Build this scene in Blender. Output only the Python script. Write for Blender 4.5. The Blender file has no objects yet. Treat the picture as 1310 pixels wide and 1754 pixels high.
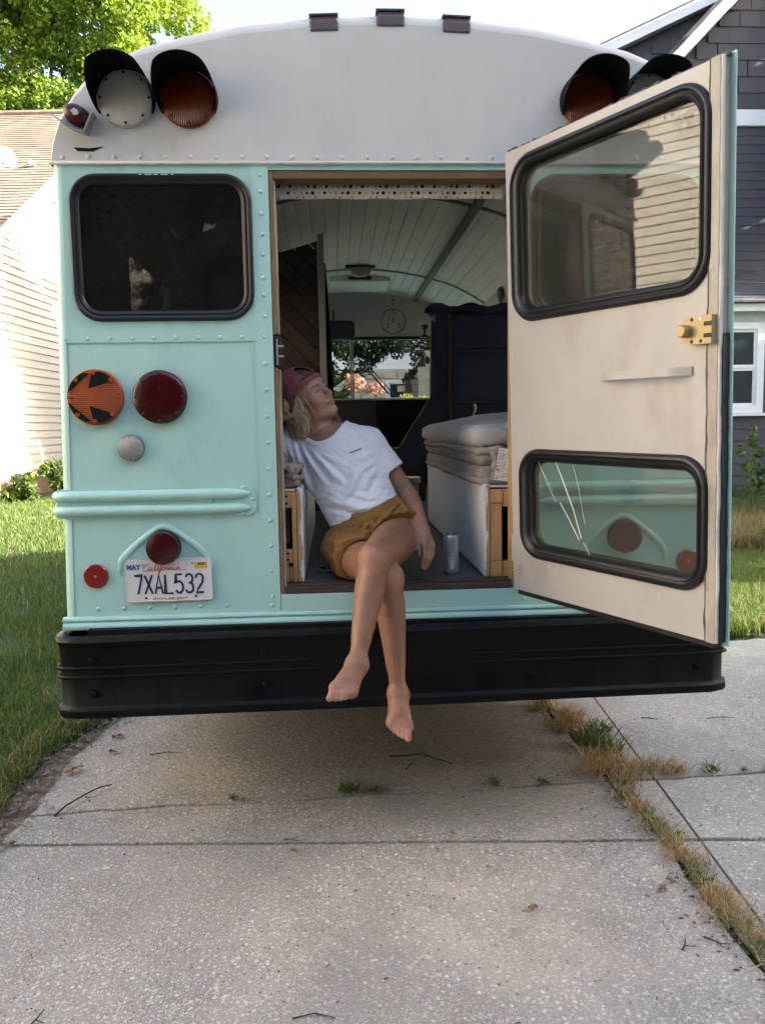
import bpy, bmesh, math, random
import numpy as np
from mathutils import Vector, Matrix
from mathutils.geometry import tessellate_polygon

random.seed(7)
rng = np.random.default_rng(11)
scene = bpy.context.scene
COL = scene.collection
PI = math.pi

# ---------------------------------------------------------------- camera
cam_data = bpy.data.cameras.new('camera')
cam = bpy.data.objects.new('camera', cam_data)
COL.objects.link(cam)
cam_data.sensor_fit = 'HORIZONTAL'
cam_data.sensor_width = 36.0
cam_data.lens = 36.0 * 1416.0 / 1310.0
cam_data.clip_start = 0.05
cam_data.clip_end = 600.0
def camera_matrix(loc, pitch, yaw, roll):
    cp, sp, c, s = math.cos(pitch), math.sin(pitch), math.cos(yaw), math.sin(yaw)
    w = Vector((s*cp, c*cp, -sp)); r = Vector((c, -s, 0)); u = r.cross(w)
    r2 = r*math.cos(roll) + u*math.sin(roll); u2 = u*math.cos(roll) - r*math.sin(roll)
    m = Matrix((r2, u2, -w)).transposed().to_4x4()
    m.translation = Vector(loc)
    return m
cam.matrix_world = camera_matrix((-0.22, -2.95, 1.5), math.radians(6.025), math.radians(3.26), math.radians(-0.945))
scene.camera = cam

# ---------------------------------------------------------------- sky, sun, exposure
SUN_TO = Vector((0.90, -0.20, 0.40)).normalized()
world = bpy.data.worlds.new('World'); scene.world = world; world.use_nodes = True
nt = world.node_tree; nt.nodes.clear()
wo = nt.nodes.new('ShaderNodeOutputWorld'); bg = nt.nodes.new('ShaderNodeBackground')
sky = nt.nodes.new('ShaderNodeTexSky'); sky.sky_type = 'NISHITA'; sky.sun_disc = False
sky.sun_elevation = math.asin(SUN_TO.z); sky.sun_rotation = math.atan2(SUN_TO.x, SUN_TO.y)
sky.air_density = 1.0; sky.dust_density = 3.5; sky.ozone_density = 0.7
bg.inputs['Strength'].default_value = 0.15
nt.links.new(sky.outputs[0], bg.inputs['Color']); nt.links.new(bg.outputs[0], wo.inputs['Surface'])
sun_data = bpy.data.lights.new('sun', 'SUN'); sun_data.energy = 5.0; sun_data.angle = math.radians(0.5)
sun_data.color = (1.0, 0.95, 0.87)
sun = bpy.data.objects.new('sun', sun_data); COL.objects.link(sun)
sun.rotation_euler = SUN_TO.to_track_quat('Z', 'Y').to_euler(); sun.location = (20, 8, 20)
vs = scene.view_settings
vs.view_transform = 'Standard'; vs.look = 'None'; vs.gamma = 1.0; vs.exposure = 2.44; vs.use_curve_mapping = False
scene.cycles.max_bounces = 7
scene.cycles.transparent_max_bounces = 16
scene.cycles.use_denoising = True

# ---------------------------------------------------------------- materials
def new_mat(name):
    m = bpy.data.materials.new(name); m.use_nodes = True
    n = m.node_tree; n.nodes.clear()
    return m, n
def node(n, t, **kw):
    x = n.nodes.new(t)
    for k, v in kw.items(): setattr(x, k, v)
    return x
def rgba(c): return (c[0], c[1], c[2], 1.0)
def pm(name, col, rough=0.5, metal=0.0, var=0.12, vscale=6.0, bump=0.0, bscale=60.0, col2=None, c2scale=3.0, c2lo=0.55, c2hi=0.75,
       spec=0.5, subsurf=0.0, coat=0.0, stretch=(1, 1, 1), translucent=0.0, rvar=0.0, bdist=0.02, wave=0.0, wdir='X'):
    """general procedural material: base colour with two layers of noise, optional second colour patches and bump"""
    m, n = new_mat(name)
    out = node(n, 'ShaderNodeOutputMaterial'); p = node(n, 'ShaderNodeBsdfPrincipled')
    p.inputs['Roughness'].default_value = rough; p.inputs['Metallic'].default_value = metal
    p.inputs['Specular IOR Level'].default_value = spec
    p.inputs['Coat Weight'].default_value = coat
    if subsurf:
        p.inputs['Subsurface Weight'].default_value = subsurf
        p.inputs['Subsurface Radius'].default_value = (0.02, 0.008, 0.004); p.inputs['Subsurface Scale'].default_value = 0.5
    tc = node(n, 'ShaderNodeTexCoord'); mp = node(n, 'ShaderNodeMapping'); mp.inputs['Scale'].default_value = stretch
    n.links.new(tc.outputs['Object'], mp.inputs['Vector'])
    nz = node(n, 'ShaderNodeTexNoise'); nz.inputs['Scale'].default_value = vscale; nz.inputs['Detail'].default_value = 6
    nz.inputs['Roughness'].default_value = 0.65
    n.links.new(mp.outputs[0], nz.inputs['Vector'])
    mr = node(n, 'ShaderNodeMapRange'); mr.inputs['From Min'].default_value = 0.3; mr.inputs['From Max'].default_value = 0.7
    mr.inputs['To Min'].default_value = 1 - var; mr.inputs['To Max'].default_value = 1 + var
    n.links.new(nz.outputs['Fac'], mr.inputs['Value'])
    mul = node(n, 'ShaderNodeVectorMath', operation='SCALE'); mul.inputs[0].default_value = col[:3]
    n.links.new(mr.outputs[0], mul.inputs['Scale'])
    cur = mul.outputs[0]
    if col2 is not None:
        n2 = node(n, 'ShaderNodeTexNoise'); n2.inputs['Scale'].default_value = c2scale; n2.inputs['Detail'].default_value = 8
        n2.inputs['Roughness'].default_value = 0.7
        n.links.new(mp.outputs[0], n2.inputs['Vector'])
        r2 = node(n, 'ShaderNodeMapRange'); r2.inputs['From Min'].default_value = c2lo; r2.inputs['From Max'].default_value = c2hi
        n.links.new(n2.outputs['Fac'], r2.inputs['Value'])
        mx = node(n, 'ShaderNodeMix', data_type='RGBA'); mx.inputs['B'].default_value = rgba(col2)
        n.links.new(r2.outputs[0], mx.inputs['Factor']); n.links.new(cur, mx.inputs['A'])
        cur = mx.outputs['Result']
    n.links.new(cur, p.inputs['Base Color'])
    if rvar:
        r3 = node(n, 'ShaderNodeMapRange'); r3.inputs['From Min'].default_value = 0.3; r3.inputs['From Max'].default_value = 0.7
        r3.inputs['To Min'].default_value = max(0.02, rough - rvar); r3.inputs['To Max'].default_value = min(1, rough + rvar)
        n.links.new(nz.outputs['Fac'], r3.inputs['Value']); n.links.new(r3.outputs[0], p.inputs['Roughness'])
    if bump:
        nb = node(n, 'ShaderNodeTexNoise'); nb.inputs['Scale'].default_value = bscale; nb.inputs['Detail'].default_value = 5
        n.links.new(mp.outputs[0], nb.inputs['Vector'])
        b = node(n, 'ShaderNodeBump'); b.inputs['Strength'].default_value = bump; b.inputs['Distance'].default_value = bdist
        n.links.new(nb.outputs['Fac'], b.inputs['Height']); n.links.new(b.outputs[0], p.inputs['Normal'])
    if wave:                                   # moulded ribs of a lens
        wv = node(n, 'ShaderNodeTexWave', wave_type='BANDS', bands_direction=wdir); wv.inputs['Scale'].default_value = wave
        n.links.new(tc.outputs['Object'], wv.inputs['Vector'])
        b2 = node(n, 'ShaderNodeBump'); b2.inputs['Strength'].default_value = 0.55; b2.inputs['Distance'].default_value = 0.003
        n.links.new(wv.outputs['Fac'], b2.inputs['Height']); n.links.new(b2.outputs[0], p.inputs['Normal'])
    sh = p.outputs[0]
    if translucent:
        t = node(n, 'ShaderNodeBsdfTranslucent'); n.links.new(cur, t.inputs['Color'])
        ms = node(n, 'ShaderNodeMixShader'); ms.inputs[0].default_value = translucent
        n.links.new(sh, ms.inputs[1]); n.links.new(t.outputs[0], ms.inputs[2]); sh = ms.outputs[0]
    n.links.new(sh, out.inputs['Surface'])
    return m
def attr_mat(name, attr='col', rough=0.6, subsurf=0.0, translucent=0.0, bump=0.0, bscale=150, spec=0.4, var=0.0, vscale=30):
    """colour of the thing itself comes from a colour attribute (lips, brows, single blades, single leaves)"""
    m, n = new_mat(name)
    out = node(n, 'ShaderNodeOutputMaterial'); p = node(n, 'ShaderNodeBsdfPrincipled')
    p.inputs['Roughness'].default_value = rough; p.inputs['Specular IOR Level'].default_value = spec
    a = node(n, 'ShaderNodeAttribute', attribute_name=attr)
    cur = a.outputs['Color']
    if var:
        tc = node(n, 'ShaderNodeTexCoord')
        nz = node(n, 'ShaderNodeTexNoise'); nz.inputs['Scale'].default_value = vscale; nz.inputs['Detail'].default_value = 5
        n.links.new(tc.outputs['Object'], nz.inputs['Vector'])
        mr = node(n, 'ShaderNodeMapRange'); mr.inputs['From Min'].default_value = 0.3; mr.inputs['From Max'].default_value = 0.7
        mr.inputs['To Min'].default_value = 1 - var; mr.inputs['To Max'].default_value = 1 + var
        n.links.new(nz.outputs['Fac'], mr.inputs['Value'])
        mul = node(n, 'ShaderNodeVectorMath', operation='SCALE')
        n.links.new(cur, mul.inputs[0]); n.links.new(mr.outputs[0], mul.inputs['Scale']); cur = mul.outputs[0]
    n.links.new(cur, p.inputs['Base Color'])
    if subsurf:
        p.inputs['Subsurface Weight'].default_value = subsurf
        p.inputs['Subsurface Radius'].default_value = (0.02, 0.008, 0.004); p.inputs['Subsurface Scale'].default_value = 0.4
    if bump:
        tc = node(n, 'ShaderNodeTexCoord')
        nb = node(n, 'ShaderNodeTexNoise'); nb.inputs['Scale'].default_value = bscale; nb.inputs['Detail'].default_value = 4
        n.links.new(tc.outputs['Object'], nb.inputs['Vector'])
        b = node(n, 'ShaderNodeBump'); b.inputs['Strength'].default_value = bump; b.inputs['Distance'].default_value = 0.004
        n.links.new(nb.outputs['Fac'], b.inputs['Height']); n.links.new(b.outputs[0], p.inputs['Normal'])
    sh = p.outputs[0]
    if translucent:
        t = node(n, 'ShaderNodeBsdfTranslucent'); n.links.new(cur, t.inputs['Color'])
        ms = node(n, 'ShaderNodeMixShader'); ms.inputs[0].default_value = translucent
        n.links.new(sh, ms.inputs[1]); n.links.new(t.outputs[0], ms.inputs[2]); sh = ms.outputs[0]
    n.links.new(sh, out.inputs['Surface'])
    return m
def glass_mat(name, tint, ior=1.5, rough=0.0, dust=0.0, dustcol=(0.4, 0.37, 0.33)):
    m, n = new_mat(name)
    out = node(n, 'ShaderNodeOutputMaterial')
    t = node(n, 'ShaderNodeBsdfTransparent'); t.inputs['Color'].default_value = rgba(tint)
    g = node(n, 'ShaderNodeBsdfGlossy'); g.inputs['Roughness'].default_value = rough
    fr = node(n, 'ShaderNodeFresnel'); fr.inputs['IOR'].default_value = ior
    ge = node(n, 'ShaderNodeNewGeometry'); mi = node(n, 'ShaderNodeMapRange')      # same reflectance on both faces of the thin sheet
    mi.inputs['To Min'].default_value = ior; mi.inputs['To Max'].default_value = 1.0/ior
    n.links.new(ge.outputs['Backfacing'], mi.inputs['Value']); n.links.new(mi.outputs[0], fr.inputs['IOR'])
    ms = node(n, 'ShaderNodeMixShader')
    n.links.new(fr.outputs[0], ms.inputs[0]); n.links.new(t.outputs[0], ms.inputs[1]); n.links.new(g.outputs[0], ms.inputs[2])
    sh = ms.outputs[0]
    if dust:                                   # thin film of dust, thicker in patches
        df = node(n, 'ShaderNodeBsdfDiffuse'); df.inputs['Color'].default_value = rgba(dustcol)
        tc = node(n, 'ShaderNodeTexCoord'); nz = node(n, 'ShaderNodeTexNoise'); nz.inputs['Scale'].default_value = 5; nz.inputs['Detail'].default_value = 8
        n.links.new(tc.outputs['Object'], nz.inputs['Vector'])
        mr = node(n, 'ShaderNodeMapRange'); mr.inputs['From Min'].default_value = 0.3; mr.inputs['From Max'].default_value = 0.75; mr.inputs['To Min'].default_value = dust*0.6; mr.inputs['To Max'].default_value = dust*1.5
        n.links.new(nz.outputs['Fac'], mr.inputs['Value'])
        m2 = node(n, 'ShaderNodeMixShader'); n.links.new(mr.outputs[0], m2.inputs[0]); n.links.new(sh, m2.inputs[1]); n.links.new(df.outputs[0], m2.inputs[2]); sh = m2.outputs[0]
    n.links.new(sh, out.inputs['Surface'])
    return m
MINT = pm('mint_paint', (0.370, 0.600, 0.560), rough=0.42, var=0.05, vscale=2.5, bump=0.10, bscale=9, coat=0.10, col2=(0.25, 0.40, 0.37), c2scale=3.0, c2lo=0.56, c2hi=0.95, rvar=0.12, stretch=(1.5, 1.5, 0.6), bdist=0.006)
WHITE_ROOF = pm('white_roof_paint', (0.53, 0.53, 0.525), rough=0.5, var=0.05, vscale=3, bump=0.05, bscale=25, col2=(0.36, 0.35, 0.335), c2scale=3.5, c2lo=0.6, c2hi=0.9, stretch=(1.6, 1, 0.5))
CREAM_DOOR = pm('cream_door_paint', (0.44, 0.415, 0.39), rough=0.45, var=0.05, vscale=5, bump=0.06, bscale=30, col2=(0.27, 0.215, 0.17), c2scale=3.2, c2lo=0.52, c2hi=0.86, stretch=(1.2, 1.2, 0.5))
BLACK = pm('black_bumper_paint', (0.0035, 0.0035, 0.004), rough=0.5, spec=0.15, var=0.25, vscale=4, bump=0.10, bscale=22, col2=(0.012, 0.011, 0.0105), c2scale=7, c2lo=0.58, c2hi=0.85, stretch=(2, 1, 0.6), rvar=0.15)
RUBBER = pm('black_rubber', (0.006, 0.006, 0.0075), rough=0.42, var=0.2, vscale=30, bump=0.05, bscale=120)
HOOD = pm('black_hood_plastic', (0.003, 0.003, 0.0033), rough=0.75, spec=0.15, var=0.2, vscale=20)
METAL = pm('dull_metal', (0.42, 0.41, 0.40), rough=0.38, metal=0.9, var=0.15, vscale=30)
ALU_EDGE = pm('weathered_edge', (0.40, 0.36, 0.30), rough=0.6, var=0.25, vscale=18, col2=(0.12, 0.09, 0.07), c2scale=9, c2lo=0.52, c2hi=0.66, bump=0.25, bscale=40, stretch=(1, 1, 0.4))
AMBER_T = pm('turn_lens', (0.28, 0.056, 0.005), rough=0.28, var=0.25, vscale=14, spec=0.35, wave=45, wdir='Z')
AMBER = pm('amber_lens', (0.115, 0.018, 0.003), rough=0.22, var=0.35, vscale=16, spec=0.4, wave=48, wdir='X')
RED = pm('dark_red_lens', (0.042, 0.0028, 0.005), rough=0.2, var=0.4, vscale=14, spec=0.45, bump=0.05, bscale=60)
REDR = pm('red_reflector', (0.20, 0.010, 0.012), rough=0.2, var=0.15, vscale=200, coat=0.4)
CLEAR = pm('clear_lens', (0.22, 0.22, 0.225), rough=0.15, var=0.25, vscale=30, coat=0.4, wave=50, wdir='X')
LAMP_WHITE = pm('white_lamp_cover', (0.45, 0.45, 0.44), rough=0.5, var=0.05, vscale=8, bump=0.04)
DARKHOLE = pm('dark_screw', (0.015, 0.015, 0.015), rough=0.6, var=0.1)
BLACK_INK = pm('black_ink', (0.005, 0.005, 0.006), rough=0.7, spec=0.15, var=0.05)
WOOD = pm('pine_wood', (0.46, 0.27, 0.115), rough=0.6, var=0.18, vscale=9, stretch=(5, 5, 0.7), bump=0.12, bscale=40, col2=(0.32, 0.165, 0.06), c2scale=7, c2lo=0.5, c2hi=0.75)
WOOD_DARK = pm('dark_wood', (0.045, 0.027, 0.021), rough=0.65, var=0.4, vscale=8, stretch=(3, 3, 1), bump=0.2, bscale=30)
BROWN_WOOD = pm('brown_wood', (0.040, 0.021, 0.014), rough=0.55, var=0.25, vscale=10)
GREY_TRIM = pm('grey_trim', (0.085, 0.09, 0.10), rough=0.5, var=0.1)
WHITE_PAINT = pm('white_paint', (0.62, 0.63, 0.64), rough=0.55, var=0.06, vscale=6, bump=0.08, bscale=60)
CEIL = pm('ceiling_white', (0.70, 0.69, 0.67), rough=0.55, var=0.07, vscale=5, bump=0.05)
FLOOR_M = pm('dark_floor_plank', (0.070, 0.066, 0.066), rough=0.42, var=0.3, vscale=7, stretch=(5, 0.7, 1), bump=0.08, bscale=50, col2=(0.11, 0.09, 0.08), c2scale=5)
NAVY = pm('navy_paint', (0.013, 0.023, 0.056), rough=0.6, var=0.15, vscale=6)
NAVY_CLOTH = pm('navy_cloth', (0.016, 0.022, 0.042), rough=0.9, var=0.25, vscale=20, bump=0.2, bscale=200)
TAUPE = pm('taupe_cotton', (0.27, 0.235, 0.205), rough=0.95, var=0.08, vscale=10, bump=0.25, bscale=260)
GREY_CLOTH = pm('pale_grey_cotton', (0.40, 0.38, 0.37), rough=0.95, var=0.06, vscale=10, bump=0.2, bscale=240)
INNER = pm('inner_wall_white', (0.46, 0.47, 0.45), rough=0.6, var=0.08, vscale=4)
DARKIN = pm('dark_interior', (0.006, 0.006, 0.007), rough=0.8, spec=0.2, var=0.2)
GLASS_DARK = glass_mat('dark_tinted_glass', (0.20, 0.20, 0.205), ior=1.42, dust=0.022)
GLASS_DOOR = glass_mat('green_tinted_glass', (0.74, 0.75, 0.70), ior=1.5, dust=0.05)
GLASS_SIDE = glass_mat('smoked_side_glass', (0.90, 0.90, 0.89))
GLASS_CLEAR = glass_mat('clear_glass', (0.93, 0.96, 0.95))
GLASS_HOUSE = pm('house_window_glass', (0.02, 0.025, 0.03), rough=0.06, var=0.1, spec=0.8)
BRASS = pm('brass_lacquer', (0.34, 0.25, 0.11), rough=0.4, metal=0.25, var=0.12, vscale=12)

# ---------------------------------------------------------------- object helpers
def link(o, parent=None):
    COL.objects.link(o)
    if parent is not None: o.parent = parent
    return o
def mesh_obj(name, me, mat=None, parent=None, smooth=False):
    if mat is not None: me.materials.append(mat)
    if smooth: me.polygons.foreach_set('use_smooth', [True]*len(me.polygons))
    return link(bpy.data.objects.new(name, me), parent)
def tag(o, label=None, cat=None, group=None, kind=None):
    if label: o['label'] = label
    if cat: o['category'] = cat
    if group: o['group'] = group
    if kind: o['kind'] = kind
    return o
def empty(name, loc=(0, 0, 0), label=None, cat=None, group=None, parent=None):
    o = bpy.data.objects.new(name, None); link(o, parent); o.location = loc; o.empty_display_size = 0.1
    return tag(o, label, cat, group)
class MB:
    """collects faces of one mesh"""
    def __init__(s): s.v = []; s.f = []
    def add(s, vs, fs):
        b = len(s.v); s.v += [tuple(v) for v in vs]; s.f += [tuple(i+b for i in f) for f in fs]; return s
    def box(s, x0, x1, y0, y1, z0, z1):
        return s.add([(x0,y0,z0),(x1,y0,z0),(x1,y1,z0),(x0,y1,z0),(x0,y0,z1),(x1,y0,z1),(x1,y1,z1),(x0,y1,z1)],
                     [(0,3,2,1),(4,5,6,7),(0,1,5,4),(1,2,6,5),(2,3,7,6),(3,0,4,7)])
    def bbox(s, x0, x1, y0, y1, z0, z1, b=0.004):
        """box with chamfered edges"""
        bm = bmesh.new(); bmesh.ops.create_cube(bm, size=1)
        for v in bm.verts: v.co = ((x0+x1)/2 + v.co.x*(x1-x0), (y0+y1)/2 + v.co.y*(y1-y0), (z0+z1)/2 + v.co.z*(z1-z0))
        bmesh.ops.bevel(bm, geom=bm.edges[:], offset=b, segments=2, affect='EDGES', profile=0.5)
        bm.verts.index_update()
        s.add([v.co[:] for v in bm.verts], [[v.index for v in f.verts] for f in bm.faces]); bm.free(); return s
    def prism(s, loops, T, d0, d1):
        """2-D polygon (first loop outer, others holes) between depths d0 and d1; T maps (a, b, depth) to a point"""
        tri = tessellate_polygon([[Vector((p[0], p[1], 0)) for p in l] for l in loops])
        flat = [p for l in loops for p in l]; n = len(flat)
        vs = [T(p[0], p[1], d0) for p in flat] + [T(p[0], p[1], d1) for p in flat]
        fs = [tuple(t) for t in tri] + [tuple(i+n for i in reversed(t)) for t in tri]
        k = 0
        for l in loops:
            m = len(l)
            for i in range(m):
                j = (i+1) % m; fs.append((k+i, k+j, k+j+n, k+i+n))
            k += m
        return s.add(vs, fs)
    def tube(s, pts, r, seg=8, closed=False, caps=True, flat=1.0):
        pts = [Vector(p) for p in pts]; n = len(pts); rs = r if isinstance(r, (list, tuple)) else [r]*n
        rings = []; up = None
        for i, p in enumerate(pts):
            a = pts[(i-1) % n] if (closed or i > 0) else p; b = pts[(i+1) % n] if (closed or i < n-1) else p
            t = (b-a).normalized()
            if up is None:
                up = Vector((0,0,1)) if abs(t.z) < 0.9 else Vector((1,0,0))
            side = t.cross(up); side.normalize(); up2 = side.cross(t); up = up2
            rings.append([p + (side*math.cos(2*PI*k/seg) + up2*flat*math.sin(2*PI*k/seg))*rs[i] for k in range(seg)])
        vs = [v for rg in rings for v in rg]; fs = []
        for i in range(n if closed else n-1):
            j = (i+1) % n
            for k in range(seg): fs.append((i*seg+k, i*seg+(k+1) % seg, j*seg+(k+1) % seg, j*seg+k))
        if caps and not closed:
            fs.append(tuple(reversed(range(seg)))); fs.append(tuple((n-1)*seg+k for k in range(seg)))
        return s.add(vs, fs)
    def lathe(s, prof, T, seg=32):
        """profile of (radius, depth); T maps (a, b, depth) to a point; radius 0 closes the end"""
        vs = []; idx = []
        for (r, d) in prof:
            if r < 1e-6: idx.append([len(vs)]); vs.append(T(0, 0, d))
            else:
                idx.append([len(vs)+k for k in range(seg)])
                vs += [T(r*math.cos(2*PI*k/seg), r*math.sin(2*PI*k/seg), d) for k in range(seg)]
        fs = []
        for a, b in zip(idx[:-1], idx[1:]):
            for k in range(seg):
                k2 = (k+1) % seg
                if len(a) == 1 and len(b) == 1: continue
                if len(a) == 1: fs.append((a[0], b[k2], b[k]))
                elif len(b) == 1: fs.append((a[k], a[k2], b[0]))
                else: fs.append((a[k], a[k2], b[k2], b[k]))
        return s.add(vs, fs)
    def mesh(s, name='m', fix=True):
        me = bpy.data.meshes.new(name); me.from_pydata(s.v, [], s.f)
        if fix:
            bm = bmesh.new(); bm.from_mesh(me); bmesh.ops.recalc_face_normals(bm, faces=bm.faces[:]); bm.to_mesh(me); bm.free()
        me.update(); return me
    def build(s, name, mat, parent=None, smooth=False, sharp=None):
        me = s.mesh(name)
        o = mesh_obj(name, me, mat, parent, smooth)
        if smooth and sharp: me.set_sharp_from_angle(angle=math.radians(sharp))
        return o
def rrect(x0, x1, y0, y1, r, n=8):
    """rounded rectangle, counter-clockwise"""
    out = []
    for cx, cy, a0 in ((x1-r, y0+r, -90), (x1-r, y1-r, 0), (x0+r, y1-r, 90), (x0+r, y0+r, 180)):
        for k in range(n+1):
            a = math.radians(a0 + 90*k/n); out.append((cx + r*math.cos(a), cy + r*math.sin(a)))
    return out
def circle(cx, cy, r, n=24): return [(cx + r*math.cos(2*PI*k/n), cy + r*math.sin(2*PI*k/n)) for k in range(n)]
def copy_tree(o, parent=None):
    c = o.copy(); COL.objects.link(c); c.parent = parent
    for ch in list(o.children): copy_tree(ch, c)
    return c
def mesh_np(name, V, F, mat=None, parent=None, col=None, smooth=True, obj=True):
    """big mesh from numpy arrays: V (n,3), F (m,3|4), col (n,3) vertex colour"""
    me = bpy.data.meshes.new(name)
    n, k = F.shape
    me.vertices.add(len(V)); me.vertices.foreach_set('co', np.ascontiguousarray(V, np.float32).ravel())
    me.loops.add(n*k); me.loops.foreach_set('vertex_index', np.ascontiguousarray(F, np.int32).ravel())
    me.polygons.add(n); me.polygons.foreach_set('loop_start', np.arange(0, n*k, k, dtype=np.int32))
    me.polygons.foreach_set('loop_total', np.full(n, k, np.int32))
    if smooth: me.polygons.foreach_set('use_smooth', np.ones(n, bool))
    if col is not None:
        a = me.color_attributes.new('col', 'FLOAT_COLOR', 'POINT')
        a.data.foreach_set('color', np.concatenate([col, np.ones((len(V), 1))], 1).astype(np.float32).ravel())
    me.update(calc_edges=True); me.validate()
    if not obj:
        if mat: me.materials.append(mat)
        return me
    return mesh_obj(name, me, mat, parent)
def text_mesh(body, size, T, xscale=1.0, bold=0.0, align='CENTER'):
    """lettering as flat mesh faces, mapped by T(a, b)"""
    cu = bpy.data.curves.new('t', 'FONT'); cu.body = body; cu.size = size; cu.align_x = align; cu.align_y = 'CENTER'
    cu.resolution_u = 4; cu.offset = bold
    o = bpy.data.objects.new('t', cu); COL.objects.link(o)
    dg = bpy.context.evaluated_depsgraph_get(); dg.update()
    me = bpy.data.meshes.new_from_object(o.evaluated_get(dg))
    bpy.data.objects.remove(o); bpy.data.curves.remove(cu)
    for v in me.vertices: v.co = T(v.co.x*xscale, v.co.y)
    return me
# maps for the rear of the bus (plane Y = 0, outward is -Y)
def RT(a, b, d): return (a, -d, b)
def at_rear(cx, cz): return lambda a, b, d: (cx+a, -d, cz+b)
# ================================================================ THE SETTING
SOIL = pm('soil', (0.21, 0.155, 0.11), rough=0.95, var=0.35, vscale=12, bump=0.5, bscale=40, col2=(0.12, 0.09, 0.065), c2scale=9)
TURF = pm('turf_base', (0.050, 0.070, 0.020), rough=0.95, var=0.4, vscale=9, bump=0.6, bscale=60, col2=(0.085, 0.075, 0.035), c2scale=4)
def concrete_mat():
    m, n = new_mat('exposed_aggregate_concrete')
    out = node(n, 'ShaderNodeOutputMaterial'); p = node(n, 'ShaderNodeBsdfPrincipled'); p.inputs['Roughness'].default_value = 0.85
    p.inputs['Specular IOR Level'].default_value = 0.3
    tc = node(n, 'ShaderNodeTexCoord')
    def vor(scale, feat='F1'):
        v = node(n, 'ShaderNodeTexVoronoi', feature=feat); v.inputs['Scale'].default_value = scale; v.inputs['Randomness'].default_value = 1.0
        n.links.new(tc.outputs['Object'], v.inputs['Vector']); return v
    def noi(scale, det=6, ro=0.65):
        v = node(n, 'ShaderNodeTexNoise'); v.inputs['Scale'].default_value = scale; v.inputs['Detail'].default_value = det; v.inputs['Roughness'].default_value = ro
        n.links.new(tc.outputs['Object'], v.inputs['Vector']); return v
    def rmp(src, a, b, lo=0.0, hi=1.0):
        r = node(n, 'ShaderNodeMapRange'); r.inputs['From Min'].default_value = a; r.inputs['From Max'].default_value = b
        r.inputs['To Min'].default_value = lo; r.inputs['To Max'].default_value = hi; n.links.new(src, r.inputs['Value']); return r.outputs[0]
    def mix(fac, a, b, blend='MIX'):
        x = node(n, 'ShaderNodeMix', data_type='RGBA', blend_type=blend)
        if isinstance(fac, float): x.inputs['Factor'].default_value = fac
        else: n.links.new(fac, x.inputs['Factor'])
        for s, v in (('A', a), ('B', b)):
            if isinstance(v, tuple): x.inputs[s].default_value = rgba(v)
            else: n.links.new(v, x.inputs[s])
        return x.outputs['Result']
    def mth(op, a, b):
        x = node(n, 'ShaderNodeMath', operation=op)
        for i, v in enumerate((a, b)):
            if isinstance(v, (int, float)): x.inputs[i].default_value = v
            else: n.links.new(v, x.inputs[i])
        return x.outputs[0]
    base = mix(rmp(noi(1.3).outputs['Fac'], 0.35, 0.7), (0.27, 0.245, 0.215), (0.40, 0.362, 0.315))
    base = mix(rmp(noi(90, 4).outputs['Fac'], 0.35, 0.65, 0.0, 0.55), base, (0.175, 0.160, 0.142))
    # sandy wash and darker old stains
    base = mix(rmp(noi(0.75, 5).outputs['Fac'], 0.52, 0.68, 0.0, 0.6), base, (0.47, 0.395, 0.315))
    base = mix(rmp(noi(1.9, 7, 0.7).outputs['Fac'], 0.50, 0.72, 0.0, 0.65), base, (0.17, 0.152, 0.135))
    base = mix(rmp(noi(5.5, 7, 0.75).outputs['Fac'], 0.66, 0.76, 0.0, 0.35), base, (0.25, 0.16, 0.09))
    # aggregate stones: cells of three sizes, only some of them show
    for sc, th0, th1, cc, thr in ((48, 0.24, 0.32, (0.66, 0.62, 0.57), 0.62), (95, 0.28, 0.36, (0.60, 0.56, 0.51), 0.48), (30, 0.15, 0.21, (0.72, 0.69, 0.65), 0.76), (60, 0.20, 0.28, (0.085, 0.075, 0.068), 0.76), (110, 0.2, 0.3, (0.34, 0.26, 0.19), 0.75), (140, 0.24, 0.32, (0.075, 0.07, 0.066), 0.75), (150, 0.28, 0.36, (0.66, 0.63, 0.58), 0.45), (70, 0.24, 0.32, (0.62, 0.58, 0.53), 0.6)):
        v = vor(sc)
        inside = mth('SUBTRACT', 1.0, rmp(v.outputs['Distance'], th0, th1))
        sep = node(n, 'ShaderNodeSeparateColor'); n.links.new(v.outputs['Color'], sep.inputs[0])
        pick = mth('GREATER_THAN', sep.outputs[0], thr)
        stone = mix(sep.outputs[1], cc, tuple(c*0.72 for c in cc))
        wear = rmp(noi(0.9 + sc*0.006, 4).outputs['Fac'], 0.40, 0.62, 0.30, 0.95)
        base = mix(mth('MULTIPLY', mth('MULTIPLY', inside, pick), wear), base, stone)
    n.links.new(base, p.inputs['Base Color'])
    nb = noi(140, 5); vb = vor(48); b = node(n, 'ShaderNodeBump'); b.inputs['Strength'].default_value = 0.5; b.inputs['Distance'].default_value = 0.006
    n.links.new(mth('SUBTRACT', nb.outputs['Fac'], mth('MULTIPLY', vb.outputs['Distance'], 0.8)), b.inputs['Height']); n.links.new(b.outputs[0], p.inputs['Normal'])
    n.links.new(p.outputs[0], out.inputs['Surface'])
    return m
CONCRETE = concrete_mat()
g = MB(); g.add([(-300, -300, -0.06), (300, -300, -0.06), (300, 300, -0.06), (-300, 300, -0.06)], [(0, 1, 2, 3)])
tag(g.build('ground', TURF), kind='structure')

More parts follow.
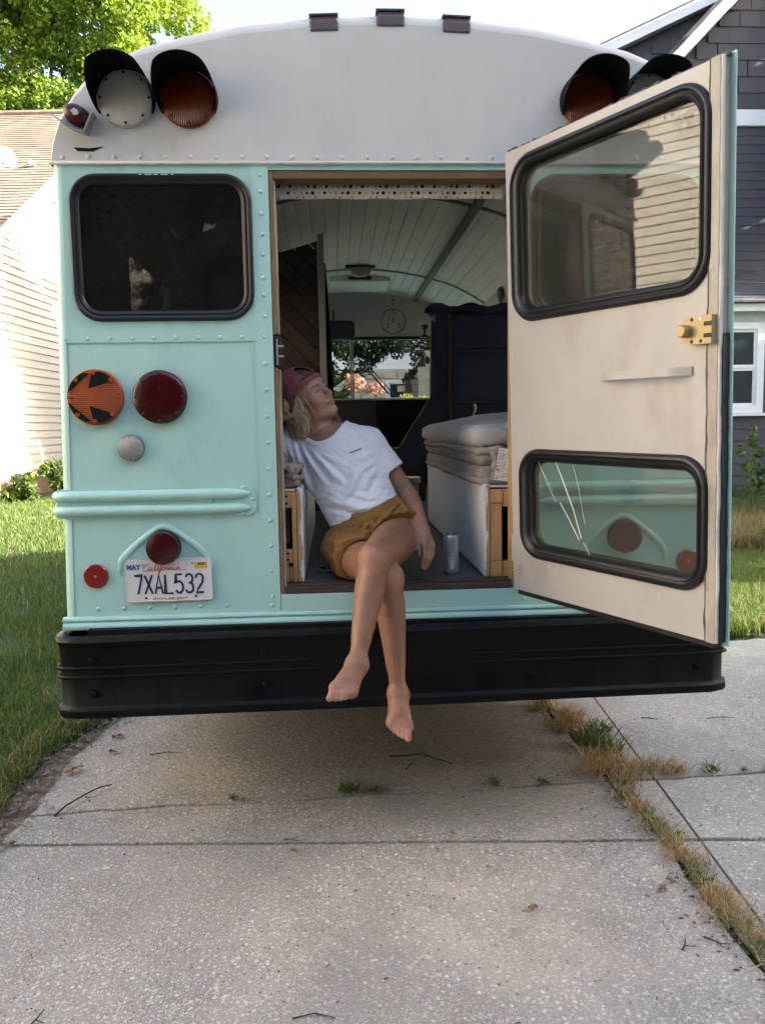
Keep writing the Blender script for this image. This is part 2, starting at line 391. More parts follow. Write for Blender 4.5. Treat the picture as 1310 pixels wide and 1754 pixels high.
# ---- driveway of cast slabs, joints are real gaps
def wig(x, a=0.006, s=0): return a*(math.sin(x*7.1+s) + math.sin(x*17.3+2*s)*0.6 + math.sin(x*41+s*3)*0.4)
def J0(x): return -0.112 - 0.0745*x + wig(x, 0.0012, 1)
def J1(x): return 0.285 + 0.035*x + wig(x, 0.008, 2)
def J2(x): return 1.78 - 0.07*x
def J3(x): return 3.4 - 0.07*x
def JN(x): return -1.75 - 0.0745*x
def JE(x): return -6.0
def XL(y): return (-1.455 - 0.035*y*0 + (0.13*max(0, y-0.7)) - 0.02*max(0, -y)) + wig(y, 0.012, 5)
def XW(y): return 0.915 - 0.045*max(0, y) + wig(y, 0.007, 3)
def XW2(y): return XW(y) + 0.03 + wig(y, 0.005, 7)
def XA(y): return 1.073 + 0.068*y
def XR(y): return 7.5
driveway = empty('driveway', (0, 0, 0)); tag(driveway, kind='structure')
b = MB(); b.box(-1.7, 7.6, -6.1, 2.4, -0.055, -0.035); b.box(-1.62, 1.3, 2.4, 9, -0.055, -0.035); b.build('joint_soil', pm('joint_dirt', (0.03, 0.025, 0.02), rough=1.0, var=0.3), driveway)
def slab(lo, hi, xl, xr, gap=0.005, gj=0.011):
    pts = []
    N = 26
    y0a, y1a = lo, hi
    def edge_pts(fx, ya, yb):
        return [(fx(ya + (yb-ya)*k/N), ya + (yb-ya)*k/N) for k in range(N+1)]
    xm = (xl(0) + xr(0))/2
    ybl, ytl = lo(xl(lo(xm))), hi(xl(hi(xm))); ybr, ytr = lo(xr(lo(xm))), hi(xr(hi(xm)))
    left = [(x+gap, y) for x, y in edge_pts(xl, ybl, ytl)]; right = [(x-gap, y) for x, y in edge_pts(xr, ybr, ytr)]
    bottom = [(left[0][0] + (right[0][0]-left[0][0])*k/N,) for k in range(N+1)]
    bottom = [(x[0], lo(x[0])+gj) for x in bottom]
    top = [(left[-1][0] + (right[-1][0]-left[-1][0])*k/N,) for k in range(N+1)]; top = [(x[0], hi(x[0])-gj) for x in top]
    loop = bottom + [p for p in right[1:-1] if p[1] > bottom[-1][1] and p[1] < top[-1][1]] + list(reversed(top)) + [p for p in reversed(left[1:-1]) if p[1] > bottom[0][1] and p[1] < top[0][1]]
    dz = random.uniform(-0.004, 0.0)
    m = MB()
    m.prism([loop], lambda a, b_, d: (a, b_, d), -0.034, dz-0.003)
    inner = [(p[0] + (0.004 if p[0] < xm else -0.004), p[1]) for p in loop]
    cxm = sum(p[0] for p in loop)/len(loop); cym = sum(p[1] for p in loop)/len(loop)
    n = len(loop)
    tri = tessellate_polygon([[Vector((p[0], p[1], 0)) for p in loop]])
    sc = lambda p: (p[0] - math.copysign(0.0015, p[0]-cxm), p[1] - math.copysign(0.0015, p[1]-cym))
    m2 = MB(); vs_ = [(p[0], p[1], dz-0.003) for p in loop] + [(*sc(p), dz) for p in loop] + [(p[0], p[1], -0.034) for p in loop]
    fs_ = [tuple(i+n for i in t) for t in tri] + [(i, (i+1) % n, (i+1) % n+n, i+n) for i in range(n)] + [(i+2*n, (i+1) % n+2*n, (i+1) % n, i) for i in range(n)]
    m2.add(vs_, fs_); m2.build('slab', CONCRETE, driveway)
for lo, hi in ((JE, JN), (JN, J0), (J0, J1), (J1, J2), (J2, J3), (J3, lambda x: 8.8)):
    slab(lo, hi, XL, XW, 0.003)
    if hi(0) < 3.5: slab(lo, hi, XW2, XA, 0.003)
for lo, hi in ((JE, JN), (JN, J0), (J0, J1), (J1, lambda x: 2.55 - 0.04*x + wig(x, 0.02))): slab(lo, hi, XA, lambda y: 3.4+0.05*y, 0.004)
for lo, hi in ((JE, JN), (JN, J0), (J0, J1), (J1, lambda x: 2.5 - 0.05*(x-2) + wig(x, 0.02))): slab(lo, hi, lambda y: 3.4+0.05*y, XR, 0.004)

# ---- lawns
def lawn_sheet(name, loop, z):
    m = MB(); m.prism([loop], lambda a, b_, d: (a, b_, d), -0.05, z); o = m.build(name, TURF); tag(o, kind='structure'); return o
lawn_sheet('lawn', [(XL(y)-0.10-0.05*math.sin(y*3), y) for y in np.linspace(-6, 9, 40)] + [(-1.6, 13), (-2.2, 30), (-40, 30), (-40, -6)], -0.005)
lawn_sheet('lawn', [(2.0, 2.62), (3.4, 2.5), (7.5, 2.34), (30, 2.3), (30, 30), (1.6, 30), (1.6, 8.0)], -0.005)
m = MB(); ys = np.linspace(-6, 8.5, 60)
m.prism([[(XL(y)+0.02, y) for y in ys] + [(XL(y)-0.17-0.05*math.sin(y*5), y) for y in ys[::-1]]], lambda a, b_, d: (a, b_, d), -0.05, -0.011)
tag(m.build('soil_strip', SOIL), kind='structure')

GRASS = attr_mat('grass_blades', rough=0.6, translucent=0.35, spec=0.3)
def blades(P, h, w, lean, col, droop=0.5):
    """P (n,3) bases; returns vertices, triangles, colours of n bent blades"""
    n = len(P); az = rng.uniform(0, 2*PI, n); la = rng.uniform(0, 2*PI, n)
    side = np.stack([np.cos(az), np.sin(az), np.zeros(n)], 1)*(w[:, None]/2)
    ld = np.stack([np.cos(la), np.sin(la), np.zeros(n)], 1)
    mid = P + ld*(lean*h*0.35)[:, None] + np.array([0, 0, 1])*(h*0.6)[:, None]
    tip = P + ld*(lean*h*1.0)[:, None] + np.array([0, 0, 1])*(h*(1 - droop*lean*lean))[:, None]
    V = np.stack([P-side, P+side, mid-side*0.75, mid+side*0.75, tip], 1).reshape(-1, 3)
    k = np.arange(n)[:, None]*5
    F = np.concatenate([k+np.array([[0, 1, 3]]), k+np.array([[0, 3, 2]]), k+np.array([[2, 3, 4]])], 0)
    return V, F, np.repeat(col, 5, 0)
def grass_cols(n, base, jit=0.35, dry=0.12, drycol=(0.30, 0.22, 0.09)):
    c = np.array(base)[None]*rng.uniform(1-jit, 1+jit, (n, 1))*rng.uniform(0.9, 1.1, (n, 3))
    d = rng.random(n) < dry; c[d] = np.array(drycol)*rng.uniform(0.6, 1.2, (d.sum(), 1)); return c
def stack(parts):
    Vs, Fs, Cs, o = [], [], [], 0
    for V, F, C in parts: Vs.append(V); Fs.append(F+o); Cs.append(C); o += len(V)
    return np.concatenate(Vs), np.concatenate(Fs), np.concatenate(Cs)
def scatter(n, x0f, x1f, y0, y1):
    y = y0 + (y1-y0)*rng.random(n); x = np.array([x0f(v) for v in y]); x2 = np.array([x1f(v) for v in y])
    # even density over a wedge: reject by width
    wmax = (x2-x).max(); keep = rng.random(n) < (x2-x)/wmax
    y, x, x2 = y[keep], x[keep], x2[keep]
    return np.stack([x + (x2-x)*rng.random(len(y)), y, np.full(len(y), -0.01)], 1)
parts = []
vis = lambda y: -0.22 - 0.42*(y+2.95) - 0.8
P = scatter(95000, lambda y: min(vis(y), -2.0), lambda y: XL(y)-0.14-0.05*math.sin(y*3), -0.8, 4.0); n = len(P)
P = P[rng.random(n) < 0.55 + 0.45*np.sin(P[:, 0]*5+np.sin(P[:, 1]*4)*1.3)]; n = len(P)
parts.append(blades(P, rng.uniform(0.05, 0.125, n), rng.uniform(0.003, 0.0065, n), rng.uniform(0.1, 1.0, n), grass_cols(n, (0.095, 0.155, 0.032))))
P = scatter(9000, lambda y: XL(y)-0.26, lambda y: XL(y)-0.08-0.05*math.sin(y*3), -0.8, 3.5); n = len(P)
parts.append(blades(P, rng.uniform(0.06, 0.15, n), rng.uniform(0.003, 0.006, n), rng.uniform(0.3, 1.1, n), grass_cols(n, (0.085, 0.145, 0.030), dry=0.25)))
P = scatter(75000, lambda y: vis(y)-0.4, lambda y: -1.75, 4.0, 15.5); n = len(P)
parts.append(blades(P, rng.uniform(0.05, 0.13, n), rng.uniform(0.007, 0.014, n), rng.uniform(0.1, 0.9, n), grass_cols(n, (0.115, 0.175, 0.040))))
V, F, C = stack(parts); tag(mesh_np('lawn_grass', V, F, GRASS, col=C, smooth=False), 'mown green lawn grass left of the bus', 'grass', kind='stuff')
parts = []
vr0 = lambda y: 0.10 + 0.43*(y+2.95); vr1 = lambda y: 0.9 + 0.56*(y+2.95)
P = scatter(42000, vr0, vr1, 2.55, 6.0); n = len(P)
parts.append(blades(P, rng.uniform(0.05, 0.14, n), rng.uniform(0.005, 0.009, n), rng.uniform(0.1, 1.0, n), grass_cols(n, (0.13, 0.18, 0.035), dry=0.18)))
P = scatter(20000, vr0, vr1, 5.8, 7.8); n = len(P)
parts.append(blades(P, rng.uniform(0.12, 0.45, n), rng.uniform(0.006, 0.01, n), rng.uniform(0.2, 1.0, n), grass_cols(n, (0.10, 0.12, 0.03), dry=0.65, drycol=(0.40, 0.29, 0.13))))
P = scatter(18000, vr0, vr1, 7.6, 10.9); n = len(P)
parts.append(blades(P, rng.uniform(0.15, 0.5, n), rng.uniform(0.008, 0.014, n), rng.uniform(0.1, 0.8, n), grass_cols(n, (0.06, 0.095, 0.025), dry=0.2, drycol=(0.30, 0.24, 0.12))))
V, F, C = stack(parts); tag(mesh_np('lawn_grass', V, F, GRASS, col=C, smooth=False), 'long grass with dry seeding band in front of grey house', 'grass', kind='stuff')
# wood chips and leaf litter along the left kerb of the driveway
n = 1100; y = rng.uniform(-1.0, 2.6, n); x = np.array([XL(v) for v in y]) - rng.normal(0.05, 0.045, n)
c3 = np.stack([x, y, rng.uniform(0.003, 0.014, n)], 1); a = rng.uniform(0, 2*PI, n); l = rng.uniform(0.004, 0.018, n); w = rng.uniform(0.002, 0.006, n)
u_ = np.stack([np.cos(a), np.sin(a), rng.uniform(-0.3, 0.3, n)], 1)*l[:, None]; v_ = np.stack([-np.sin(a), np.cos(a), rng.uniform(-0.3, 0.3, n)], 1)*w[:, None]
V = np.stack([c3-u_-v_, c3+u_-v_, c3+u_+v_, c3-u_+v_, c3+np.array([0, 0, .006])], 1).reshape(-1, 3); k = np.arange(n)[:, None]*5
F = np.concatenate([k+np.array([[0, 1, 4]]), k+np.array([[1, 2, 4]]), k+np.array([[2, 3, 4]]), k+np.array([[3, 0, 4]])], 0)
C = np.repeat(np.array([[0.22, 0.165, 0.12]])*rng.uniform(0.5, 1.6, (n, 1)), 5, 0)
LITTER = attr_mat('litter', rough=0.95)
tag(mesh_np('leaf_litter', V, F, LITTER, col=C, smooth=False), 'brown wood chips and leaf litter along the driveway edge', 'litter', kind='stuff')
n = 900; y = rng.uniform(-2.2, 1.7, n); x = np.where(rng.random(n) < 0.6, np.array([XW(v) for v in y]) + rng.normal(0.0, 0.05, n), rng.uniform(-1.4, 2.5, n))
c3 = np.stack([x, y, rng.uniform(0.0, 0.003, n)], 1); a = rng.uniform(0, 2*PI, n); l = rng.uniform(0.002, 0.009, n); w = rng.uniform(0.001, 0.003, n)
u_ = np.stack([np.cos(a), np.sin(a), 0*a], 1)*l[:, None]; v_ = np.stack([-np.sin(a), np.cos(a), 0*a], 1)*w[:, None]
V = np.stack([c3-u_-v_, c3+u_-v_, c3+u_+v_, c3-u_+v_, c3+np.array([0, 0, .004])], 1).reshape(-1, 3); k = np.arange(n)[:, None]*5
F = np.concatenate([k+np.array([[0, 1, 4]]), k+np.array([[1, 2, 4]]), k+np.array([[2, 3, 4]]), k+np.array([[3, 0, 4]])], 0)
C = np.repeat(np.array([[0.08, 0.055, 0.04]])*rng.uniform(0.3, 1.8, (n, 1)), 5, 0)
tag(mesh_np('grit', V, F, LITTER, col=C, smooth=False), 'dark grit and crumbs strewn on the concrete', 'grit', kind='stuff')

# ================================================================ HOUSES
CREAM_SIDING = pm('cream_vinyl_siding', (0.72, 0.64, 0.53), rough=0.6, var=0.03, vscale=2, stretch=(1, 1, 3))
GREY_SIDING = pm('grey_siding', (0.058, 0.054, 0.066), rough=0.6, var=0.08, vscale=4, stretch=(1, 1, 6), bump=0.05)
GREY_SHAKE = pm('grey_shake', (0.050, 0.046, 0.056), rough=0.7, var=0.15, vscale=8, stretch=(4, 1, 1), bump=0.15)
GREY_SHAKE2 = pm('grey_shake_light', (0.060, 0.055, 0.066), rough=0.7, var=0.15, vscale=8, stretch=(4, 1, 1), bump=0.15)
TRIM_WHITE = pm('white_trim', (0.74, 0.74, 0.73), rough=0.5, var=0.04)
STONE = pm('pale_stone', (0.42, 0.37, 0.28), rough=0.9, var=0.25, vscale=4, bump=0.5, bscale=14, col2=(0.28, 0.23, 0.16), c2scale=3)
BRICKISH = pm('brown_foundation', (0.22, 0.14, 0.09), rough=0.9, var=0.3, vscale=6, bump=0.4)
def shingle_mat(name, a, b, mort):
    m, n = new_mat(name)
    out = node(n, 'ShaderNodeOutputMaterial'); p = node(n, 'ShaderNodeBsdfPrincipled'); p.inputs['Roughness'].default_value = 0.9
    tc = node(n, 'ShaderNodeTexCoord'); mp = node(n, 'ShaderNodeMapping'); mp.inputs['Scale'].default_value = (4.5, 3, 3)
    n.links.new(tc.outputs['Object'], mp.inputs['Vector'])
    v = node(n, 'ShaderNodeTexVoronoi', distance='CHEBYCHEV'); v.inputs['Scale'].default_value = 1.0; n.links.new(mp.outputs[0], v.inputs['Vector'])
    sp = node(n, 'ShaderNodeSeparateColor'); n.links.new(v.outputs['Color'], sp.inputs[0])
    x = node(n, 'ShaderNodeMix', data_type='RGBA'); x.inputs['A'].default_value = rgba(a); x.inputs['B'].default_value = rgba(b)
    n.links.new(sp.outputs[0], x.inputs['Factor'])
    nz = node(n, 'ShaderNodeTexNoise'); nz.inputs['Scale'].default_value = 40; n.links.new(tc.outputs['Object'], nz.inputs['Vector'])
    y = node(n, 'ShaderNodeMix', data_type='RGBA', blend_type='MULTIPLY'); y.inputs['Factor'].default_value = 0.5
    n.links.new(x.outputs['Result'], y.inputs['A']); n.links.new(nz.outputs['Fac'], y.inputs['B'])
    n.links.new(y.outputs['Result'], p.inputs['Base Color']); n.links.new(p.outputs[0], out.inputs['Surface']); return m
SHINGLE_TAN = shingle_mat('tan_shingle', (0.25, 0.185, 0.135), (0.35, 0.265, 0.195), (0, 0, 0))
SHINGLE_DARK = shingle_mat('dark_shingle', (0.045, 0.04, 0.045), (0.11, 0.095, 0.095), (0, 0, 0))

def clapboard(parent, T, a0, a1, z0, h, mat, tilt=0.018, name='clapboard'):
    """one board: T maps (along, up, out) to a point; a0/a1 may differ at top and bottom as (bottom, top)"""
    ab0, at0 = a0 if isinstance(a0, tuple) else (a0, a0); ab1, at1 = a1 if isinstance(a1, tuple) else (a1, a1)
    m = MB()
    m.add([T(ab0, z0, tilt), T(ab1, z0, tilt), T(at1, z0+h, 0.004), T(at0, z0+h, 0.004), T(ab0, z0, -0.02), T(ab1, z0, -0.02), T(at1, z0+h, -0.02), T(at0, z0+h, -0.02)],
          [(0, 1, 2, 3), (4, 7, 6, 5), (0, 4, 5, 1), (1, 5, 6, 2), (2, 6, 7, 3), (3, 7, 4, 0)])
    return m.build(name, mat, parent)
def sash_window(parent, T, a0, a1, z0, z1, trim=0.09, name='window'):
    """window with white casing, two sashes and dark panes"""
    m = MB()
    m.prism([[(a0-trim, z0-trim), (a1+trim, z0-trim), (a1+trim, z1+trim), (a0-trim, z1+trim)], [(a0, z0), (a0, z1), (a1, z1), (a1, z0)]], T, 0.0, 0.05)
    o = m.build(name, TRIM_WHITE, parent)
    mid = (z0+z1)/2
    f = MB()
    for lo, hi, d in ((z0, mid, 0.005), (mid, z1, 0.02)):
        f.prism([[(a0, lo), (a1, lo), (a1, hi), (a0, hi)], [(a0+0.05, lo+0.05), (a0+0.05, hi-0.05), (a1-0.05, hi-0.05), (a1-0.05, lo+0.05)]], T, d-0.03, d)
    f.build('sash', TRIM_WHITE, o)
    for lo, hi, d in ((z0, mid, -0.01), (mid, z1, 0.005)):
        MB().prism([[(a0+0.05, lo+0.05), (a1-0.05, lo+0.05), (a1-0.05, hi-0.05), (a0+0.05, hi-0.05)]], T, d-0.006, d).build('pane', GLASS_HOUSE, o)
    MB().prism([[(a0-trim-0.04, z0-trim-0.05), (a1+trim+0.04, z0-trim-0.05), (a1+trim+0.04, z0-trim-0.004), (a0-trim-0.04, z0-trim-0.004)]], T, 0.0, 0.09).build('sill', TRIM_WHITE, o)
    return o
def simple_box(name, mat, parent, *a): return MB().box(*a).build(name, mat, parent)

# ---- cream house on the left: gable wall towards the bus, tan shingle roof towards the camera
hl = empty('house', (-7.39, 15.13, 0), 'cream clapboard house with tan shingle roof on the left', 'house'); hl.rotation_euler.z = -math.atan(0.07)
TX = lambda a, b, d: (d, a, b)             # along = local y, out = local +x
slope = 0.63; rake = lambda y: 5.47 + slope*y
y_e, y_r, y_b = -2.9, 8.9, 13.0; z_r = rake(y_r); back = lambda z: y_r + (z_r - z)/1.3
simple_box('wall', CREAM_SIDING, hl, -11, -0.03, y_e+0.05, y_b, 0.0, rake(y_e)-0.1)
m = MB(); m.prism([[(y_e+0.1, 0.3), (y_b-0.1, 0.3), (y_b-0.1, rake(y_e)), (back(z_r-0.3), z_r-0.4), (y_r, z_r-0.4), (y_e+0.1, rake(y_e)-0.4)]], TX, -0.4, -0.025); m.build('gable_wall', CREAM_SIDING, hl)
z = 0.42
while z < z_r-0.25:
    h = 0.182
    ylo = lambda q: max(y_e, (q - 5.47)/slope)
    yhi = lambda q: min(y_b, back(q))
    clapboard(hl, TX, (ylo(z), ylo(z+h)), (yhi(z), yhi(z+h)), z, h, CREAM_SIDING, tilt=0.034); z += h
simple_box('foundation', BRICKISH, hl, -10.9, -0.012, y_e+0.02, y_b, -0.1, 0.415)
# roof courses
L_r = math.hypot(y_r-y_e+0.4, slope*(y_r-y_e+0.4)); nc = 66; uy, uz = 1/math.hypot(1, slope), slope/math.hypot(1, slope)
for i in range(nc):
    s0 = L_r*i/nc; s1 = L_r*(i+1.15)/nc; lift0, lift1 = 0.104, 0.09
    def Rp(x, s, d): return (x, y_e-0.4+uy*s - uz*d, rake(y_e-0.4)+uz*s + uy*d)
    m = MB(); e = wig(i, 0.02)
    m.add([Rp(-11.3, s0, lift0), Rp(0.22, s0, lift0), Rp(0.22, s1, lift1-0.012), Rp(-11.3, s1, lift1-0.012), Rp(-11.3, s0, 0.07), Rp(0.22, s0, 0.07), Rp(0.22, s1, 0.06), Rp(-11.3, s1, 0.06)],
          [(0, 1, 2, 3), (4, 7, 6, 5), (0, 4, 5, 1), (1, 5, 6, 2), (2, 6, 7, 3), (3, 7, 4, 0)])
    m.build('shingle_course', SHINGLE_TAN, hl)
m = MB(); m.prism([[(y_e-0.4, rake(y_e-0.4)-0.16), (y_r, z_r-0.16), (y_r, z_r+0.055), (y_e-0.4, rake(y_e-0.4)+0.055)]], TX, 0.0, 0.19); m.build('rake_board', TRIM_WHITE, hl)
m = MB(); m.prism([[(y_r, z_r+0.11), (y_b+0.3, z_r+0.11-1.3*(y_b+0.3-y_r)), (y_b+0.3, z_r-0.05-1.3*(y_b+0.3-y_r)), (y_r, z_r-0.05)]], TX, -11.3, 0.22); m.build('roof', SHINGLE_TAN, hl)
m = MB(); m.tube([(-11.3, y_r, z_r+0.14), (0.25, y_r, z_r+0.14)], 0.09, 8); m.build('ridge_cap', SHINGLE_TAN, hl)
# satellite dish on that roof
dish = empty('satellite_dish', (-8.35, 19.2, 8.3), 'grey satellite dish on the tan shingle roof', 'satellite dish'); dish.rotation_euler = (0, 0, math.radians(35))
Td = lambda a, b, d: (a, -d*0.9-b*0.3, b*0.95-d*0.3)
MB().lathe([(0.0, -0.06), (0.16, -0.045), (0.30, 0.0), (0.305, 0.0), (0.30, -0.012), (0.16, -0.06), (0.0, -0.075)], Td, 28).build('reflector', pm('dish_grey', (0.30, 0.30, 0.31), rough=0.5), dish, True)
MB().tube([(0, 0.05, -0.05), (0.05, 0.3, -0.25), (0.08, 0.35, -0.5)], 0.025, 8).build('mast', GREY_TRIM, dish, True)
MB().tube([(0.0, -0.02, -0.25), (0.32, -0.30, -0.18), (0.50, -0.42, -0.10)], 0.022, 8).bbox(0.45, 0.62, -0.48, -0.38, -0.14, -0.04, 0.01).build('feed_arm', pm('dish_arm', (0.45, 0.45, 0.46), rough=0.5), dish)
# ---- long cream house beside and behind the camera; the panes of the bus mirror it
h2 = empty('house', (-7.5, 0, 0), 'cream clapboard house mirrored in the bus window panes', 'house')
simple_box('wall', CREAM_SIDING, h2, -8, -0.03, -21.5, 2.75, 0, 6.9)
for i in range(57): clapboard(h2, TX, -21.5, 2.72, 0.35+i*0.115, 0.115, CREAM_SIDING, tilt=0.030)
MB().box(-0.02, 0.045, 2.68, 2.86, 0.1, 6.9).build('corner_board', TRIM_WHITE, h2)
MB().box(-0.05, 0.05, -21.7, 2.9, 6.9, 7.2).build('frieze_board', TRIM_WHITE, h2)
MB().prism([[(0.5, 7.2), (-4, 10.2), (-8.5, 7.2)]], lambda a, b, d: (a, d, b), -22, 3.2).build('roof', SHINGLE_TAN, h2)
for y0 in (-20.4, -19.0, -16.0, -14.6, -8.0, -1.2): sash_window(h2, TX, y0, y0+1.0, 4.3, 5.9)
for y0 in (-18.0, -9.0): sash_window(h2, TX, y0, y0+1.0, 1.2, 2.8)

# ---- grey house on the right: low extension in front, shake-clad gable behind
hr = empty('house', (0, 0, 0), 'dark grey house with white trim and shake gable on the right', 'house')
TF = lambda Y: (lambda a, b, d: (a, Y-d, b))
T1, T2, T3 = TF(11.0), TF(16.4), TF(19.5)
simple_box('extension_wall', GREY_SIDING, hr, 5.4, 12.0, 11.03, 16.3, 0.0, 3.3)
simple_box('foundation', SOIL, hr, 5.38, 12.02, 10.995, 16.3, -0.1, 0.32)
wx0, wx1, wz0, wz1 = 6.40, 7.02, 1.72, 3.02
z = 0.33
while z < 3.3:
    h = 0.2
    if z+h > wz0-0.12 and z < wz1+0.1:
        clapboard(hr, T1, 5.4, wx0-0.1, z, h, GREY_SIDING); clapboard(hr, T1, wx1+0.1, 12.0, z, h, GREY_SIDING)
    else: clapboard(hr, T1, 5.4, 12.0, z, h, GREY_SIDING)
    z += h
sash_window(hr, T1, wx0, wx1, wz0, wz1, trim=0.12); sash_window(hr, T1, 8.6, 9.4, wz0, wz1, trim=0.12)
MB().prism([[(wx0-0.12, wz1+0.125), (wx1+0.12, wz1+0.125), (wx1+0.12, 3.36), (wx0-0.12, 3.36)]], T1, 0.0, 0.06).build('window_head', pm('pale_head', (0.42, 0.45, 0.42), rough=0.6), hr)
MB().box(5.2, 12.2, 10.78, 11.05, 3.30, 3.42).build('gutter', TRIM_WHITE, hr)
for i in range(14):
    y0, y1 = 10.7 + 5.75*i/14, 10.7 + 5.75*(i+1.08)/14; zz = lambda y: 3.43 + (y-10.7)*0.275
    for j in range(14):
        x0 = 5.1 + 0.5*j + (0.25 if i % 2 else 0); MB().add([(x0+0.004, y0, zz(y0)+0.03), (x0+0.496, y0, zz(y0)+0.03), (x0+0.496, y1, zz(y1)+0.012), (x0+0.004, y1, zz(y1)+0.012), (x0+0.004, y0, zz(y0)), (x0+0.496, y0, zz(y0)), (x0+0.496, y1, zz(y1)), (x0+0.004, y1, zz(y1))],
            [(0, 1, 2, 3), (4, 7, 6, 5), (0, 4, 5, 1), (1, 5, 6, 2), (2, 6, 7, 3), (3, 7, 4, 0)]).build('shingle', SHINGLE_DARK, hr)
MB().prism([[(10.9, 3.4), (16.4, 4.95), (16.4, 4.8), (10.9, 3.3)]], lambda a, b, d: (d, a, b), 5.15, 12.3).build('extension_roof_deck', SHINGLE_DARK, hr)
simple_box('main_wall', GREY_SIDING, hr, 6.75, 14.0, 16.43, 24, 0, 8.3)
z = 4.6
while z < 8.2: clapboard(hr, T2, 6.75, 14.0, z, 0.2, GREY_SIDING); z += 0.2
MB().prism([[(6.7, 8.2), (14.1, 8.2), (14.1, 8.55), (6.7, 8.55)]], T2, -0.05, 0.09).build('band_board', TRIM_WHITE, hr)
rk2 = lambda x: 9.68 + 1.024*(x-7.84)
MB().prism([[(6.75, 8.5), (14, 8.5), (10.4, rk2(10.4))]], T2, -0.5, -0.03).build('gable_wall', GREY_SHAKE, hr)
for i in range(13):
    z0 = 8.58 + i*0.36
    for j in range(19):
        x0 = 6.55 + j*0.48 + (0.24 if i % 2 else 0) + random.uniform(-0.03, 0.03); x1 = x0+0.47; z1 = z0+0.375
        if rk2(x0) < z0+0.05 or x1 > 14 or rk2(20.8-x1) < z0+0.05: continue
        zt0, zt1 = min(z1, rk2(x0)), min(z1, rk2(x1), rk2(20.8-x1)+0.1)
        MB().add([T2(x0, z0, 0.03), T2(x1, z0, 0.03), T2(x1, zt1, 0.008), T2(x0, zt0, 0.008), T2(x0, z0, -0.01), T2(x1, z0, -0.01), T2(x1, zt1, -0.01), T2(x0, zt0, -0.01)],
            [(0, 1, 2, 3), (4, 7, 6, 5), (0, 4, 5, 1), (1, 5, 6, 2), (2, 6, 7, 3), (3, 7, 4, 0)]).build('shake', random.choice((GREY_SHAKE, GREY_SHAKE2)), hr)
for sgn in (1, -1):
    fx = (lambda x: x) if sgn == 1 else (lambda x: 20.8-x)
    p0, p1 = 6.2, 10.4
    MB().prism([[(fx(p0), rk2(p0)-0.02), (fx(p1), rk2(p1)-0.02), (fx(p1), rk2(p1)+0.28), (fx(p0), rk2(p0)+0.28)]], T2, 0.45, 0.52).build('rake_board', TRIM_WHITE, hr)
    MB().prism([[(fx(p0), rk2(p0)-0.05), (fx(p1), rk2(p1)-0.05), (fx(p1), rk2(p1)-0.0), (fx(p0), rk2(p0)-0.0)]], T2, 0.0, 0.46).build('soffit', TRIM_WHITE, hr)
    MB().prism([[(fx(p0-.1), rk2(p0-.1)+0.29), (fx(p1), rk2(p1)+0.29), (fx(p1), rk2(p1)+0.40), (fx(p0-.1), rk2(p0-.1)+0.40)]], T2, -7.5, 0.56).build('roof', SHINGLE_DARK, hr)
rk1 = lambda x: 11.33 + 0.456*(x-7.47)
MB().prism([[(5.5, 7), (14, 7), (14, 11), (11.5, rk1(11.5)), (5.5, rk1(5.5))]], T3, -0.5, 0.0).build('rear_gable_wall', GREY_SHAKE, hr)
for i in range(14):
    for j in range(12):
        x0 = 5.6 + j*0.5 + (0.25 if i % 2 else 0); z0 = 8.3 + i*0.4
        if rk1(x0) < z0+0.42: continue
        MB().add([T3(x0, z0, 0.04), T3(x0+0.49, z0, 0.04), T3(x0+0.49, z0+0.41, 0.01), T3(x0, z0+0.41, 0.01), T3(x0, z0, -0.01), T3(x0+.49, z0, -0.01), T3(x0+.49, z0+.41, -0.01), T3(x0, z0+.41, -0.01)],
            [(0, 1, 2, 3), (4, 7, 6, 5), (0, 4, 5, 1), (1, 5, 6, 2), (2, 6, 7, 3), (3, 7, 4, 0)]).build('shake', random.choice((GREY_SHAKE, GREY_SHAKE2)), hr)
MB().prism([[(5.0, rk1(5.0)-0.18), (11.5, rk1(11.5)-0.18), (11.5, rk1(11.5)+0.1), (5.0, rk1(5.0)+0.1)]], T3, 0.0, 0.35).build('rear_rake_board', TRIM_WHITE, hr)
MB().prism([[(4.9, rk1(4.9)+0.12), (11.5, rk1(11.5)+0.12), (11.5, rk1(11.5)+0.34), (4.9, rk1(4.9)+0.34)]], T3, -6, 0.45).build('rear_roof', pm('roof_edge', (0.46, 0.46, 0.45), rough=0.7), hr)
ant = MB(); ant.tube([(8.35, 19.6, 11.8), (8.35, 19.6, 15.5)], 0.018, 6); ant.tube([(8.35, 19.6, 11.7), (8.35, 19.6, 12.1)], 0.03, 6)
tag(ant.build('antenna_rod', pm('antenna', (0.30, 0.20, 0.22), rough=0.5)), 'thin antenna rod above the grey house roof', 'antenna')
# ---- unseen house added at right to shade bus and driveway, pale for bounce
hs = empty('house', (0, 0, 0), 'pale unseen house added past the right edge to shade the driveway', 'house')
PALE_SIDING = pm('pale_siding', (0.62, 0.60, 0.55), rough=0.6, var=0.05, vscale=3, stretch=(1, 1, 6))
simple_box('wall', PALE_SIDING, hs, 7.9, 15, -15, -0.45, 0, 5.6)
TXn = lambda a, b, d: (7.87-d, a, b)
for i in range(28): clapboard(hs, TXn, -15, -0.45, 0.05+i*0.2, 0.2, PALE_SIDING)
MB().prism([[(7.4, 5.6), (11.4, 9.4), (15.4, 5.6)]], lambda a, b, d: (a, d, b), -15.4, -0.3).build('roof', SHINGLE_DARK, hs)
for y0 in (-11, -7, -3.5): sash_window(hs, TXn, y0, y0+1.0, 1.6, 3.2)
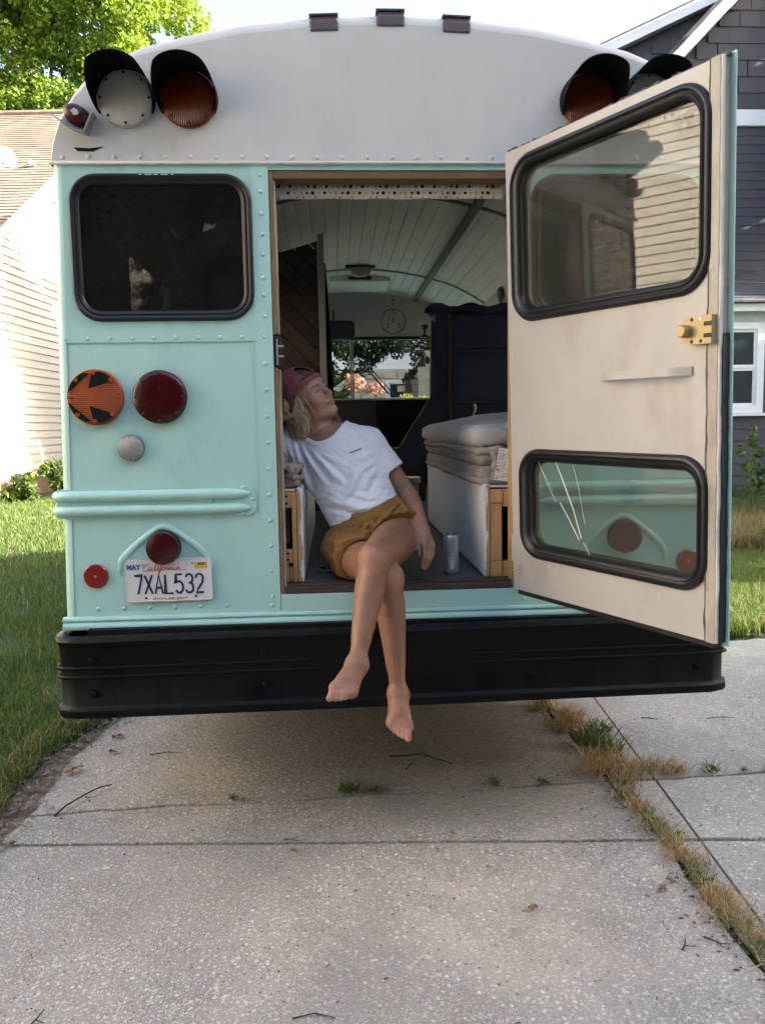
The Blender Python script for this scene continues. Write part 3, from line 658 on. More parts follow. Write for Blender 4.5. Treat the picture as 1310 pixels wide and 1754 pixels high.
# ---- pale house across the street, seen through the windscreen
hf = empty('house', (1.9, 25, 1.7), 'pale stone and siding house seen through the bus windscreen', 'house'); hf.rotation_euler.z = math.radians(-6)
simple_box('wall', TRIM_WHITE, hf, -5.0, 2.6, 0.02, 9, 1.6, 5.0)
simple_box('stone_base', STONE, hf, -5.03, 2.63, -0.01, 9, -2.0, 1.6)
for i in range(16):
    for j in range(16):
        x0 = -5 + j*0.48 + (0.24 if i % 2 else 0)
        if x0 > 2.2: continue
        MB().bbox(x0, x0+0.465, -0.09-random.uniform(0, 0.03), -0.005, -1.9+i*0.215, -1.9+i*0.215+0.20, 0.02).build('stone_block', STONE, hf)
TF0 = lambda a, b, d: (a, -d-0.10, b)
sash_window(hf, TF0, -0.25, 0.35, 0.1, 1.2); sash_window(hf, TF0, -3.2, -2.4, 0.1, 1.2)
MB().bbox(0.75, 1.5, -0.5, -0.1, -2, 2.4, 0.03).build('stone_pier', STONE, hf)
MB().bbox(0.3, 0.5, -0.35, -0.1, -2, 1.5, 0.01).build('porch_post', BROWN_WOOD, hf)
for i in range(9): clapboard(hf, lambda a, b, d: (a, 0.0-d, b), -5.0, 0.74, 1.65+i*0.2, 0.2, TRIM_WHITE)
MB().prism([[(-5.6, 5.0), (-1.2, 8), (3.2, 5.0)]], lambda a, b, d: (a, d, b), -0.4, 9.4).build('roof', SHINGLE_TAN, hf)

# ================================================================ TREES AND PLANTS
LEAF = attr_mat('leaves', rough=0.5, translucent=0.45, spec=0.4)
BARK = pm('bark', (0.085, 0.065, 0.05), rough=0.95, var=0.35, vscale=8, bump=0.6, bscale=25, stretch=(2, 2, 0.5))
def leaf_cloud(centers, radii, n, size, base, jit=0.35, yellow=0.0, flat=0.75, shape=6, ycol=(0.26, 0.30, 0.03)):
    """n pointed leaves hung in drooping sprays round the given clump centres"""
    centers = np.array(centers, float); radii = np.array(radii, float)
    pw = radii**2; idx = rng.choice(len(centers), n, p=pw/pw.sum())
    d = rng.normal(size=(n, 3)); d /= np.linalg.norm(d, axis=1)[:, None]
    r = radii[idx]*(0.35 + 0.65*rng.random(n)**0.5)
    P = centers[idx] + d*r[:, None]*np.array([1, 1, flat])
    s = size*rng.uniform(0.6, 1.3, n)
    nrm = d*0.5 + rng.normal(size=(n, 3))*0.55 + np.array([0, 0, 0.7]); nrm /= np.linalg.norm(nrm, axis=1)[:, None]
    t = np.cross(nrm, rng.normal(size=(n, 3))); t /= np.linalg.norm(t, axis=1)[:, None]; t[:, 2] -= 0.45; t /= np.linalg.norm(t, axis=1)[:, None]
    bt = np.cross(nrm, t)
    V = np.stack([P - t*s[:, None]*0.5, P + bt*s[:, None]*0.36 - nrm*s[:, None]*0.05, P + t*s[:, None]*0.55 - nrm*s[:, None]*0.12, P - bt*s[:, None]*0.36 - nrm*s[:, None]*0.05], 1).reshape(-1, 3)
    k = np.arange(n)[:, None]*4; F = np.concatenate([k+np.array([[0, 1, 2]]), k+np.array([[0, 2, 3]])], 0)
    C = np.array(base)[None]*rng.uniform(1-jit, 1+jit, (n, 1))*rng.uniform(0.9, 1.1, (n, 3))
    yl = rng.random(n) < yellow; C[yl] = np.array(ycol)*rng.uniform(0.7, 1.2, (yl.sum(), 1))
    return V, F, np.repeat(C, 4, 0)
def limbs(mb, base, top, r, targets, seg=9):
    b_, t_ = Vector(base), Vector(top)
    pts = [b_.lerp(t_, k/8) + Vector((wig(k, 0.12, 1), wig(k, 0.12, 4), 0))*(k/8) for k in range(9)]
    mb.tube(pts, [r*(1-0.07*k) for k in range(9)], seg)
    for q in targets:
        q = Vector(q); k = random.uniform(0.45, 1.0); s = b_.lerp(t_, k); mid = s.lerp(q, 0.5) + Vector((random.uniform(-.3, .3), random.uniform(-.3, .3), 0.4))
        mb.tube([s, s.lerp(mid, 0.5) + Vector((0, 0, .1)), mid, mid.lerp(q, 0.6), q], [r*0.38, r*0.3, r*0.22, r*0.14, r*0.05], 6)
def tree(name, label, base, top, r, clumps, rad, n, size, base_col, yellow=0.0, cat='tree', group=None, sub=8, flat=0.75, nlimb=99, subr=(0.25, 0.45)):
    t = empty(name, base, label, cat, group)
    off = np.array(base)
    mb = MB(); limbs(mb, (0, 0, 0), tuple(np.array(top)-off), r, [tuple(np.array(c)-off) for c in clumps[:nlimb]]); mb.build('trunk', BARK, t, True)
    cs, rs = [], []
    for c, R in zip(clumps, rad):
        for k in range(sub):
            d = rng.normal(size=3); d /= np.linalg.norm(d); cs.append(np.array(c) - off + d*R*rng.uniform(0.4, 0.95)); rs.append(R*rng.uniform(*subr))
    V, F, C = leaf_cloud(cs, rs, n, size, base_col, yellow=yellow, flat=flat)
    mesh_np('crown', V, F, LEAF, t, C, smooth=False)
    return t
cl, rd = [], []
for k in range(130):
    z_ = random.uniform(11.0, 24.0); x_ = random.uniform(-18, -6.7 - 0.8*abs(math.sin(z_*1.3))); cl.append((x_, 34 + random.uniform(-2.6, 2.6), z_)); rd.append(random.uniform(1.3, 1.8))
tree('maple_tree', 'tall sunlit yellow green tree behind the tan roof', (-13.5, 37.5, 0), (-13.3, 37.5, 15), 0.35, cl, rd, 330000, 0.18, (0.20, 0.31, 0.035), yellow=0.30, sub=6, nlimb=8, subr=(0.45, 0.75))
# trees seen through the windscreen
cl = [(random.uniform(-4.5, 4.0), random.uniform(15, 17.5), random.uniform(3.7, 7.0)) for k in range(24)]
rd = [random.uniform(0.8, 1.2) for k in range(24)]
for x, z, r_ in ((0.35, 3.35, 0.45), (0.75, 3.35, 0.45), (1.15, 3.4, 0.42), (1.55, 3.45, 0.42), (1.9, 3.35, 0.4), (0.30, 2.95, 0.38), (0.68, 3.02, 0.28), (0.12, 2.6, 0.34), (0.40, 2.60, 0.22), (1.95, 3.0, 0.22), (1.62, 2.95, 0.20), (1.60, 2.70, 0.17), (1.45, 2.52, 0.16), (0.1, 3.1, 0.4), (2.3, 3.1, 0.4), (-0.15, 2.9, 0.42), (0.05, 3.45, 0.45), (0.95, 3.2, 0.36), (1.3, 3.2, 0.3), (0.55, 3.2, 0.4)): cl.append((x, 15.2 + random.uniform(-.2, .2), z)); rd.append(r_)
tree('maple_tree', 'dark overhanging tree seen through the bus windscreen', (-4.0, 17, 0), (-3.0, 17, 6), 0.26, cl, rd, 70000, 0.085, (0.020, 0.036, 0.012), sub=7, nlimb=10, subr=(0.35, 0.6))
cl = [(-0.75 + random.uniform(-1.1, 0.75), 19 + random.uniform(-1, 1), 2.9 + random.uniform(-1.6, 1.6)) for k in range(16)]
tree('shrub_tree', 'bright green tree at left of the windscreen view', (-1.2, 19, 0), (-1.1, 19, 3.2), 0.12, cl, [0.6]*16, 14000, 0.12, (0.08, 0.17, 0.025), yellow=0.25)
cl = [(0.72 + random.uniform(-0.65, 0.7), 11.6 + random.uniform(-0.4, 0.4), 1.30 + random.uniform(-1.0, 0.70)) for k in range(18)]
t = tree('garden_shrub', 'pinkish flowering shrub seen through the bus windscreen', (0.6, 11.6, 0), (0.6, 11.6, 1.2), 0.06, cl, [0.34]*18, 11000, 0.055, (0.22, 0.22, 0.06), yellow=0.35, cat='shrub')
V, F, C = leaf_cloud([(-0.25+random.uniform(-.28, .28), random.uniform(-.2, .2), 2.15+random.uniform(-.22, .25)) for k in range(9)], [0.12]*9, 800, 0.05, (0.42, 0.24, 0.17)); mesh_np('blossom', V, F, LEAF, t, C, smooth=False)
# trees out of the frame: to the right (dapples the grey house) and behind the camera (mirrored in the dark pane)
def big_tree(lb, base, R_, zlo, zhi, n, nl, size, col, yel=0.15):
    cl, rd = [], []
    for k in range(n):
        a = random.uniform(0, 2*PI); q = random.random()**0.6; cl.append((base[0] + R_*q*math.cos(a), base[1] + R_*q*math.sin(a), random.uniform(zlo, zhi))); rd.append(random.uniform(1.2, 1.9))
    tree('shade_tree', lb, base, (base[0], base[1], zhi*0.7), 0.4, cl, rd, nl, size, col, yellow=yel)
big_tree('leafy tree beyond the right edge dappling the grey house', (17.5, 8.8, 0), 7.4, 2.2, 7.3, 46, 46000, 0.36, (0.06, 0.10, 0.02))
cl = [(13.2 + random.uniform(-2, 2), 14.4 + random.uniform(-1.4, 1.1), random.uniform(6.5, 13)) for k in range(30)]  # unseen tree added to keep sun off the grey gable
tree('shade_tree', 'slim leafy tree added past the right edge to shade the grey gable', (13.2, 14.2, 0), (13.2, 14.2, 9), 0.18, cl, [1.0]*30, 24000, 0.28, (0.06, 0.10, 0.02))
# unseen houses added behind the camera, a dark mass against low skylight
for i, (x0, x1) in enumerate(((-15.5, -3.5), (-1.5, 11.5))):
    hb = empty('house', ((x0+x1)/2, -27, 0), ('brown house added behind the camera at left to block low light', 'brown house added straight behind the camera to block low light')[i], 'house'); w2 = (x1-x0)/2
    BW = pm('brown_wall', (0.10, 0.085, 0.07), rough=0.8, var=0.1); simple_box('wall', BW, hb, -w2, w2, -8, 0, 0, 6.2)
    MB().prism([[(-w2-0.5, 6.2), (0, 11.5), (w2+0.5, 6.2)]], lambda a, b, d: (a, d, b), -8.4, 0.5).build('roof', SHINGLE_DARK, hb)
    TB = lambda a, b, d: (a, d+0.02, b)
    for q in (-3.6, 0.2, 3.0): sash_window(hb, TB, q, q+1.0, 1.4, 2.9); sash_window(hb, TB, q, q+1.0, 4.2, 5.6)
for i, (x, y) in enumerate(((18.5, -13.5), (19, -21))):  # unseen trees added to shade part of the long cream wall
    big_tree(('tall tree added for shade behind the middle of the right-hand house', 'tall tree added for shade behind the far end of the right-hand house')[i], (x, y, 0), 3.2, 8.0, 18.5, 40, 26000, 0.42, (0.06, 0.10, 0.02))
for i, (x, y) in enumerate(((-5.5, -24), (2.5, -22), (10.5, -25), (-15, -27), (-1.5, -17.5), (6.8, -18))):
    big_tree(('leafy tree behind the camera mirrored at left of the dark bus window', 'leafy tree straight behind the camera mirrored in the dark bus window', 'leafy tree behind the camera to the right', 'leafy tree far behind the camera to the left', 'nearest leafy tree behind the camera', 'leafy tree behind the camera between two taller ones')[i], (x, y, 0), 5.0, 1.2, 12.5, 48, 42000, 0.38, (0.045, 0.08, 0.018))
# leafy plants at the cream house
for (x, y, h_, lb) in ((-6.75, 14.6, 0.50, 'leafy green shrub at the foot of the cream clapboard wall'), (-6.15, 15.4, 0.75, 'taller leafy shrub beside bus corner below cream wall')):
    cl = [(x + random.uniform(-.28, .28), y + random.uniform(-.3, .3), h_*random.uniform(0.2, 0.95)) for k in range(12)]
    tree('garden_shrub', lb, (x, y, 0), (x, y, h_*0.7), 0.03, cl, [0.22]*12, 2600, 0.11, (0.10, 0.16, 0.035), yellow=0.15, cat='shrub')
# tall weeds in front of the grey house
for i, (x, y, h_) in enumerate(((6.55, 9.9, 1.35), (6.25, 9.3, 0.9), (7.0, 9.7, 1.05))):
    t = empty('tall_weed', (x, y, 0), ('tallest spindly weed below the grey house window', 'bushy weed against the open bus door edge', 'spindly seeding weed at the far right by grey siding')[i], 'weed')
    mb = MB(); cs = []
    for k in range(6):
        a = random.uniform(0, 2*PI); q = random.uniform(0.7, 1.0)
        tip = Vector((math.cos(a)*0.22*h_, math.sin(a)*0.22*h_, h_*q)); mb.tube([(0, 0, 0), tip*0.5 + Vector((0.02, 0, 0.03)), tip], [0.007, 0.005, 0.003], 5)
        cs += [tuple(tip*f) for f in (0.3, 0.5, 0.7, 0.9, 1.0)]
    mb.build('stem', pm('weed_stem', (0.10, 0.13, 0.04), rough=0.8), t)
    V, F, C = leaf_cloud(cs, [0.07]*len(cs), 420, 0.085, (0.10, 0.14, 0.05), yellow=0.15); mesh_np('foliage', V, F, LEAF, t, C, smooth=False)
# weeds rooted in the joints
WEEDS = []
def weed_mesh(kind, n, rad, hgt):
    P = np.concatenate([rng.normal(0, rad*0.38, (n, 2)), np.full((n, 1), -0.012)], 1)
    base = {'dry': (0.46, 0.33, 0.16), 'green': (0.075, 0.135, 0.028), 'mix': (0.17, 0.185, 0.06)}[kind]
    c = grass_cols(n, base, 0.35, {'dry': 0.12, 'green': 0.12, 'mix': 0.45}[kind], {'dry': (0.24, 0.14, 0.06), 'green': (0.35, 0.27, 0.12), 'mix': (0.50, 0.37, 0.18)}[kind])
    V, F, C = blades(P, rng.uniform(0.4, 1.0, n)*hgt, rng.uniform(0.0022, 0.0048, n), rng.uniform(0.4, 1.35, n), c, droop=0.48)
    V[:, 2] = np.maximum(V[:, 2], 0.002 + 0.01*rng.random(len(V)))
    return mesh_np('weed_clump', V, F, GRASS, col=C, smooth=False, obj=False)
wm = {('dry', 0): weed_mesh('dry', 130, 0.07, 0.12), ('dry', 1): weed_mesh('dry', 210, 0.12, 0.15), ('green', 0): weed_mesh('green', 130, 0.07, 0.15), ('green', 1): weed_mesh('green', 60, 0.05, 0.09), ('mix', 0): weed_mesh('mix', 120, 0.07, 0.11), ('mix', 1): weed_mesh('mix', 150, 0.09, 0.14)}
spots = [(0.85, 1.22, 'dry', 0, 1.1), (0.91, 1.10, 'mix', 0, .9), (0.95, 1.02, 'dry', 0, 1.0), (0.90, .92, 'dry', 1, .9), (0.93, .70, 'green', 0, 1.35), (0.99, .60, 'green', 0, 1.1), (1.05, .86, 'green', 1, 1.3), (0.89, .42, 'dry', 1, 1.05), (0.99, .38, 'dry', 1, .9), (1.12, .40, 'mix', 0, 1.0), (1.20, .37, 'dry', 0, 1.0), (0.95, .27, 'mix', 1, .8),
         (0.905, .15, 'mix', 0, .85), (0.93, .05, 'dry', 0, .75), (0.925, -.03, 'green', 1, .9), (0.93, -.12, 'mix', 1, .75), (0.945, -.21, 'mix', 0, .85), (0.93, -.30, 'dry', 0, .85), (0.955, -.38, 'mix', 1, .75), (0.935, -.47, 'green', 1, 1.0), (0.94, -.55, 'dry', 0, .9), (0.95, -.63, 'dry', 1, .65), (0.94, -.71, 'mix', 0, .9), (0.97, -.78, 'dry', 0, .85), (0.95, -.86, 'green', 1, 1.2), (0.975, -.94, 'mix', 0, .9), (0.96, -1.03, 'dry', 1, .7), (0.97, -1.14, 'mix', 1, .8), (0.96, -1.27, 'dry', 0, .9),
         (-.19, .31, 'green', 0, .75), (-.08, .31, 'green', 1, .7), (.41, .32, 'green', 1, .9), (-.66, .29, 'green', 1, .6), (1.36, .36, 'green', 1, .9), (1.5, .355, 'green', 1, .5), (1.62, .345, 'mix', 0, .6), (-.05, .02+.28, 'mix', 0, .4), (.62, .31, 'green', 1, .6)]
WG = 'weeds growing in the driveway joints'
ORD = 'first second third fourth fifth sixth seventh eighth ninth tenth eleventh twelfth thirteenth fourteenth fifteenth sixteenth seventeenth eighteenth nineteenth twentieth twenty-first twenty-second twenty-third twenty-fourth twenty-fifth twenty-sixth twenty-seventh twenty-eighth twenty-ninth'.split()
names_ = {'dry': 'dry straw coloured', 'green': 'fresh green', 'mix': 'half dry green'}
for i, (x, y, kd, v, s) in enumerate(spots):
    o = link(bpy.data.objects.new('weed_clump', wm[(kd, v)])); o.location = (x, y, 0); o.scale = (s, s, s*random.uniform(0.85, 1.1)); o.rotation_euler.z = random.uniform(0, 6.28)
    if i < 29: lb = '%s %s weed clump down the long joint from the bumper' % (ORD[i], names_[kd])
    elif x > 1.2: lb = '%s weed sprig in the cross crack right of the long joint, %s' % (names_[kd], ('nearest the joint', 'tiny middle one', 'outermost')[i-33 if i < 36 else 2])
    else: lb = '%s tuft in the crack under the bus, %s' % (names_[kd], {29: 'largest, below the hanging feet', 30: 'just right of the largest tuft', 31: 'right of the hanging feet', 32: 'leftmost, thin', 36: 'small pale one between others', 37: 'rightmost, near the long weed joint'}[i])
    tag(o, lb, 'weed', WG)
# twigs and fallen leaves
TWIG = pm('twig_bark', (0.035, 0.027, 0.022), rough=0.9, var=0.3)
def twig(pts, r, label):
    r *= 0.7; m = MB(); n = len(pts); m.tube([(p[0], p[1], r+(p[2] if len(p) > 2 else 0)) for p in pts], [r*(1-0.5*k/(n-1)) for k in range(n)], 6)
    p = pts[n//2]; q = (p[0]+0.03, p[1]-0.025, 0.012); m.tube([(p[0], p[1], r), q], [r*0.6, r*0.3], 5)
    tag(m.build('twig', TWIG), label, 'twig', 'twigs on the driveway')
twig([(-1.34, 0.20), (-1.32, 0.27, .006), (-1.27, 0.36, .01), (-1.23, 0.43, .008), (-1.19, 0.47)], 0.006, 'long curved dark twig near the lawn edge')
twig([(0.0, 0.655), (0.08, 0.63, .01), (0.15, 0.64, .012), (0.2, 0.60, .004), (0.27, 0.55)], 0.006, 'crooked twig in the shade under the bumper')
twig([(0.06, 0.50), (0.09, 0.55, .01), (0.11, 0.60, .01)], 0.005, 'short twig crossing the crooked one under bumper')
twig([(-1.03, -0.98), (-1.01, -0.94, .004), (-1.005, -0.90)], 0.004, 'small dark twig on sandy patch bottom left')
twig([(-0.36, -0.985), (-0.3, -0.975, .004), (-0.25, -0.99)], 0.003, 'thin pale twig at the bottom edge of the driveway')
twig([(0.735, -0.80), (0.75, -0.78, .004), (0.765, -0.75)], 0.004, 'dark twig left of the lower weeds')
twig([(0.82, -0.745), (0.845, -0.775, .004), (0.855, -0.80)], 0.004, 'dark twig touching the lower weed clump')
twig([(1.30, 1.02), (1.34, 1.0, .004), (1.37, 0.99)], 0.004, 'short twig on the far right slab')
twig([(1.62, 0.98), (1.7, 0.985, .004), (1.76, 0.975)], 0.003, 'thin twig at the right edge of the far slab')
twig([(-1.10, 0.78), (-1.02, 0.80, .004), (-0.95, 0.79)], 0.004, 'thin twig just off the soil strip by bumper')
twig([(-.435, -0.06), (-.40, -0.07, .004), (-.385, -0.05)], 0.003, 'short dark twig lying on the cross joint')
LEAFDRY = pm('dry_leaf', (0.24, 0.14, 0.075), rough=0.8, var=0.3, vscale=40, bump=0.3, bscale=80)
def dry_leaf(x, y, s, a, label):
    m = MB(); pts = [(0, 0, 0.006)]
    for k in range(12):
        t = 2*PI*k/12; r_ = s*(0.62 + 0.38*math.cos(3*t)*0.6 + 0.12*math.sin(5*t)); pts.append((r_*math.cos(t), 0.62*r_*math.sin(t), 0.004 + 0.012*abs(math.sin(1.5*t))))
    m.add(pts, [(0, 1+k, 1+(k+1) % 12) for k in range(12)])
    o = m.build('fallen_leaf', LEAFDRY); o.location = (x, y, 0.002); o.rotation_euler.z = a
    md = o.modifiers.new('thick', 'SOLIDIFY'); md.thickness = 0.0008
    tag(o, label, 'leaf', 'fallen leaves on the ground')
dry_leaf(0.36, -0.57, 0.026, 0.3, 'tan fallen leaf alone on the near slab')
dry_leaf(-0.395, -0.155, 0.02, -0.6, 'thin brown leaf just below the cross joint')
dry_leaf(-1.40, 0.62, 0.05, 1.2, 'curled brown leaf on the soil strip edge')
dry_leaf(-1.31, 1.02, 0.045, 0.2, 'pale brown leaf in the litter below the bumper corner')
dry_leaf(-1.28, 0.83, 0.04, 2.0, 'dark curled leaf beside the litter strip')
dry_leaf(-1.43, -0.02, 0.035, 0.7, 'brown leaf at the left frame edge by joint')
dry_leaf(1.0, -0.16, 0.022, 0.1, 'rust leaf right of the weeds at cross joint')
dry_leaf(0.80, -0.50, 0.03, 0.8, 'shrivelled brown leaf left of the weed row')
dry_leaf(0.84, -0.46, 0.026, 2.1, 'dark shrivelled leaf touching the weed row')
dry_leaf(0.88, -0.67, 0.022, 1.1, 'small brown leaf among the lower dry weeds')
# ================================================================ THE BUS
bus = empty('school_bus', (0, 0.0, 0), 'mint green converted school bus with white roof and open rear door', 'bus')
BL = 5.3                                    # body length
def xs(z):                                  # half width of the body at height z
    return 1.192 - 0.042*max(0.0, min(1.0, (z-0.8)/1.6))
ROOF = [(0.0, 2.898), (0.25, 2.889), (0.5, 2.862), (0.67, 2.829), (0.83, 2.788), (0.945, 2.742), (1.018, 2.692), (1.075, 2.626), (1.122, 2.550), (1.148, 2.475), (1.160, 2.395)]
def roof_outline(face=False):
    out = []
    for x, z in ROOF:
        o_ = (0.048 - 0.030*min(1, max(0, (x-0.75)/0.38))) if face else 0.0
        out.append((x - (o_*0.55 if x > 0.9 else 0), z - (o_ if z > 2.40 else 0)))
    return [(-x, z) for x, z in reversed(out[1:])] + out       # left to right
ZS = 2.395                                  # roof seam
# roof cap: flat face plus a rolled rim
m = MB(); inner = roof_outline(True); outer = roof_outline(); nr = len(inner)
face = [(-xs(ZS)+0.0, ZS)] + inner[1:-1] + [(xs(ZS), ZS)]
m.prism([list(reversed(face))], RT, -0.02, 0.0)
cap_face = m.build('roof_cap', WHITE_ROOF, bus)
m = MB()
rings = []
for t in np.linspace(0, 1, 7):
    a = t*PI/2; k = math.sin(a); rings.append([((i_[0]*(1-k) + o_[0]*k), 0.002+0.060*(1-math.cos(a)), i_[1]*(1-k) + o_[1]*k) for i_, o_ in zip(inner, outer)])
rings.append([(o_[0], 0.3, o_[1]) for o_ in outer]); rings.append([(o_[0], BL, o_[1]) for o_ in outer])
m.add([p for r_ in rings for p in r_], [(a_*nr+i, a_*nr+i+1, (a_+1)*nr+i+1, (a_+1)*nr+i) for a_ in range(len(rings)-1) for i in range(nr-1)])
m.build('roof', WHITE_ROOF, bus, True, 60)
# drip lip where roof meets the mint panels
MB().tube([(-xs(ZS)-0.004, -0.006, ZS), (0, -0.006, ZS+0.0005), (xs(ZS)+0.004, -0.006, ZS)], 0.006, 8).build('roof_seam', WHITE_ROOF, bus, True)
MB().prism([[(-xs(ZS), ZS+0.006), (xs(ZS), ZS+0.006), (xs(ZS)-0.03, ZS+0.034), (-xs(ZS)+0.03, ZS+0.034)]], RT, 0.001, 0.004).build('seam_flange', WHITE_ROOF, bus)
# scratch in the roof paint
MB().prism([[(-1.072, 2.446), (-1.06, 2.434), (-1.01, 2.433), (-0.972, 2.449), (-1.02, 2.443)]], RT, 0.0006, 0.0022).build('paint_chip', BLACK_INK, bus)
# sides and belly
for s in (-1, 1):
    Tsd = lambda a_, b_, d, s=s: (s*(xs(b_)-d), a_, b_)
    holes = [rrect(0.9+1.05*k, 1.83+1.05*k, 1.90, 2.30, 0.05) for k in range(4)]
    MB().prism([[(0.035, 0.80), (BL, 0.80), (BL, 2.395), (0.035, 2.395)]] + [list(reversed(h_)) for h_ in holes], Tsd, 0.0, 0.028).build('side_panel', MINT, bus)
    for h_ in holes: MB().prism([h_], Tsd, 0.010, 0.016).build('side_window', GLASS_SIDE, bus)
    # rounded rear corner
    m = MB(); vs_ = []; N = 6
    for z in (0.80, 1.3, 1.82, 2.395):
        for k in range(N+1):
            a = PI/2*k/N; vs_.append((s*(xs(z)-0.035+0.035*math.sin(a)), 0.035-0.035*math.cos(a), z))
    m.add(vs_, [(r_*(N+1)+k, r_*(N+1)+k+1, (r_+1)*(N+1)+k+1, (r_+1)*(N+1)+k) for r_ in range(3) for k in range(N)])
    m.build('corner_panel', MINT, bus, True)
MB().box(-1.15, 1.15, 0.08, BL, 0.80, 0.86).build('underfloor', DARKIN, bus)
MB().box(-0.45, -0.30, 0.1, BL, 0.62, 0.80).box(0.30, 0.45, 0.1, BL, 0.62, 0.80).build('chassis_rail', DARKIN, bus)
# ---- rear panels
OX0, OX1, OZ0, OZ1 = -0.425, 0.432, 0.898, 2.372
def xedge(z): return xs(z)-0.035
WIN = dict(x0=-1.100, x1=-0.482, z0=1.868, z1=2.362)
def window_hole(s):
    l = rrect(WIN['x0']+0.02, WIN['x1']-0.02, WIN['z0']+0.02, WIN['z1']-0.02, 0.085)
    return [(-x, z) for x, z in reversed(l)] if s > 0 else l
for s in (-1, 1):
    ox = OX0 if s < 0 else OX1
    out = [(s*xedge(1.822), 1.822), (ox, 1.822), (ox, 2.394), (s*xedge(2.394), 2.394)]
    m = MB(); m.prism([out, list(reversed(window_hole(s)))], RT, -0.02, 0.0); m.build('upper_rear_panel', MINT, bus)
    out = [(s*xedge(0.80), 0.80), (ox, 0.80), (ox, 1.814), (s*xedge(1.814), 1.814)]
    m = MB(); m.prism([out], RT, -0.022, -0.0025); m.build('lower_rear_panel', MINT, bus)
    MB().prism([[(s*xedge(1.8), 1.798), (ox, 1.798), (ox, 1.824), (s*xedge(1.8), 1.824)]], RT, -0.003, 0.0022).build('belt_strip', MINT, bus)
    xa, xb = sorted((ox, ox - s*-0.062 if s < 0 else ox + 0.062)) if s > 0 else (ox-0.062, ox)
    MB().prism([[(xa, 0.83), (xb, 0.83), (xb, 2.392), (xa, 2.392)]], RT, -0.002, 0.0030).build('door_post_strip', MINT, bus)
MB().prism([[(OX0, 2.374), (OX1, 2.374), (OX1, 2.394), (OX0, 2.394)]], RT, -0.03, 0.0).build('door_header', MINT, bus)
MB().prism([[(OX0+0.002, 0.802), (0.46, 0.802), (0.46, OZ0), (OX0+0.002, OZ0)]], RT, -0.03, 0.0045).build('door_sill_panel', MINT, bus)
MB().prism([[(0.463, 0.802), (0.62, 0.802), (0.62, OZ0-0.004), (0.463, OZ0-0.004)]], RT, -0.02, 0.0040).build('patch_panel', MINT, bus)
# bottom trim bead
m = MB(); prof = [(0.0, 0.835), (0.010, 0.832), (0.0125, 0.824), (0.006, 0.816), (0.012, 0.810), (0.016, 0.800), (0.012, 0.790), (-0.01, 0.787), (-0.012, 0.835)]
m.add([(x, -d, z) for x in (-1.196, 1.196) for d, z in prof], [(i, (i+1) % 9, (i+1) % 9+9, i+9) for i in range(9)] + [tuple(range(9)), tuple(range(17, 8, -1))])
m.build('bottom_trim', MINT, bus, True, 50)
# ---- rivets
rv = MB(); rv.lathe([(0.0085, 0.0), (0.0085, 0.0018), (0.0068, 0.0042), (0.0036, 0.0056), (0.0, 0.006)], RT, 10); rvm = rv.mesh('rivet')
rvw = rvm.copy(); rvm.materials.append(MINT); rvw.materials.append(WHITE_ROOF)
for me_ in (rvm, rvw): me_.polygons.foreach_set('use_smooth', [True]*len(me_.polygons))
def rivet(x, z, off=0.0, white=False):
    o = link(bpy.data.objects.new('rivet', rvw if white else rvm), bus); o.location = (x, -off, z); o.rotation_euler.y = random.uniform(0, 6); sc = random.uniform(0.85, 1.02); o.scale = (sc, sc*random.uniform(0.6, 0.9), sc)
for s in (-1, 1):
    for k in range(10): rivet(s*(1.134 - 0.0753*k), 1.812, 0.0022)
    for z in (2.357, 2.303, 2.228, 2.160, 2.092, 2.012, 1.955, 1.925 if False else 1.883): rivet(s*-1*0.0 + (OX0-0.026 if s < 0 else OX1+0.026), z, 0.003)
    for k in range(10): rivet(OX0-0.028 if s < 0 else OX1+0.028, 1.72 - 0.092*k, 0.003)
    for k in range(6): rivet(s*(1.073 - 0.0908*k), 0.862, -0.0024)
    rivet(OX0-0.032 if s < 0 else OX1+0.03, 0.858, 0.003)
for k in range(27): rivet(-1.11 + 0.0855*k, ZS+0.019, 0.004, True)
# ---- fixed rear windows
def gasket(loop_out, width, T, name, parent, mat=RUBBER, h=0.018):
    """rubber channel: outer bead, groove and inner bead swept round a loop of (a, b)"""
    n = len(loop_out); P = [Vector((p[0], p[1])) for p in loop_out]
    nr_ = []
    for i in range(n):
        t = (P[(i+1) % n]-P[i-1]).normalized(); nr_.append(Vector((-t.y, t.x)))          # inward for counter-clockwise loops
    prof = [(0.0, -0.002), (0.002, h*0.55), (width*0.16, h*0.95), (width*0.34, h), (width*0.48, h*0.55), (width*0.56, h*0.50), (width*0.66, h*0.78), (width*0.85, h*0.62), (width, h*0.15), (width, -0.008), (0.0, -0.008)]
    m = MB(); k = len(prof)
    m.add([T(P[i].x+nr_[i].x*w, P[i].y+nr_[i].y*w, d) for i in range(n) for (w, d) in prof],
          [(i*k+j, i*k+(j+1) % k, ((i+1) % n)*k+(j+1) % k, ((i+1) % n)*k+j) for i in range(n) for j in range(k)])
    return m.build(name, mat, parent, True, 55)
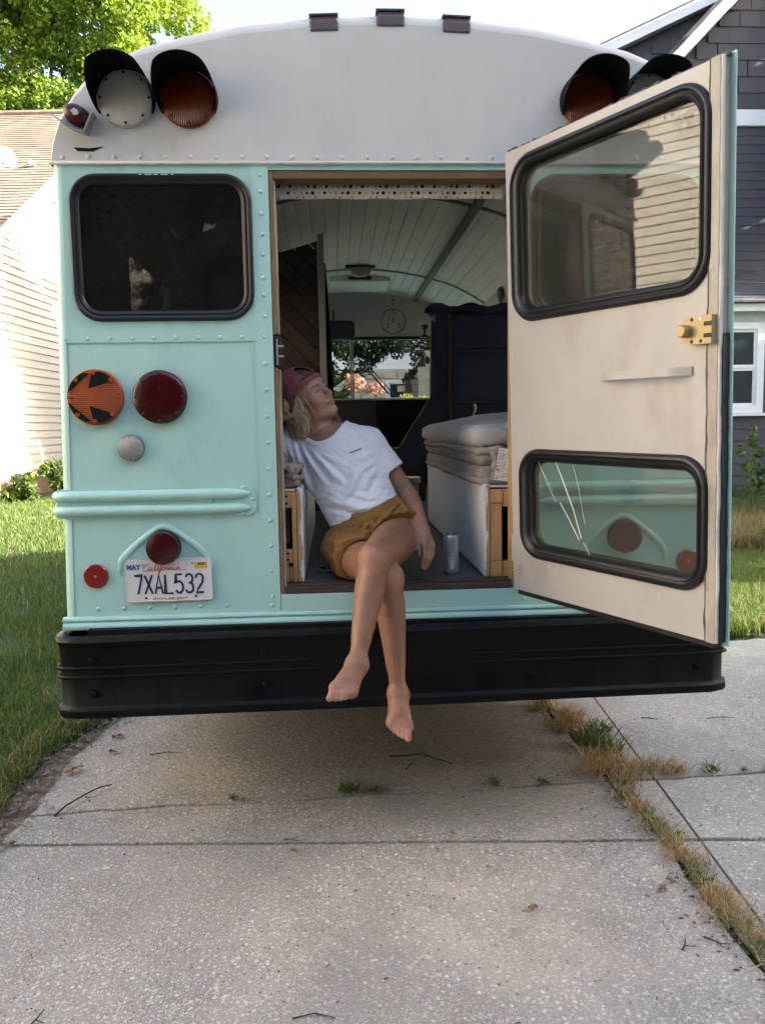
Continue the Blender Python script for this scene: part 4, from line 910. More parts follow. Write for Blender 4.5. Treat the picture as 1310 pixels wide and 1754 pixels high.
for s in (-1, 1):
    w = empty('rear_window', (0, 0, 0), parent=bus)
    l = rrect(WIN['x0'], WIN['x1'], WIN['z0'], WIN['z1'], 0.095, 10)
    if s > 0: l = [(-x, z) for x, z in reversed(l)]
    gasket(l, 0.038, RT, 'gasket', w, h=0.013)
    gl = rrect(WIN['x0']+0.03, WIN['x1']-0.03, WIN['z0']+0.03, WIN['z1']-0.03, 0.07)
    if s > 0: gl = [(-x, z) for x, z in reversed(gl)]
    MB().prism([gl], RT, -0.002, 0.002).build('pane', GLASS_DARK, w)
    if s < 0:
        tm = text_mesh('r  ,ay,..', 0.02, lambda a, b: (-0.80+a, -0.0185, 2.356+b), 1.3)
        m = MB()
        for x0, x1 in ((-0.857, -0.848), (-0.838, -0.815), (-0.808, -0.795), (-0.785, -0.76), (-0.75, -0.742)): m.prism([[(x0, 2.3535), (x1, 2.3535), (x1, 2.3565), (x0, 2.3565)]], RT, 0.0125, 0.0138)
        bpy.data.meshes.remove(tm); m.build('paint_fleck', MINT, w)
# ---- lamps
def screws(parent, cx, cz, r, n, off, size=0.006, a0=90, name='screw', mat=DARKHOLE):
    for k in range(n):
        a = math.radians(a0 + 360*k/n); x, z = cx + r*math.cos(a), cz + r*math.sin(a)
        MB().lathe([(size, 0), (size, 0.0015), (size*0.5, 0.0022), (0, 0.0022)], lambda p, q, d, x=x, z=z: (x+p, -off-d, z+q), 10).build(name, mat, parent)
def lamp(name, cx, cz, R, depth, lens_mat, rim_mat=RUBBER, n_screws=8, dome=0.006, parent=bus, sr=0.87):
    o = empty(name, (0, 0, 0), parent=parent)
    T = at_rear(cx, cz)
    MB().lathe([(R, -0.004), (R, depth*0.55), (R*0.985, depth*0.62), (0.0, depth*0.62)], T, 40).build('bezel', rim_mat, o, True, 40)
    MB().lathe([(R*0.975, depth*0.5), (R*0.975, depth*0.9), (R*0.95, depth), (R*0.80, depth+dome*0.45), (R*0.45, depth+dome*0.85), (0, depth+dome)], T, 40).build('lens', lens_mat, o, True, 40)
    if n_screws: screws(o, cx, cz, R*sr, n_screws, depth+dome*0.32, R*0.055)
    return o
for s in (-1, 1):
    # turn lamp with a black arrow mask pointing outward
    o = lamp('turn_lamp', s*1.040, 1.611, 0.096, 0.024, AMBER_T, pm('amber_rim', (0.30, 0.06, 0.02), rough=0.3), 0)
    Tt = lambda a, b, d, s=s: (s*(1.040 + a), -d, 1.611 + b)
    R_ = 0.090; A = lambda deg, r=R_: (r*math.cos(math.radians(deg)), r*math.sin(math.radians(deg)))
    tri = []
    tri.append([A(100), A(90, 0.086), (0.004, 0.078), A(10, 0.084), A(16), A(28), A(40), A(52), A(64), A(76), A(88)])   # outer upper mask
    mask = [[A(10), A(22), A(34), A(46), A(58), A(70), (0.016, 0.082)],
            [A(-10), (0.016, -0.082), A(-70), A(-58), A(-46), A(-34), A(-22)],
            [(0.004, 0.084), A(104), A(116), A(128), A(140), (0.017, 0.030)],
            [(0.004, -0.084), (0.017, -0.030), A(-140), A(-128), A(-116), A(-104)]]
    m = MB()
    for l in mask: m.prism([l], Tt, 0.027, 0.0305)
    m.build('arrow_mask', BLACK_INK, o)
    for k in range(8):
        a = 22.5*0+45*k; c_ = A(a, 0.083); MB().lathe([(0.0075, 0), (0.0075, 0.003), (0, 0.0035)], lambda p, q, d, c_=c_, s=s: (s*(1.040+c_[0])+p, -0.028-d, 1.611+c_[1]+q), 10).build('screw_boss', AMBER_T, o)
    lamp('brake_lamp', s*0.820, 1.609, 0.0925, 0.028, RED, RED, 8)
    lamp('backup_lamp', s*0.929, 1.434, 0.0465, 0.022, CLEAR, pm('grey_rim', (0.10, 0.10, 0.10), rough=0.4), 2, dome=0.012, sr=0.8)
    lamp('tail_lamp', s*0.829, 1.080, 0.0590, 0.045, RED, DARKHOLE, 3)
    o = empty('reflector', (0, 0, 0), parent=bus)
    MB().lathe([(0.043, -0.004), (0.043, 0.006), (0.040, 0.009), (0, 0.0105)], at_rear(s*1.073, 0.982), 32).build('disc', REDR, o, True, 40)
    screws(o, s*1.073, 0.982, 0.0, 1, 0.0105, 0.005, name='screw', mat=METAL)
    # warning lamps with hoods
    for cx, kind in ((0.891, 'white'), (0.683, 'amber')):
        x = s*cx; cz = 2.600; R = 0.093
        o = lamp('warning_lamp', x, cz, R, 0.020, LAMP_WHITE if kind == 'white' else AMBER, LAMP_WHITE if kind == 'white' else pm('amber_rim2', (0.20, 0.05, 0.02), rough=0.35), 8, dome=0.006)
        m = MB(); N = 28; vs_ = []; R1 = R*1.035; tilt = 0.10
        angs = [math.radians(-28 + 236*k/N) for k in range(N+1)]
        for rr in (R1, R1+0.003):
            for a in angs:
                vs_.append((x + rr*math.cos(a), -0.002, cz + rr*math.sin(a)))
            for a in angs:
                f = max(0.0, math.sin(a) + 0.47)/1.47; ln = 0.012 + 0.185*min(1, f*1.3)
                vs_.append((x + rr*math.cos(a)*1.02, -ln, cz + rr*math.sin(a) - 0.02*f))
        n1 = N+1
        fs_ = [(k, k+1, n1+k+1, n1+k) for k in range(N)] + [(2*n1+k, 3*n1+k, 3*n1+k+1, 2*n1+k+1) for k in range(N)]
        fs_ += [(n1+k, n1+k+1, 3*n1+k+1, 3*n1+k) for k in range(N)] + [(0, n1, 3*n1, 2*n1), (N, 2*n1+N, 3*n1+N, n1+N)]
        m.add(vs_, fs_); m.build('hood', HOOD, o, True, 40)
# clearance lamps along the roof edge
for x in (-0.222, 0.003, 0.228):
    o = empty('clearance_lamp', (x, 0.005, 2.862 - 0.35*x*x), parent=bus); o.rotation_euler.y = x*0.18
    MB().bbox(-0.048, 0.048, -0.010, 0.075, -0.020, 0.018, 0.006).build('base', pm('lamp_base_grey', (0.085, 0.075, 0.075), rough=0.5), o)
    m = MB(); m.add([(-0.042, -0.006, 0.014), (0.042, -0.006, 0.014), (0.042, 0.07, 0.014), (-0.042, 0.07, 0.014), (-0.040, 0.004, 0.036), (0.040, 0.004, 0.036), (0.038, 0.06, 0.034), (-0.038, 0.06, 0.034)], [(0, 1, 5, 4), (1, 2, 6, 5), (2, 3, 7, 6), (3, 0, 4, 7), (4, 5, 6, 7), (0, 3, 2, 1)])
    m.build('lens', RED, o)
    MB().bbox(-0.050, 0.050, -0.002, 0.085, 0.034, 0.042, 0.003).build('shroud', GREY_TRIM, o)
for s in (-1, 1):
    o = empty('side_marker', (s*1.052, -0.002, 2.545), parent=bus); o.rotation_euler.y = -s*math.radians(30)
    m = MB(); m.lathe([(0.0, 0.042), (0.020, 0.040), (0.031, 0.030), (0.036, 0.012), (0.036, 0.0)], lambda a, b, d: (a*1.30, -d, b*0.92), 24); m.build('lens', pm('dark_red_marker', (0.055, 0.008, 0.008), rough=0.3, var=0.3, spec=0.3), o, True, 40)
    m = MB(); vs_ = []
    for i in range(13):
        a = -0.056 + 0.112*i/12; zz = -0.036 - 0.008*math.cos(a*28)
        vs_ += [(a, 0.002, zz), (a, -0.052, zz-0.006), (a, -0.052, zz-0.009), (a, 0.002, zz-0.004)]
    m.add(vs_, [(i*4+k, i*4+(k+1) % 4, i*4+4+(k+1) % 4, i*4+4+k) for i in range(12) for k in range(4)] + [(0, 1, 2, 3), (48, 49, 50, 51)]); m.build('guard_lower', METAL, o)
    q = -s*0.056; MB().prism([[(q-0.0025, -0.040), (q+0.0025, -0.040), (q+0.0025-s*-0.006, 0.030), (q-0.0025-s*-0.006, 0.030)]], lambda a, b, d: (a, -d, b), -0.002, 0.046).build('guard_side', METAL, o)
    MB().prism([[(-0.012, -0.002), (0.004, -0.010), (0.016, 0.0), (0.010, 0.010), (-0.006, 0.012)]], lambda a, b, d: (a, -d, b), 0.0415, 0.0435).build('worn_patch', LAMP_WHITE, o)
# ---- rub rails
for s in (-1, 1):
    m = MB(); fx = lambda a: s*a
    l = [(-1.196, 1.187), (-0.535, 1.187)] + [(-0.535 + 0.034*math.sin(PI/2*k/6), 1.187 + 0.034*(1-math.cos(PI/2*k/6))) for k in range(1, 7)] + [(-0.501, 1.25)] + [(-0.535 + 0.034*math.cos(PI/2*k/6), 1.258 + 0.034*math.sin(PI/2*k/6)) for k in range(0, 7)] + [(-1.192, 1.292)]
    l = [(x, z) for x, z in l] if s < 0 else [(-x, z) for x, z in reversed(l)]
    rail = MB().prism([l], RT, -0.002, 0.003).build('rub_rail', MINT, bus)
    for z in (1.266, 1.214):
        m = MB(); pts = [(s*0.518, 0.0, z)] + [(s*(0.53+0.02*k), -0.003, z) for k in range(3)] + [(s*(0.6+0.08*k), -0.004, z) for k in range(7)] + [(s*1.15, -0.004, z), (s*1.182, -0.0, z), (s*1.198, 0.02, z), (s*1.196, 0.08, z), (s*1.192, 1.0, z), (s*1.190, 5.0, z)]
        rr = [0.002, 0.010, 0.0155, 0.0185] + [0.0195]*(len(pts)-4); m.tube(pts, rr, 12); m.build('bead', MINT, rail, True)
    for x, z in ((0.545, 1.287), (0.513, 1.245), (0.545, 1.194), (0.66, 1.240), (0.86, 1.240)): rivet(s*x, z, 0.003)
# ---- pressed chevron above the plates
for s in (-1, 1):
    o_ = s*0.828
    pts = [(-0.170, 1.000), (-0.166, 1.035), (-0.150, 1.058), (-0.105, 1.098), (-0.05, 1.140), (-0.022, 1.158), (0.0, 1.163), (0.022, 1.158), (0.05, 1.140), (0.105, 1.098), (0.150, 1.058), (0.166, 1.035), (0.170, 1.000)]
    m = MB(); inn = [(x*0.93, z-0.016) for x, z in pts]
    n = len(pts); hh = [0.000, 0.003, 0.006, 0.008, 0.009, 0.009, 0.009, 0.009, 0.009, 0.008, 0.006, 0.003, 0.000]
    vs_ = [(o_+x, 0.004, z+0.006) for x, z in pts] + [(o_+x, -0.0005-h_, z-0.003) for (x, z), h_ in zip(pts, hh)] + [(o_+x, -0.0005-h_*0.8, z) for (x, z), h_ in zip(inn, hh)] + [(o_+x*0.9, 0.004, z-0.024) for (x, z), h_ in zip(pts, hh)]
    m.add(vs_, [(r_*n+i, r_*n+i+1, (r_+1)*n+i+1, (r_+1)*n+i) for r_ in range(3) for i in range(n-1)]); m.build('pressed_ridge', MINT, bus, True, 80)
# ---- licence plate, left side
PLATE_W = pm('plate_white', (0.60, 0.59, 0.60), rough=0.4, var=0.04, vscale=12, bump=0.03)
INK_BLUE = pm('plate_ink', (0.020, 0.028, 0.065), rough=0.45, var=0.05)
INK_RED = pm('plate_red', (0.45, 0.04, 0.045), rough=0.5, var=0.05)
INK_BLUE2 = pm('plate_month_blue', (0.02, 0.07, 0.30), rough=0.5, var=0.05)
YELLOW = pm('plate_sticker', (0.62, 0.40, 0.06), rough=0.5, var=0.1)
plate = empty('license_plate', (-0.817, -0.012, 0.963), parent=bus); plate.rotation_euler.y = math.radians(-0.6)
TP = lambda a, b, d: (a, -d, b)
MB().prism([rrect(-0.1525, 0.1525, -0.0765, 0.0765, 0.012)], TP, -0.006, 0.0).build('plate', PLATE_W, plate)
ol = rrect(-0.1505, 0.1505, -0.0745, 0.0745, 0.011); MB().tube([TP(x, z, 0.0) for x, z in ol], 0.0014, 6, closed=True).build('rim', PLATE_W, plate, True)
STK = {'7': [[(0, 1), (1, 1), (0.97, 0.86), (0.42, 0.0)]], 'X': [[(0, 1), (1, 0)], [(1, 1), (0, 0)]], 'A': [[(0, 0), (0.5, 1), (1, 0)], [(0.2, 0.32), (0.8, 0.32)]], 'L': [[(0, 1), (0, 0), (1, 0)]],
       '5': [[(0.92, 1), (0.08, 1), (0.04, 0.52), (0.25, 0.62), (0.6, 0.63), (0.9, 0.5), (1, 0.32), (0.9, 0.12), (0.6, 0), (0.3, 0.02), (0, 0.16)]],
       '3': [[(0.03, 0.84), (0.22, 0.98), (0.55, 1), (0.86, 0.93), (0.95, 0.76), (0.84, 0.58), (0.5, 0.53), (0.86, 0.47), (1, 0.28), (0.9, 0.08), (0.55, 0), (0.22, 0.02), (0, 0.16)]],
       '2': [[(0.03, 0.78), (0.15, 0.95), (0.5, 1), (0.86, 0.93), (0.97, 0.75), (0.85, 0.52), (0.3, 0.2), (0.02, 0), (1, 0)]]}
def stroke(mb, pts, w, T, d0, d1):
    """flat ribbon of width w along a polyline, with mitred corners"""
    P = [Vector(p) for p in pts]; n = len(P); Ls, Rs = [], []
    for i in range(n):
        t = (P[min(i+1, n-1)]-P[max(i-1, 0)]); t = t.normalized() if t.length > 0 else Vector((1, 0))
        t1 = (P[min(i+1, n-1)]-P[min(i, n-2)]).normalized(); nn = Vector((-t.y, t.x)); k = nn.dot(Vector((-t1.y, t1.x))); k = 1/max(0.55, k)
        Ls.append(P[i]+nn*w/2*k); Rs.append(P[i]-nn*w/2*k)
    vs_ = [T(p.x, p.y, d1) for p in Ls+Rs] + [T(p.x, p.y, d0) for p in Ls+Rs]; m2 = 2*n
    fs_ = []
    for i in range(n-1): fs_ += [(i, i+1, n+i+1, n+i), (m2+i, i, i+1, m2+i+1)[::-1], (n+i, n+i+1, m2+n+i+1, m2+n+i)]
    fs_ += [(0, n, m2+n, m2), (n-1, m2+n-1, m2+2*n-1, 2*n-1)]
    mb.add(vs_, fs_)
m = MB(); x = -0.1205; cw, ch, adv = 0.0262, 0.067, 0.0358
for ch_ in '7XAL532':
    for st in STK[ch_]: stroke(m, [(x + p[0]*cw, -0.0475 + p[1]*ch) for p in st], 0.0074, TP, 0.0, 0.0016)
    x += adv
m.build('plate_number', INK_BLUE, plate)
# hand-lettered state name
CAL = [[(-0.072, 0.052), (-0.070, 0.058), (-0.075, 0.060), (-0.083, 0.053), (-0.089, 0.042), (-0.087, 0.035), (-0.080, 0.034), (-0.070, 0.041)],
       [(-0.058, 0.047), (-0.064, 0.047), (-0.069, 0.040), (-0.066, 0.035), (-0.060, 0.039), (-0.056, 0.047), (-0.058, 0.037), (-0.053, 0.037), (-0.045, 0.050), (-0.040, 0.061), (-0.043, 0.060), (-0.048, 0.044), (-0.047, 0.036), (-0.042, 0.037), (-0.036, 0.046), (-0.038, 0.037), (-0.034, 0.036), (-0.024, 0.050), (-0.018, 0.061), (-0.022, 0.060), (-0.029, 0.042), (-0.035, 0.026), (-0.031, 0.027), (-0.026, 0.040), (-0.017, 0.046), (-0.021, 0.046), (-0.023, 0.038), (-0.018, 0.036), (-0.012, 0.042), (-0.015, 0.047), (-0.010, 0.045), (-0.004, 0.047), (-0.004, 0.038), (0.000, 0.038), (0.006, 0.047), (0.003, 0.037), (0.010, 0.046), (0.013, 0.046), (0.012, 0.037), (0.016, 0.037), (0.022, 0.047), (0.020, 0.037), (0.026, 0.038), (0.038, 0.047), (0.032, 0.047), (0.028, 0.040), (0.032, 0.036), (0.039, 0.046), (0.037, 0.038), (0.042, 0.036), (0.062, 0.036)]]
m = MB()
for st in CAL:
    sm = []
    for i in range(len(st)-1):
        p0, p1, p2, p3 = (Vector(st[max(0, i-1)]), Vector(st[i]), Vector(st[i+1]), Vector(st[min(len(st)-1, i+2)]))
        for q in range(4):
            t = q/4; sm.append(0.5*((2*p1) + (p2-p0)*t + (2*p0-5*p1+4*p2-p3)*t*t + (3*p1-p0-3*p2+p3)*t*t*t))
    sm.append(Vector(st[-1])); m.tube([(p.x, -0.0008, p.y) for p in sm], 0.00155, 5, flat=0.5)
m.tube([(0.0205, -0.0008, 0.052), (0.0215, -0.0008, 0.054)], 0.0014, 5); m.tube([(-0.0355, -0.0008, 0.0515), (-0.0345, -0.0008, 0.0535)], 0.0014, 5)
m.build('state_name', INK_RED, plate)
mesh_obj('month_sticker', text_mesh('MAY', 0.0245, lambda a, b: (-0.1215+a, -0.0012, 0.0495+b), 0.95, 0.0012), INK_BLUE2, plate)
MB().prism([[(0.093, 0.037), (0.137, 0.039), (0.137, 0.062), (0.093, 0.060)]], TP, -0.001, 0.0008).build('year_sticker', YELLOW, plate)
mesh_obj('year_print', text_mesh('2020', 0.0135, lambda a, b: (0.1165+a, -0.0013, 0.0545+b), 1.0, 0.0004), INK_BLUE, plate)
mesh_obj('site_print', text_mesh('dmv.ca.gov', 0.0165, lambda a, b: (0.002+a, -0.0012, -0.0645+b), 1.7, 0.0001), INK_RED, plate)
for x_, z_ in ((-0.089+0.0, 0.0565), (0.086, 0.0575), (-0.083, -0.062), (0.092, -0.061)): MB().lathe([(0.0045, 0), (0.004, 0.002), (0, 0.0028)], lambda a, b, d, x_=x_, z_=z_: (x_+a, -d, z_+b), 10).build('screw', METAL if z_ > 0 else DARKHOLE, plate)

# ---- bumper
bmp = empty('bumper', (0, 0, -0.012), parent=bus); bmp.rotation_euler.y = math.radians(-0.42)
prof = [(0.012, 0.800), (0.030, 0.806), (0.052, 0.800), (0.058, 0.788), (0.050, 0.772), (0.046, 0.765), (0.046, 0.560), (0.050, 0.553), (0.060, 0.545), (0.062, 0.530), (0.054, 0.517), (0.035, 0.512), (0.010, 0.518), (0.010, 0.79)]
path = [(-1.150, 0.55, 0), (-1.156, 0.25, 1), (-1.158, 0.08, 1), (-1.157, 0.028, 1), (-1.149, 0.007, 1), (-1.129, 0.0, 1), (-0.5, -0.004, 1), (0, -0.006, 1), (0.5, -0.004, 1), (1.129, 0.0, 1), (1.149, 0.007, 1), (1.157, 0.028, 1), (1.158, 0.08, 1), (1.156, 0.25, 1), (1.150, 0.55, 1)]
m = MB(); k = len(prof); vs_ = []
for i, (x, y, _) in enumerate(path):
    a = Vector(path[max(0, i-1)][:2]); b_ = Vector(path[min(len(path)-1, i+1)][:2]); t = (b_-a).normalized(); nn = Vector((t.y, -t.x))
    for d, z in prof: vs_.append((x+nn.x*d, y+nn.y*d - 0.05, z))
m.add(vs_, [(i*k+j, i*k+(j+1) % k, (i+1)*k+(j+1) % k, (i+1)*k+j) for i in range(len(path)-1) for j in range(k)]); m.build('bumper_face', BLACK, bmp, True, 40)
for x0, x1 in ((-1.20, -0.255), (0.262, 1.20)):
    for z in (0.694, 0.662):
        x_a, x_b = max(x0, -1.09), min(x1, 1.09)
        pts = [(x_a + (x_b-x_a)*t/12, -0.097-0.002, z) for t in range(13)]
        if x0 < -1.1: pts = [(-1.201, 0.05, z), (-1.201, -0.01, z), (-1.194, -0.075, z), (-1.165, -0.093, z)] + pts
        if x1 > 1.1: pts = pts + [(1.165, -0.093, z), (1.194, -0.075, z), (1.201, -0.01, z), (1.201, 0.05, z)]
        MB().tube([(p[0], p[1]+0.0035, p[2]) for p in pts], 0.0075, 8).build('rib', BLACK, bmp, True)
for x, z in ((-1.07, 0.725), (-1.07, 0.605), (-0.475, 0.735), (-0.475, 0.615), (0.478, 0.735), (0.478, 0.612), (1.08, 0.615), (1.08, 0.735)):
    bo = MB(); T = lambda a, b, d, x=x, z=z: (x+a, -0.097-d, z+b)
    bo.lathe([(0.015, 0), (0.015, 0.003), (0.010, 0.003)], T, 16); bo.lathe([(0.0105, 0.003), (0.0105, 0.010), (0.008, 0.012), (0, 0.012)], T, 6); bo.build('bolt', BLACK, bmp)
# undercarriage
MB().box(-1.10, 1.10, -0.045, 0.03, 0.66, 0.797).build('bumper_bracket', DARKIN, bus)
for s_ in (-1, 1): MB().box(min(s_*1.150, s_*1.160), max(s_*1.150, s_*1.160), 0.52, 1.38, 0.31, 0.60).build('shade_flap', RUBBER, bus)  # low flaps added to block side light under the bus
for s_ in (-1, 1): MB().box(min(s_*0.60, s_*0.62), max(s_*0.60, s_*0.62), 1.42, 5.2, 0.12, 0.80).build('shade_panel', DARKIN, bus)  # inboard panels added out of sight to darken the ground below
MB().box(-0.62, 0.62, 2.55, 2.58, 0.10, 0.80).build('shade_panel', DARKIN, bus)  # cross panel added likewise, shuts out light from ahead
for s_ in (-1, 1):
    MB().bbox(min(s_*1.185, s_*1.165), max(s_*1.185, s_*1.165), 0.10, 1.35, 0.47, 0.80, 0.003).build('side_skirt', BLACK, bus); MB().bbox(min(s_*1.185, s_*1.165), max(s_*1.185, s_*1.165), 2.5, 5.2, 0.50, 0.80, 0.003).build('side_skirt', MINT, bus)
    MB().bbox(min(s_*0.60, s_*1.14), max(s_*0.60, s_*1.14), 1.40, 1.412, 0.16, 0.80, 0.002).build('mud_flap', RUBBER, bus)
MB().tube([(-1.0, 1.95, 0.42), (-0.25, 1.95, 0.42), (-0.12, 1.95, 0.42), (0.0, 1.95, 0.42), (0.12, 1.95, 0.42), (0.25, 1.95, 0.42), (1.0, 1.95, 0.42)], [0.07, 0.08, 0.15, 0.19, 0.15, 0.08, 0.07], 14).build('rear_axle', DARKIN, bus, True)
MB().bbox(-0.62, 0.55, 2.6, 3.9, 0.30, 0.80, 0.03).build('fuel_tank', DARKIN, bus)
MB().bbox(-0.9, 0.9, 0.30, 0.36, 0.60, 0.80, 0.01).build('cross_member', DARKIN, bus); MB().bbox(-0.9, 0.9, 1.05, 1.11, 0.62, 0.80, 0.01).build('cross_member', DARKIN, bus)
MB().bbox(-0.62, 0.62, 0.72, 1.36, 0.26, 0.66, 0.04).build('shade_box', DARKIN, bus); MB().bbox(-1.1, 1.1, 2.9, 3.0, 0.14, 0.8, 0.01).build('cross_guard', DARKIN, bus)  # low rear box added out of sight to block light under the bus
# wheels under the body
TYRE = pm('tyre_rubber', (0.02, 0.02, 0.02), rough=0.9, var=0.2); 
for x in (-1.02, -0.76, 0.76, 1.02):
    w = empty('wheel', (x, 1.95, 0.42), parent=bus)
    MB().lathe([(0.20, -0.10), (0.36, -0.11), (0.41, -0.09), (0.42, -0.05), (0.42, 0.05), (0.41, 0.09), (0.36, 0.11), (0.20, 0.10)], lambda a, b, d: (d, a, b), 40).build('tyre', TYRE, w, True, 50)
    MB().lathe([(0.0, 0.02), (0.12, 0.02), (0.20, 0.085), (0.21, 0.085), (0.21, -0.085), (0.20, -0.085), (0.12, -0.02), (0, -0.02)], lambda a, b, d: (d, a, b), 30).build('rim', METAL, w, True, 40)

# ---- open rear door, hinged at the right of the opening
door = empty('rear_door', (0, 0, 0), parent=bus)
da = Vector((-0.02569, -0.02328, 0.9994)); dd = Vector((0.43999, -0.89795, -0.00961)); dn = Vector((0.89764, 0.43948, 0.03331))   # dn points to the outer skin
H0 = Vector((0.4187, -0.0308, 0.95))
def TD(s, z, d): return tuple(H0 + dd*s + da*(z-0.95) - dn*d)      # d > 0 towards the inside face
W, Z0, Z1 = 0.8727, 0.902, 2.410
gu = dict(s0=0.030, s1=0.846, z0=1.838, z1=2.382); gl_ = dict(s0=0.050, s1=0.846, z0=1.030, z1=1.412)
hole_u = rrect(gu['s0']+0.025, gu['s1']-0.025, gu['z0']+0.025, gu['z1']-0.025, 0.085); hole_l = rrect(gl_['s0']+0.025, gl_['s1']-0.025, gl_['z0']+0.025, gl_['z1']-0.025, 0.075)
outer_l = [(0, Z0), (W-0.035, Z0), (W-0.035, Z1), (0, Z1)]
MB().prism([outer_l, list(reversed(hole_u)), list(reversed(hole_l))], TD, -0.002, 0.0).build('inner_skin', CREAM_DOOR, door)
MB().prism([[(0, Z0-0.012), (W+0.012, Z0-0.012), (W+0.012, Z1+0.012), (0, Z1+0.012)], list(reversed(hole_u)), list(reversed(hole_l))], TD, -0.036, -0.033).build('outer_skin', MINT, door)
m = MB()
for s0, s1, z0, z1 in ((0, 0.025, Z0, Z1), (W-0.034, W-0.004, Z0, Z1), (0.025, W-0.034, Z0, Z0+0.02), (0.025, W-0.034, Z1-0.02, Z1)): m.prism([[(s0, z0), (s1, z0), (s1, z1), (s0, z1)]], TD, -0.0325, -0.003)
for l in (hole_u, hole_l):
    big = [((p[0]-0.44)*1.02+0.44, p[1]) for p in l]; m.prism([big, list(reversed(l))], TD, -0.0325, -0.0025)
m.build('frame', ALU_EDGE, door)
def edge_strip(name, mat, pts, w0, w1, d0, d1, seed):
    rr = random.Random(seed); m = MB(); N = len(pts); vs_ = []
    for (s, z) in pts:
        j = rr.uniform(-0.0025, 0.0025); vs_ += [TD(s+w0+j, z, d0), TD(s+w1+j*0.5, z, d0), TD(s+w1+j*0.5, z, d1), TD(s+w0+j, z, d1)]
    fs_ = [(i*4+k_, i*4+(k_+1) % 4, i*4+4+(k_+1) % 4, i*4+4+k_) for i in range(N-1) for k_ in range(4)] + [(0, 1, 2, 3), tuple(4*(N-1)+k_ for k_ in range(4))]
    m.add(vs_, fs_); return m.build(name, mat, door)
zs_ = [Z0 + (Z1-Z0)*k/60 for k in range(61)]
edge_strip('edge_trim', ALU_EDGE, [(W-0.034, z) for z in zs_], 0.0, 0.030, -0.004, 0.006, 1)
edge_strip('edge_seam', pm('rust_seam', (0.10, 0.065, 0.05), rough=0.8, var=0.4), [(W-0.036, z) for z in zs_], -0.002, 0.002, 0.0004, 0.0068, 2)
edge_strip('weather_strip', RUBBER, [(W-0.004, z) for z in zs_ if 1.02 < z < 1.74 or z < 1.0], -0.003, 0.008, -0.030, -0.006, 3)
edge_strip('edge_sealant', pm('sealant', (0.55, 0.54, 0.50), rough=0.7, var=0.2), [(W-0.004, z) for z in zs_], -0.002, 0.005, -0.006, 0.004, 4)
m = MB(); rr = random.Random(5)
for k_ in range(40):
    s0 = W*k_/40; m.prism([[(s0, Z1), (s0+W/40, Z1), (s0+W/40, Z1+0.006+rr.uniform(0, 0.006)), (s0, Z1+0.006+rr.uniform(0, 0.006))]], TD, -0.030, -0.012 + rr.uniform(-0.004, 0.004))
m.build('top_weather_strip', RUBBER, door)
m = MB(); m.prism([[(0.02, Z0-0.016), (W-0.01, Z0-0.016), (W-0.01, Z0), (0.02, Z0)]], TD, -0.032, -0.002); m.build('bottom_weather_strip', RUBBER, door)
for nm, q in (('upper_window', gu), ('lower_window', gl_)):
    w = empty(nm, (0, 0, 0), parent=door)
    TDf = lambda a, b, d: TD(a, b, d)
    gasket(rrect(q['s0'], q['s1'], q['z0'], q['z1'], 0.105 if nm[0] == 'u' else 0.095, 10), 0.042, TDf, 'gasket', w, h=0.016)
    gasket(rrect(q['s0']+0.004, q['s1']-0.004, q['z0']+0.004, q['z1']-0.004, 0.10, 10), 0.044, lambda a, b, d: TD(a, b, -0.036-d), 'outer_gasket', w, h=0.018)
    MB().prism([rrect(q['s0']+0.035, q['s1']-0.035, q['z0']+0.035, q['z1']-0.035, 0.072)], TD, -0.020, -0.015).build('pane', GLASS_DOOR, w)
    if nm[0] == 'l':                       # scratches through the tint
        m = MB()
        for pts, ww in (([(0.128, 1.368), (0.175, 1.29), (0.215, 1.235)], 0.0016), ([(0.150, 1.335), (0.20, 1.27)], 0.001), ([(0.215, 1.372), (0.255, 1.30), (0.30, 1.215), (0.335, 1.125)], 0.0042), ([(0.235, 1.235), (0.28, 1.18), (0.325, 1.118)], 0.0034), ([(0.30, 1.362), (0.325, 1.29), (0.345, 1.20), (0.352, 1.175)], 0.0016), ([(0.345, 1.112), (0.36, 1.095), (0.372, 1.075)], 0.002)):
            stroke(m, pts, ww, TD, -0.0145, -0.0140)
        m.build('scratches', pm('bare_glass_scratch', (0.75, 0.70, 0.58), rough=0.4), w)
# handle, lock, hinge plate
hd = empty('grab_handle', (0, 0, 0), parent=door)
m = MB(); N = 16; vs_ = []
for k_ in range(N+1):
    t = k_/N; s = 0.452 + 0.335*t; bow = 0.034*min(1, math.sin(PI*t)*2.2); bow = max(0.002, bow)
    for z, d in ((1.627, bow), (1.651, bow), (1.651, bow+0.004), (1.627, bow+0.004)): vs_.append(TD(s, z, d))
m.add(vs_, [(i*4+j, i*4+(j+1) % 4, i*4+4+(j+1) % 4, i*4+4+j) for i in range(N) for j in range(4)] + [(0, 1, 2, 3), (N*4, N*4+1, N*4+2, N*4+3)]); m.build('bar', CREAM_DOOR, hd, True, 40)
for s in (0.458, 0.780): MB().lathe([(0.005, 0.004), (0.004, 0.007), (0, 0.0075)], lambda a, b, d, s=s: TD(s+a, 1.639+b, d), 12).build('screw', METAL, hd)
lk = empty('rim_lock', (0, 0, 0), parent=door)
lp = [(0.800 - 0.036*math.sin(PI*k_/10), 1.7425 - 0.0365*math.cos(PI*k_/10)) for k_ in range(11)]
lp = [(0.865, 1.706)] + [(0.865, 1.779)] + list(reversed(lp))
lp = [(0.865, 1.779)] + [(0.800 - 0.036*math.sin(PI*k_/10), 1.7425 + 0.0365*math.cos(PI*k_/10)) for k_ in range(11)] + [(0.865, 1.706)]
m = MB(); m.prism([lp], TD, 0.0, 0.026); m.build('lock_case', BRASS, lk)
